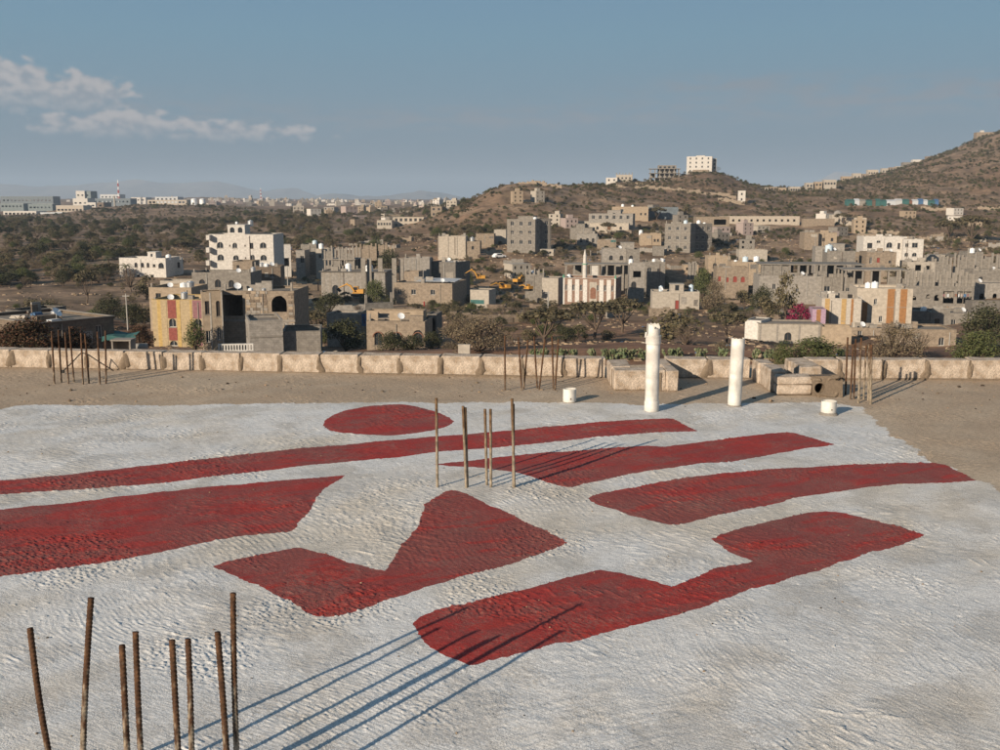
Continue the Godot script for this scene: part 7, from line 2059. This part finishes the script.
func build_vegetation():
	# trees and bushes one can point at: [label, u, foot row, width, height in picture units, distance (0: where the ground is met), kind, name]
	var named := [
		["dark green bush with reddish leaf tips behind the left parapet", 28, 352, 66, 38, 62.0, "russet", "leafy_bush"],
		["second reddish green bush rising behind the left rebars", 74, 353, 46, 26, 64.0, "russet", "leafy_bush"],
		["dark shrub between the teal shelter and the yellow striped house", 140, 346, 30, 24, 118.0, "russet", "leafy_bush"],
		["feathery green bush in front of the yellow striped house", 196, 348, 24, 30, 128.0, "green", "leafy_bush"],
		["olive shrub beside the roofless grey annexe", 314, 332, 44, 26, 178.0, "shrub", "shrub"],
		["black-green tree right of the grey annexe", 345, 354, 44, 38, 122.0, "dark", "dark_tree"],
		["dark low bush in front of the hollow house", 392, 354, 34, 24, 118.0, "dark", "dark_bush"],
		["second dark bush under the red arches", 413, 354, 30, 20, 119.0, "dark", "dark_bush"],
		["dark bush right of the hollow house", 432, 352, 22, 22, 122.0, "dark", "dark_bush"],
		["pale dry shrub by the small wall stub", 451, 354, 20, 14, 116.0, "dry", "dry_bush"],
		["huge dry tan bush left of the splayed rebars", 482, 354, 66, 42, 104.0, "dry", "dry_bush"],
		["broad dry bush just behind the huge tan one", 462, 340, 44, 26, 128.0, "dry", "dry_bush"],
		["dark acacia with a flat crown in the centre field", 546, 346, 62, 40, 132.0, "acacia", "acacia_tree"],
		["second flat acacia right of the centre one", 594, 337, 54, 38, 152.0, "acacia", "acacia_tree"],
		["third acacia behind the tall white pipe", 622, 330, 42, 34, 165.0, "acacia", "acacia_tree"],
		["wide dark acacia right of the tall white pipe", 670, 342, 66, 42, 138.0, "shrub", "acacia_tree"],
		["thin bushy tree right of the wide acacia", 686, 350, 36, 28, 118.0, "bare", "bare_tree"],
		["flat-topped acacia in the field before the white shed", 727, 336, 40, 26, 152.0, "acacia", "acacia_tree"],
		["brown dry bush between the two white pipes", 722, 359, 24, 20, 104.0, "dry", "dry_bush"],
		["bright green round bush left of the big green one", 782, 364, 24, 24, 92.0, "green", "leafy_bush"],
		["big spreading green bush in front of the white shed", 814, 364, 58, 30, 94.0, "green", "leafy_bush"],
		["bougainvillea full of magenta flowers", 801, 323, 36, 20, 176.0, "magenta", "bougainvillea"],
		["greenish tree above the bougainvillea", 786, 306, 28, 34, 196.0, "shrub", "shrub"],
		["bare bushy tree right of the bougainvillea shed", 769, 310, 30, 22, 200.0, "shrub", "shrub"],
		["dry grey-green bush behind the right rebars", 893, 364, 62, 42, 96.0, "dry", "dry_bush"],
		["wispy bush left of the tan house with the arched window", 918, 358, 30, 30, 104.0, "bare", "bare_tree"],
		["large green bush at the right edge behind the parapet", 976, 366, 54, 38, 96.0, "green", "leafy_bush"],
		["dark spreading tree at the right edge above the green bush", 984, 338, 54, 34, 135.0, "dark", "dark_tree"],
		["brown bush left of the tan house with red windows", 714, 304, 28, 26, 225.0, "dry", "dry_bush"],
		["green agave-like bush beside the sand house", 703, 292, 22, 26, 245.0, "green", "leafy_bush"],
		["dark bush under the red-windowed house", 762, 306, 26, 22, 215.0, "dark", "dark_bush"],
		["dark shrub at the foot of the long unfinished house", 745, 300, 20, 16, 232.0, "shrub", "shrub"],
		["olive bush beside the excavator", 376, 297, 24, 20, 236.0, "green", "leafy_bush"],
		["dark bush heap left of the ruined sloping wall", 330, 309, 34, 18, 196.0, "dark", "dark_bush"],
		["bush between the tan columns and the grey block house", 388, 268, 26, 20, 292.0, "dark", "dark_bush"],
		["dark tree behind the grey piers", 374, 262, 28, 20, 310.0, "dark", "dark_tree"],
		["lone dark acacia standing in the brown field on the left", 87, 304, 24, 34, 0.0, "acacia", "acacia_tree"],
		["pale bare tree in front of the white villa", 131, 292, 26, 28, 0.0, "bare", "bare_tree"],
		["rounded tree right of the villa porch", 146, 300, 28, 26, 0.0, "shrub", "shrub"],
		["dark tree left of the telegraph pole", 110, 322, 34, 26, 0.0, "dark", "dark_tree"],
		["leafy shrub right of the telegraph pole", 143, 326, 34, 22, 0.0, "shrub", "shrub"],
		["bush hiding the right slab house", 900, 277, 34, 14, 270.0, "shrub", "shrub"],
		["hillside tree before the broad grey villa", 608, 236, 16, 14, 0.0, "acacia", "acacia_tree"],
		["round tree left of the bluish grey shed", 657, 221, 18, 14, 0.0, "acacia", "acacia_tree"],
		["tree standing right of the bluish grey shed", 687, 217, 12, 12, 0.0, "shrub", "shrub"],
		["dark spreading tree on the right brown slope", 970, 246, 36, 32, 0.0, "acacia", "acacia_tree"],
		["smaller acacia left of the spreading slope tree", 948, 240, 26, 20, 0.0, "acacia", "acacia_tree"],
		["acacia beside the domed shrine", 843, 226, 18, 13, 0.0, "acacia", "acacia_tree"],
		["shrub on the skyline beside the white hilltop house", 718, 171.5, 7, 5, 0.0, "dark", "dark_bush"]]
	var i := 0
	for q in named:
		var d: float = q[5] if q[5] > 0.0 else reach(q[1], q[2])
		var p := at(q[1], q[2], d)
		var k := d / F
		var gy := land_y(p.x, p.z)
		var h: float = q[4] * k
		var lift := 0.0
		if p.y > gy and q[5] > 0.0:                       # the foot is hidden: the plant is rooted further down
			var more := minf(p.y - gy, 0.35 * h)
			h += more
			lift = p.y - gy - more
			p.y = gy
		tree(q[7], q[0], "tree" if q[7].ends_with("tree") else "bush", p, q[3] * k * 1.05, h * 1.04, q[6], i, "", lift)
		i += 1
	# the scattered trees of the plain and the hills, planted by area
	var r := RandomNumberGenerator.new(); r.seed = 61
	var clump := fnl(33, 0.012, 3)
	var kinds := ["acacia", "shrub", "dark", "green", "shrub", "acacia", "bare", "dry"]
	# [u0, u1, d0, d1, how many, size least, most, label, group]
	var zones := [
		[-40, 205, 175, 420, 230, 2.4, 5.0, "tree on the brown plain", "trees of the left plain"],
		[-60, 330, 420, 1080, 900, 2.2, 4.8, "tree in the distant wood", "trees of the wooded plain"],
		[290, 470, 330, 900, 200, 2.2, 5.0, "tree among the far houses", "trees left of the hill"],
		[300, 520, 150, 300, 71, 0.9, 2.4, "bush on the bare ground", "bushes round the long tan house"],
		[455, 640, 275, 440, 131, 1.6, 3.8, "bush on the lower slope", "bushes of the lower slope"],
		[640, 1010, 250, 450, 151, 1.4, 3.4, "bush on the right slope", "bushes of the right slope"],
		[500, 760, 120, 235, 91, 0.8, 2.6, "bush in the red-brown field", "bushes of the field"],
		[760, 1010, 150, 250, 26, 1.0, 2.4, "bush between the houses", "bushes by the right houses"]]
	var rest := []
	for z in zones:
		var made := 0
		for n in z[4] * 3:
			if made >= z[4]: break
			var u := r.randf_range(z[0], z[1])
			var d := sqrt(r.randf_range(float(z[2]) * z[2], float(z[3]) * z[3]))
			var x := (u - 500.0) / 1045.0 * d
			var bald := 0.12 if d < 420.0 else 0.0
			if u > 70.0 and u < 330.0 and d > 720.0: bald = 0.42            # the brown rise before the far town
			if clump.get_noise_2d(x, d) < -0.12 + bald: continue
			var p := land(x, -d)
			var h := r.randf_range(z[5], z[6])
			var w := h * r.randf_range(1.0, 1.6)
			if hidden_by(u, p, d, h, w): continue
			var kind: String = kinds[r.randi() % 8]
			if z[0] == -60 and r.randf() < 0.6: kind = ["dark", "shrub"][r.randi() % 2]
			made += 1
			if (z[4] >= 900 and made > 110) or (z[4] == 230 and made > 110) or (z[4] == 200 and made > 70) or (z[4] == 131 and made > 75) or (z[4] == 151 and made > 75) or (z[4] == 71 and made > 50) or (z[4] == 91 and made > 46):
				rest.append([p, w, h, kind, r.randi()])
			else:
				tree("scrub_tree" if z[6] > 4.0 else "thorn_bush", "%s %s %s, %s" % ["small" if h < lerpf(z[5], z[6], 0.33) else ("large" if h > lerpf(z[5], z[6], 0.7) else "middling"), {"acacia": "flat olive", "shrub": "olive", "dark": "dark green", "green": "green", "bare": "leafless", "dry": "dry tan"}[kind], z[7], by_landmark(u)], "tree" if z[6] > 4.0 else "bush", p, w, h, kind, r.randi() % 1000, z[8])
	# the rest of the wood and the low scrub of the hills: nobody could count it
	var groups := {}
	for q in rest:
		var key: String = q[3] + str(q[4] % 2)
		if not groups.has(key): groups[key] = []
		groups[key].append(Transform3D(Basis(Vector3.UP, q[4] % 7).scaled(Vector3(q[1], q[2], q[1])), q[0]))
	for n in 26000:
		var u := r.randf_range(430, 1060)
		var d := sqrt(r.randf_range(190.0 * 190.0, 1090.0 * 1090.0))
		if n % 6 == 0:
			u = r.randf_range(-60, 480)
			d = sqrt(r.randf_range(190.0 * 190.0, 1100.0 * 1100.0))
		var x := (u - 500.0) / 1045.0 * d
		if clump.get_noise_2d(x * 1.7 + 90.0, d * 1.7) < -0.15: continue
		var p := land(x, -d)
		if hidden_by(u, p, d, 1.2, 1.5) and d < 500.0: continue
		var s := r.randf_range(0.6, 1.7) * (1.0 + 0.5 * clampf((d - 500.0) / 500.0, 0, 1))
		var key2: String = ["shrub0", "shrub1", "green0", "dry0", "shrub2", "dark0"][r.randi() % 6]
		if not groups.has(key2): groups[key2] = []
		groups[key2].append(Transform3D(Basis(Vector3.UP, r.randf() * 6.0).scaled(Vector3(s * 1.5, s, s * 1.5)), p))
	for key in groups:
		var m := plant(key.left(-1), int(key.right(1)))
		for k in 2:
			if k == 1 and key.left(-1) == "dry": continue
			var mm := MultiMesh.new()
			mm.transform_format = MultiMesh.TRANSFORM_3D
			mm.mesh = m[k]
			mm.instance_count = groups[key].size()
			for n in groups[key].size():
				mm.set_instance_transform(n, groups[key][n])
			var o := MultiMeshInstance3D.new()
			o.name = numbered("hill_scrub" if k == 0 else "scrub_stems")
			o.multimesh = mm
			o.material_override = [M.leaf, M.bark][k]
			add_child(o)
			tag(o, "low thorn scrub and far wood covering the hills and the plain" if k == 0 else "stems of the low thorn scrub on the hills", "scrub", "", "stuff")
	build_palms_and_cacti()

func build_palms_and_cacti():
	var r := RandomNumberGenerator.new(); r.seed = 13
	var pals := [["tall palm in front of the white villa", 127.0, 285.0, 25.0], ["shorter palm left of the white villa", 109.0, 270.0, 17.0], ["small palm on the roof terrace line of the mosque", 588.0, 303.0, 18.0], ["slender palm by the house with the red door", 687.0, 322.0, 16.0]]
	for q in pals:
		var d := reach(q[1], q[2])
		var p := at(q[1], q[2], d)
		var h: float = q[3] * d / F
		var t := thing("palm_tree", q[0], "palm", land(p.x, p.z))
		var st := begin()
		st.set_color(Color(0.12, 0.09, 0.065))
		tube(st, [Vector3(0, -0.5, 0), Vector3(0.05, h * 0.4, 0), Vector3(0.0, h * 0.75, 0)], [0.22, 0.17, 0.2], 7, false)
		part("trunk", st.commit(), M.bark, t)
		for k in 18:
			st = begin()
			var a := TAU * k / 18.0 + r.randf() * 0.2
			var up := r.randf_range(-0.2, 0.9)
			var L := h * 0.38
			var o := Vector3(0, h * 0.75, 0)
			var dirv := Vector3(cos(a), 0, sin(a))
			for s in 6:
				var t0 := s / 6.0; var t1 := (s + 1) / 6.0
				var p0 := o + dirv * L * t0 + Vector3(0, up * L * t0 - L * 0.7 * t0 * t0, 0)
				var p1 := o + dirv * L * t1 + Vector3(0, up * L * t1 - L * 0.7 * t1 * t1, 0)
				var sd := dirv.cross(Vector3.UP)
				for g in [-1.0, 1.0]:
					st.set_color(Color(0.055, 0.065, 0.028).lerp(Color(0.11, 0.105, 0.05), r.randf()))
					var out: Vector3 = p0 + sd * g * L * 0.16 * (1.0 - t0 * 0.6) + dirv * L * 0.12 + Vector3(0, -0.12 * L * t0 - 0.05, 0)
					tri(st, p0, p1, out)
			part("frond", st.commit(), M.leaf, t)
	# prickly pears just below the parapet
	var clumps := []
	for v in 3:
		var list := []
		var stack := []
		for b in 6:
			stack.append([Vector3(r.randf_range(-0.5, 0.5), 0, r.randf_range(-0.3, 0.3)), Vector3(r.randf_range(-0.5, 0.5), 1, r.randf_range(-0.5, 0.5)).normalized(), 0])
		while stack.size():
			var e: Array = stack.pop_back()
			var L := r.randf_range(0.24, 0.34)
			list.append([e[0], e[1], L, r.randf() * 6.0])
			if e[2] < 3:
				for b in r.randi_range(1, 2):
					stack.append([e[0] + e[1] * L * 0.92, (e[1] + Vector3(r.randf_range(-0.9, 0.9), 0.25, r.randf_range(-0.9, 0.9))).normalized(), e[2] + 1])
		clumps.append(list)
	var pad := begin()
	for j in 6:
		for k in 10:
			var q := []
			for e in [[j, k], [j + 1, k], [j + 1, k + 1], [j, k + 1]]:
				var b: float = PI * (e[0] / 6.0 - 0.5); var a: float = TAU * e[1] / 10.0
				q.append(Vector3(cos(a) * cos(b) * 0.42, 0.5 + sin(b) * 0.5, -sin(a) * cos(b) * 0.10))
			quad(pad, q[0], q[1], q[2], q[3])
	pad.generate_normals()
	var pm := pad.commit()
	var pads: Array = []
	for c in 3:
		var m := StandardMaterial3D.new()
		m.resource_name = "cactus_skin"
		m.albedo_color = [Color(0.085, 0.115, 0.05), Color(0.11, 0.135, 0.06), Color(0.135, 0.14, 0.075)][c].linear_to_srgb()
		m.roughness = 0.7
		pads.append(m)
	var spots := [[596, 357.5], [604, 358], [612, 357.5], [619, 357], [627, 358], [634, 359], [641, 358], [668, 357], [674, 358], [682, 359], [700, 360], [722, 361], [752, 361], [770, 362], [536, 358], [548, 357], [560, 357], [572, 356], [842, 366], [985, 366], [958, 368]]
	for i in spots.size():
		var p := at(spots[i][0], spots[i][1], 98.0)
		var t := thing("prickly_pear", "grey-green prickly pear clump beyond the parapet, %s" % place(i, 21), "cactus", land(p.x, p.z), i * 1.3, "prickly pears below the parapet")
		var gap: float = clampf(p.y - t.position.y, 0.0, 3.0)
		t.position.y += gap - 0.2 if gap > 1.4 else 0.0
		for e in clumps[i % 3]:
			var o := part("pad", pm, pads[int(e[3]) % 3], t)
			var y: Vector3 = e[1]
			var x := y.cross(Vector3(cos(e[3]), 0, sin(e[3]))).normalized()
			o.transform = Transform3D(Basis(x, y, x.cross(y)).scaled(Vector3.ONE * e[2]), e[0])

func build_small_things():
	for q in [["leaning telegraph pole in the brown field on the left", 128.0, 331.0, 37.0, 0.0], ["wooden pole in the field left of the mosque", 548.0, 318.0, 27.0, 0.0], ["street pole at the dark street corner by the apartment block", 288.0, 292.0, 26.0, 0.0], ["thin pole left of the bougainvillea", 777.0, 300.0, 22.0, 0.0]]:
		var d := reach(q[1], q[2])
		var p := at(q[1], q[2], d)
		var h: float = q[3] * d / F
		var t := thing("utility_pole", q[0], "pole", land(p.x, p.z))
		var st := begin()
		tube(st, [Vector3(0, -0.5, 0), Vector3(0, h, 0)], [0.14, 0.09], 8)
		part("post", st.commit(), M.pole_grey, t)
		part("crossarm", box_mesh(Vector3(-0.6, h - 0.45, -0.06), Vector3(0.6, h - 0.33, 0.06)), M.pole_grey, t)
	build_rubble()
	build_yard_walls()
	figure("person in a long dark robe walking below the shack", at(453.0, 324.0, reach(453.0, 324.0)), Color(0.02, 0.02, 0.022), 0.9, 1.68)
	figure("small person in a red dress by the long tan house wall", at(424.2, 299.5, 236.0), Color(0.28, 0.02, 0.025), 0.4, 1.25)

func build_rubble():
	# broken blocks, stones and litter over the town's open ground
	var r := RandomNumberGenerator.new(); r.seed = 29
	var mm := MultiMesh.new()
	mm.transform_format = MultiMesh.TRANSFORM_3D
	mm.use_colors = true
	mm.mesh = pebble_mesh()
	var xs := []
	var n := fnl(55, 0.03, 2)
	for i in 16000:
		var u := r.randf_range(280, 1030)
		var d := sqrt(r.randf_range(95.0 * 95.0, 420.0 * 420.0))
		if i % 5 == 0: u = r.randf_range(-30, 300)
		var x := (u - 500.0) / 1045.0 * d
		if n.get_noise_2d(x, d) < 0.02: continue
		var p := land(x, -d)
		var s := 0.10 * exp(r.randf_range(0.0, 1.5))
		var c := Color(1.0, 0.86, 0.72).lerp(Color(1.6, 1.45, 1.25), r.randf())
		var q := r.randf()
		if q < 0.02: c = Color(0.3, 0.7, 1.6)
		elif q < 0.05: c = Color(2.0, 2.1, 2.2)
		elif q < 0.10: c = Color(0.4, 0.36, 0.33)
		xs.append([Transform3D(Basis.from_euler(Vector3(r.randf() * 0.5, r.randf() * 6, r.randf() * 0.5)).scaled(Vector3(s * r.randf_range(0.9, 1.9), s * 0.7, s * 1.3)), p), c])
	mm.instance_count = xs.size()
	for i in xs.size():
		mm.set_instance_transform(i, xs[i][0])
		mm.set_instance_color(i, xs[i][1])
	var o := MultiMeshInstance3D.new()
	o.name = "ground_rubble"
	o.multimesh = mm
	o.material_override = M.pebble
	add_child(o)
	tag(o, "stones, rubble and litter strewn over the open ground", "rubble", "", "stuff")

# a small standing figure: capsules joined by a smooth minimum and meshed as surface nets
func figure(label: String, pos: Vector3, robe: Color, turn: float, tall: float):
	var k := tall / 1.7
	var skin := Color(0.22, 0.12, 0.075)
	# [from, to, radius from, radius to]
	var bones := [[Vector3(0, 0.12, 0), Vector3(0, 0.9, 0), 0.24, 0.17], [Vector3(0, 0.9, 0), Vector3(0, 1.32, 0), 0.16, 0.15], [Vector3(-0.17, 1.36, 0), Vector3(0.17, 1.36, 0), 0.075, 0.075], [Vector3(0, 1.4, 0), Vector3(0, 1.5, 0.01), 0.055, 0.055], [Vector3(0, 1.56, 0.01), Vector3(0, 1.62, 0.0), 0.095, 0.09],
		[Vector3(-0.2, 1.35, 0), Vector3(-0.27, 1.08, 0.02), 0.06, 0.05], [Vector3(-0.27, 1.08, 0.02), Vector3(-0.24, 0.84, 0.12), 0.05, 0.04], [Vector3(0.2, 1.35, 0), Vector3(0.27, 1.08, -0.03), 0.06, 0.05], [Vector3(0.27, 1.08, -0.03), Vector3(0.27, 0.82, 0.05), 0.05, 0.04], [Vector3(-0.24, 0.82, 0.12), Vector3(-0.23, 0.72, 0.15), 0.035, 0.02], [Vector3(0.27, 0.80, 0.05), Vector3(0.27, 0.70, 0.07), 0.035, 0.02],
		[Vector3(-0.09, 0.04, 0.0), Vector3(-0.09, 0.04, 0.18), 0.045, 0.035], [Vector3(0.09, 0.04, -0.08), Vector3(0.09, 0.04, 0.1), 0.045, 0.035]]
	var cell := 0.035
	var lo := Vector3(-0.42, -0.06, -0.36)
	var nx := 24; var ny := 52; var nz := 21
	var val := PackedFloat32Array(); val.resize(nx * ny * nz)
	for y in ny:
		for z in nz:
			for x in nx:
				var p := lo + Vector3(x, y, z) * cell
				var m := 9.0
				for b in bones:
					var ab: Vector3 = b[1] - b[0]
					var t := clampf((p - b[0]).dot(ab) / ab.length_squared(), 0, 1)
					var dd: float = p.distance_to(b[0] + ab * t) - lerpf(b[2], b[3], t)
					var h := clampf(0.5 + 0.5 * (m - dd) / 0.035, 0, 1)
					m = lerpf(m, dd, h) - 0.035 * h * (1.0 - h)
				val[(y * nz + z) * nx + x] = m
	var id := {}
	var pts := PackedVector3Array()
	for y in ny - 1:
		for z in nz - 1:
			for x in nx - 1:
				var s := Vector3.ZERO
				var c := 0
				for e in [[0, 0, 0, 1, 0, 0], [0, 1, 0, 1, 1, 0], [0, 0, 1, 1, 0, 1], [0, 1, 1, 1, 1, 1], [0, 0, 0, 0, 1, 0], [1, 0, 0, 1, 1, 0], [0, 0, 1, 0, 1, 1], [1, 0, 1, 1, 1, 1], [0, 0, 0, 0, 0, 1], [1, 0, 0, 1, 0, 1], [0, 1, 0, 0, 1, 1], [1, 1, 0, 1, 1, 1]]:
					var a: float = val[((y + e[1]) * nz + z + e[2]) * nx + x + e[0]]
					var b2: float = val[((y + e[4]) * nz + z + e[5]) * nx + x + e[3]]
					if (a < 0.0) != (b2 < 0.0):
						s += Vector3(e[0], e[1], e[2]).lerp(Vector3(e[3], e[4], e[5]), a / (a - b2))
						c += 1
				if c:
					id[Vector3i(x, y, z)] = pts.size()
					pts.append((lo + (Vector3(x, y, z) + s / c) * cell) * k)
	var st := begin()
	st.set_smooth_group(0)
	for g in id:
		for ax in 3:
			var e := Vector3i.ZERO; e[ax] = 1
			var u := Vector3i.ZERO; u[(ax + 1) % 3] = 1
			var w := Vector3i.ZERO; w[(ax + 2) % 3] = 1
			var a: float = val[(g.y * nz + g.z) * nx + g.x]
			var q: Vector3i = g + e
			if q.x >= nx or q.y >= ny or q.z >= nz: continue
			var b: float = val[(q.y * nz + q.z) * nx + q.x]
			if (a < 0.0) == (b < 0.0): continue
			if not (id.has(g - u) and id.has(g - w) and id.has(g - u - w)): continue
			var f := [id[g], id[g - u], id[g - u - w], id[g - w]]
			if a < 0.0: f.reverse()
			for t in [f[0], f[1], f[2], f[0], f[2], f[3]]:
				var y := pts[t].y / k
				st.set_color(skin if (y > 1.47 and y < 1.6 and pts[t].z > 0.02) or (y < 0.84 and y > 0.6 and absf(pts[t].x) > 0.21 * k) else robe)
				st.add_vertex(pts[t])
	st.generate_normals()
	var o := part("person", st.commit(), M.cactus, self)
	o.position = Vector3(pos.x, land_y(pos.x, pos.z), pos.z)
	o.rotation.y = turn
	tag(o, label, "person")

func build_yard_walls():
	# terrace walls, ruined yards and half-built walls between the houses
	var r := RandomNumberGenerator.new(); r.seed = 47
	var ms := ["tan_wall", "grey_wall", "light_grey_wall", "brown_wall", "stone_wall", "concrete"]
	var said := ["tan", "grey", "pale grey", "brown", "dark stone", "concrete"]
	var made := 0
	for n in 900:
		if made >= 110: break
		var u := r.randf_range(290, 1010)
		var d := sqrt(r.randf_range(170.0 * 170.0, 420.0 * 420.0))
		var x := (u - 500.0) / 1045.0 * d
		var p := land(x, -d)
		var L := r.randf_range(3.0, 11.0)
		var h := r.randf_range(0.7, 2.1)
		if hidden_by(u, p, d, h, L * 0.6): continue
		made += 1
		var k := r.randi() % 6
		var yaw := r.randf_range(-0.5, 0.6) + (PI / 2 if r.randf() < 0.3 else 0.0)
		var t := thing("yard_wall", "%s %s yard wall on the %s, %s" % ["low" if h < 1.2 else "high", said[k], "valley floor" if d < 280.0 else "slope", by_landmark(u)], "wall", p, yaw, "yard walls between the houses")
		var st := begin()
		var seg := maxi(3, int(L / 1.2))
		var b := Basis(Vector3.UP, yaw)
		for i in seg:
			var x0 := -L / 2 + L * i / seg; var x1 := -L / 2 + L * (i + 1) / seg
			var g := p + b * Vector3((x0 + x1) / 2, 0, 0)
			var gy := land_y(g.x, g.z) - p.y
			box(st, Vector3(x0, gy - 1.2, -0.13), Vector3(x1, gy + h * r.randf_range(0.72, 1.05), 0.13))
		part("masonry", st.commit(), M[ms[k]], t)
		if r.randf() < 0.5:                               # a wall at right angles
			var l2 := r.randf_range(2.0, 6.0)
			st = begin()
			var sgn := -1.0 if r.randf() < 0.5 else 1.0
			for i in 3:
				var z0 := -0.14 - l2 * i / 3.0; var z1 := -0.14 - l2 * (i + 1) / 3.0
				var g2 := p + b * Vector3(sgn * L / 2, 0, (z0 + z1) / 2)
				var gy2 := land_y(g2.x, g2.z) - p.y
				box(st, Vector3(sgn * (L / 2 - 0.15) - 0.13, gy2 - 1.2, z1), Vector3(sgn * (L / 2 - 0.15) + 0.13, gy2 + h * r.randf_range(0.7, 1.05), z0))
			part("side_masonry", st.commit(), M[ms[k]], t)
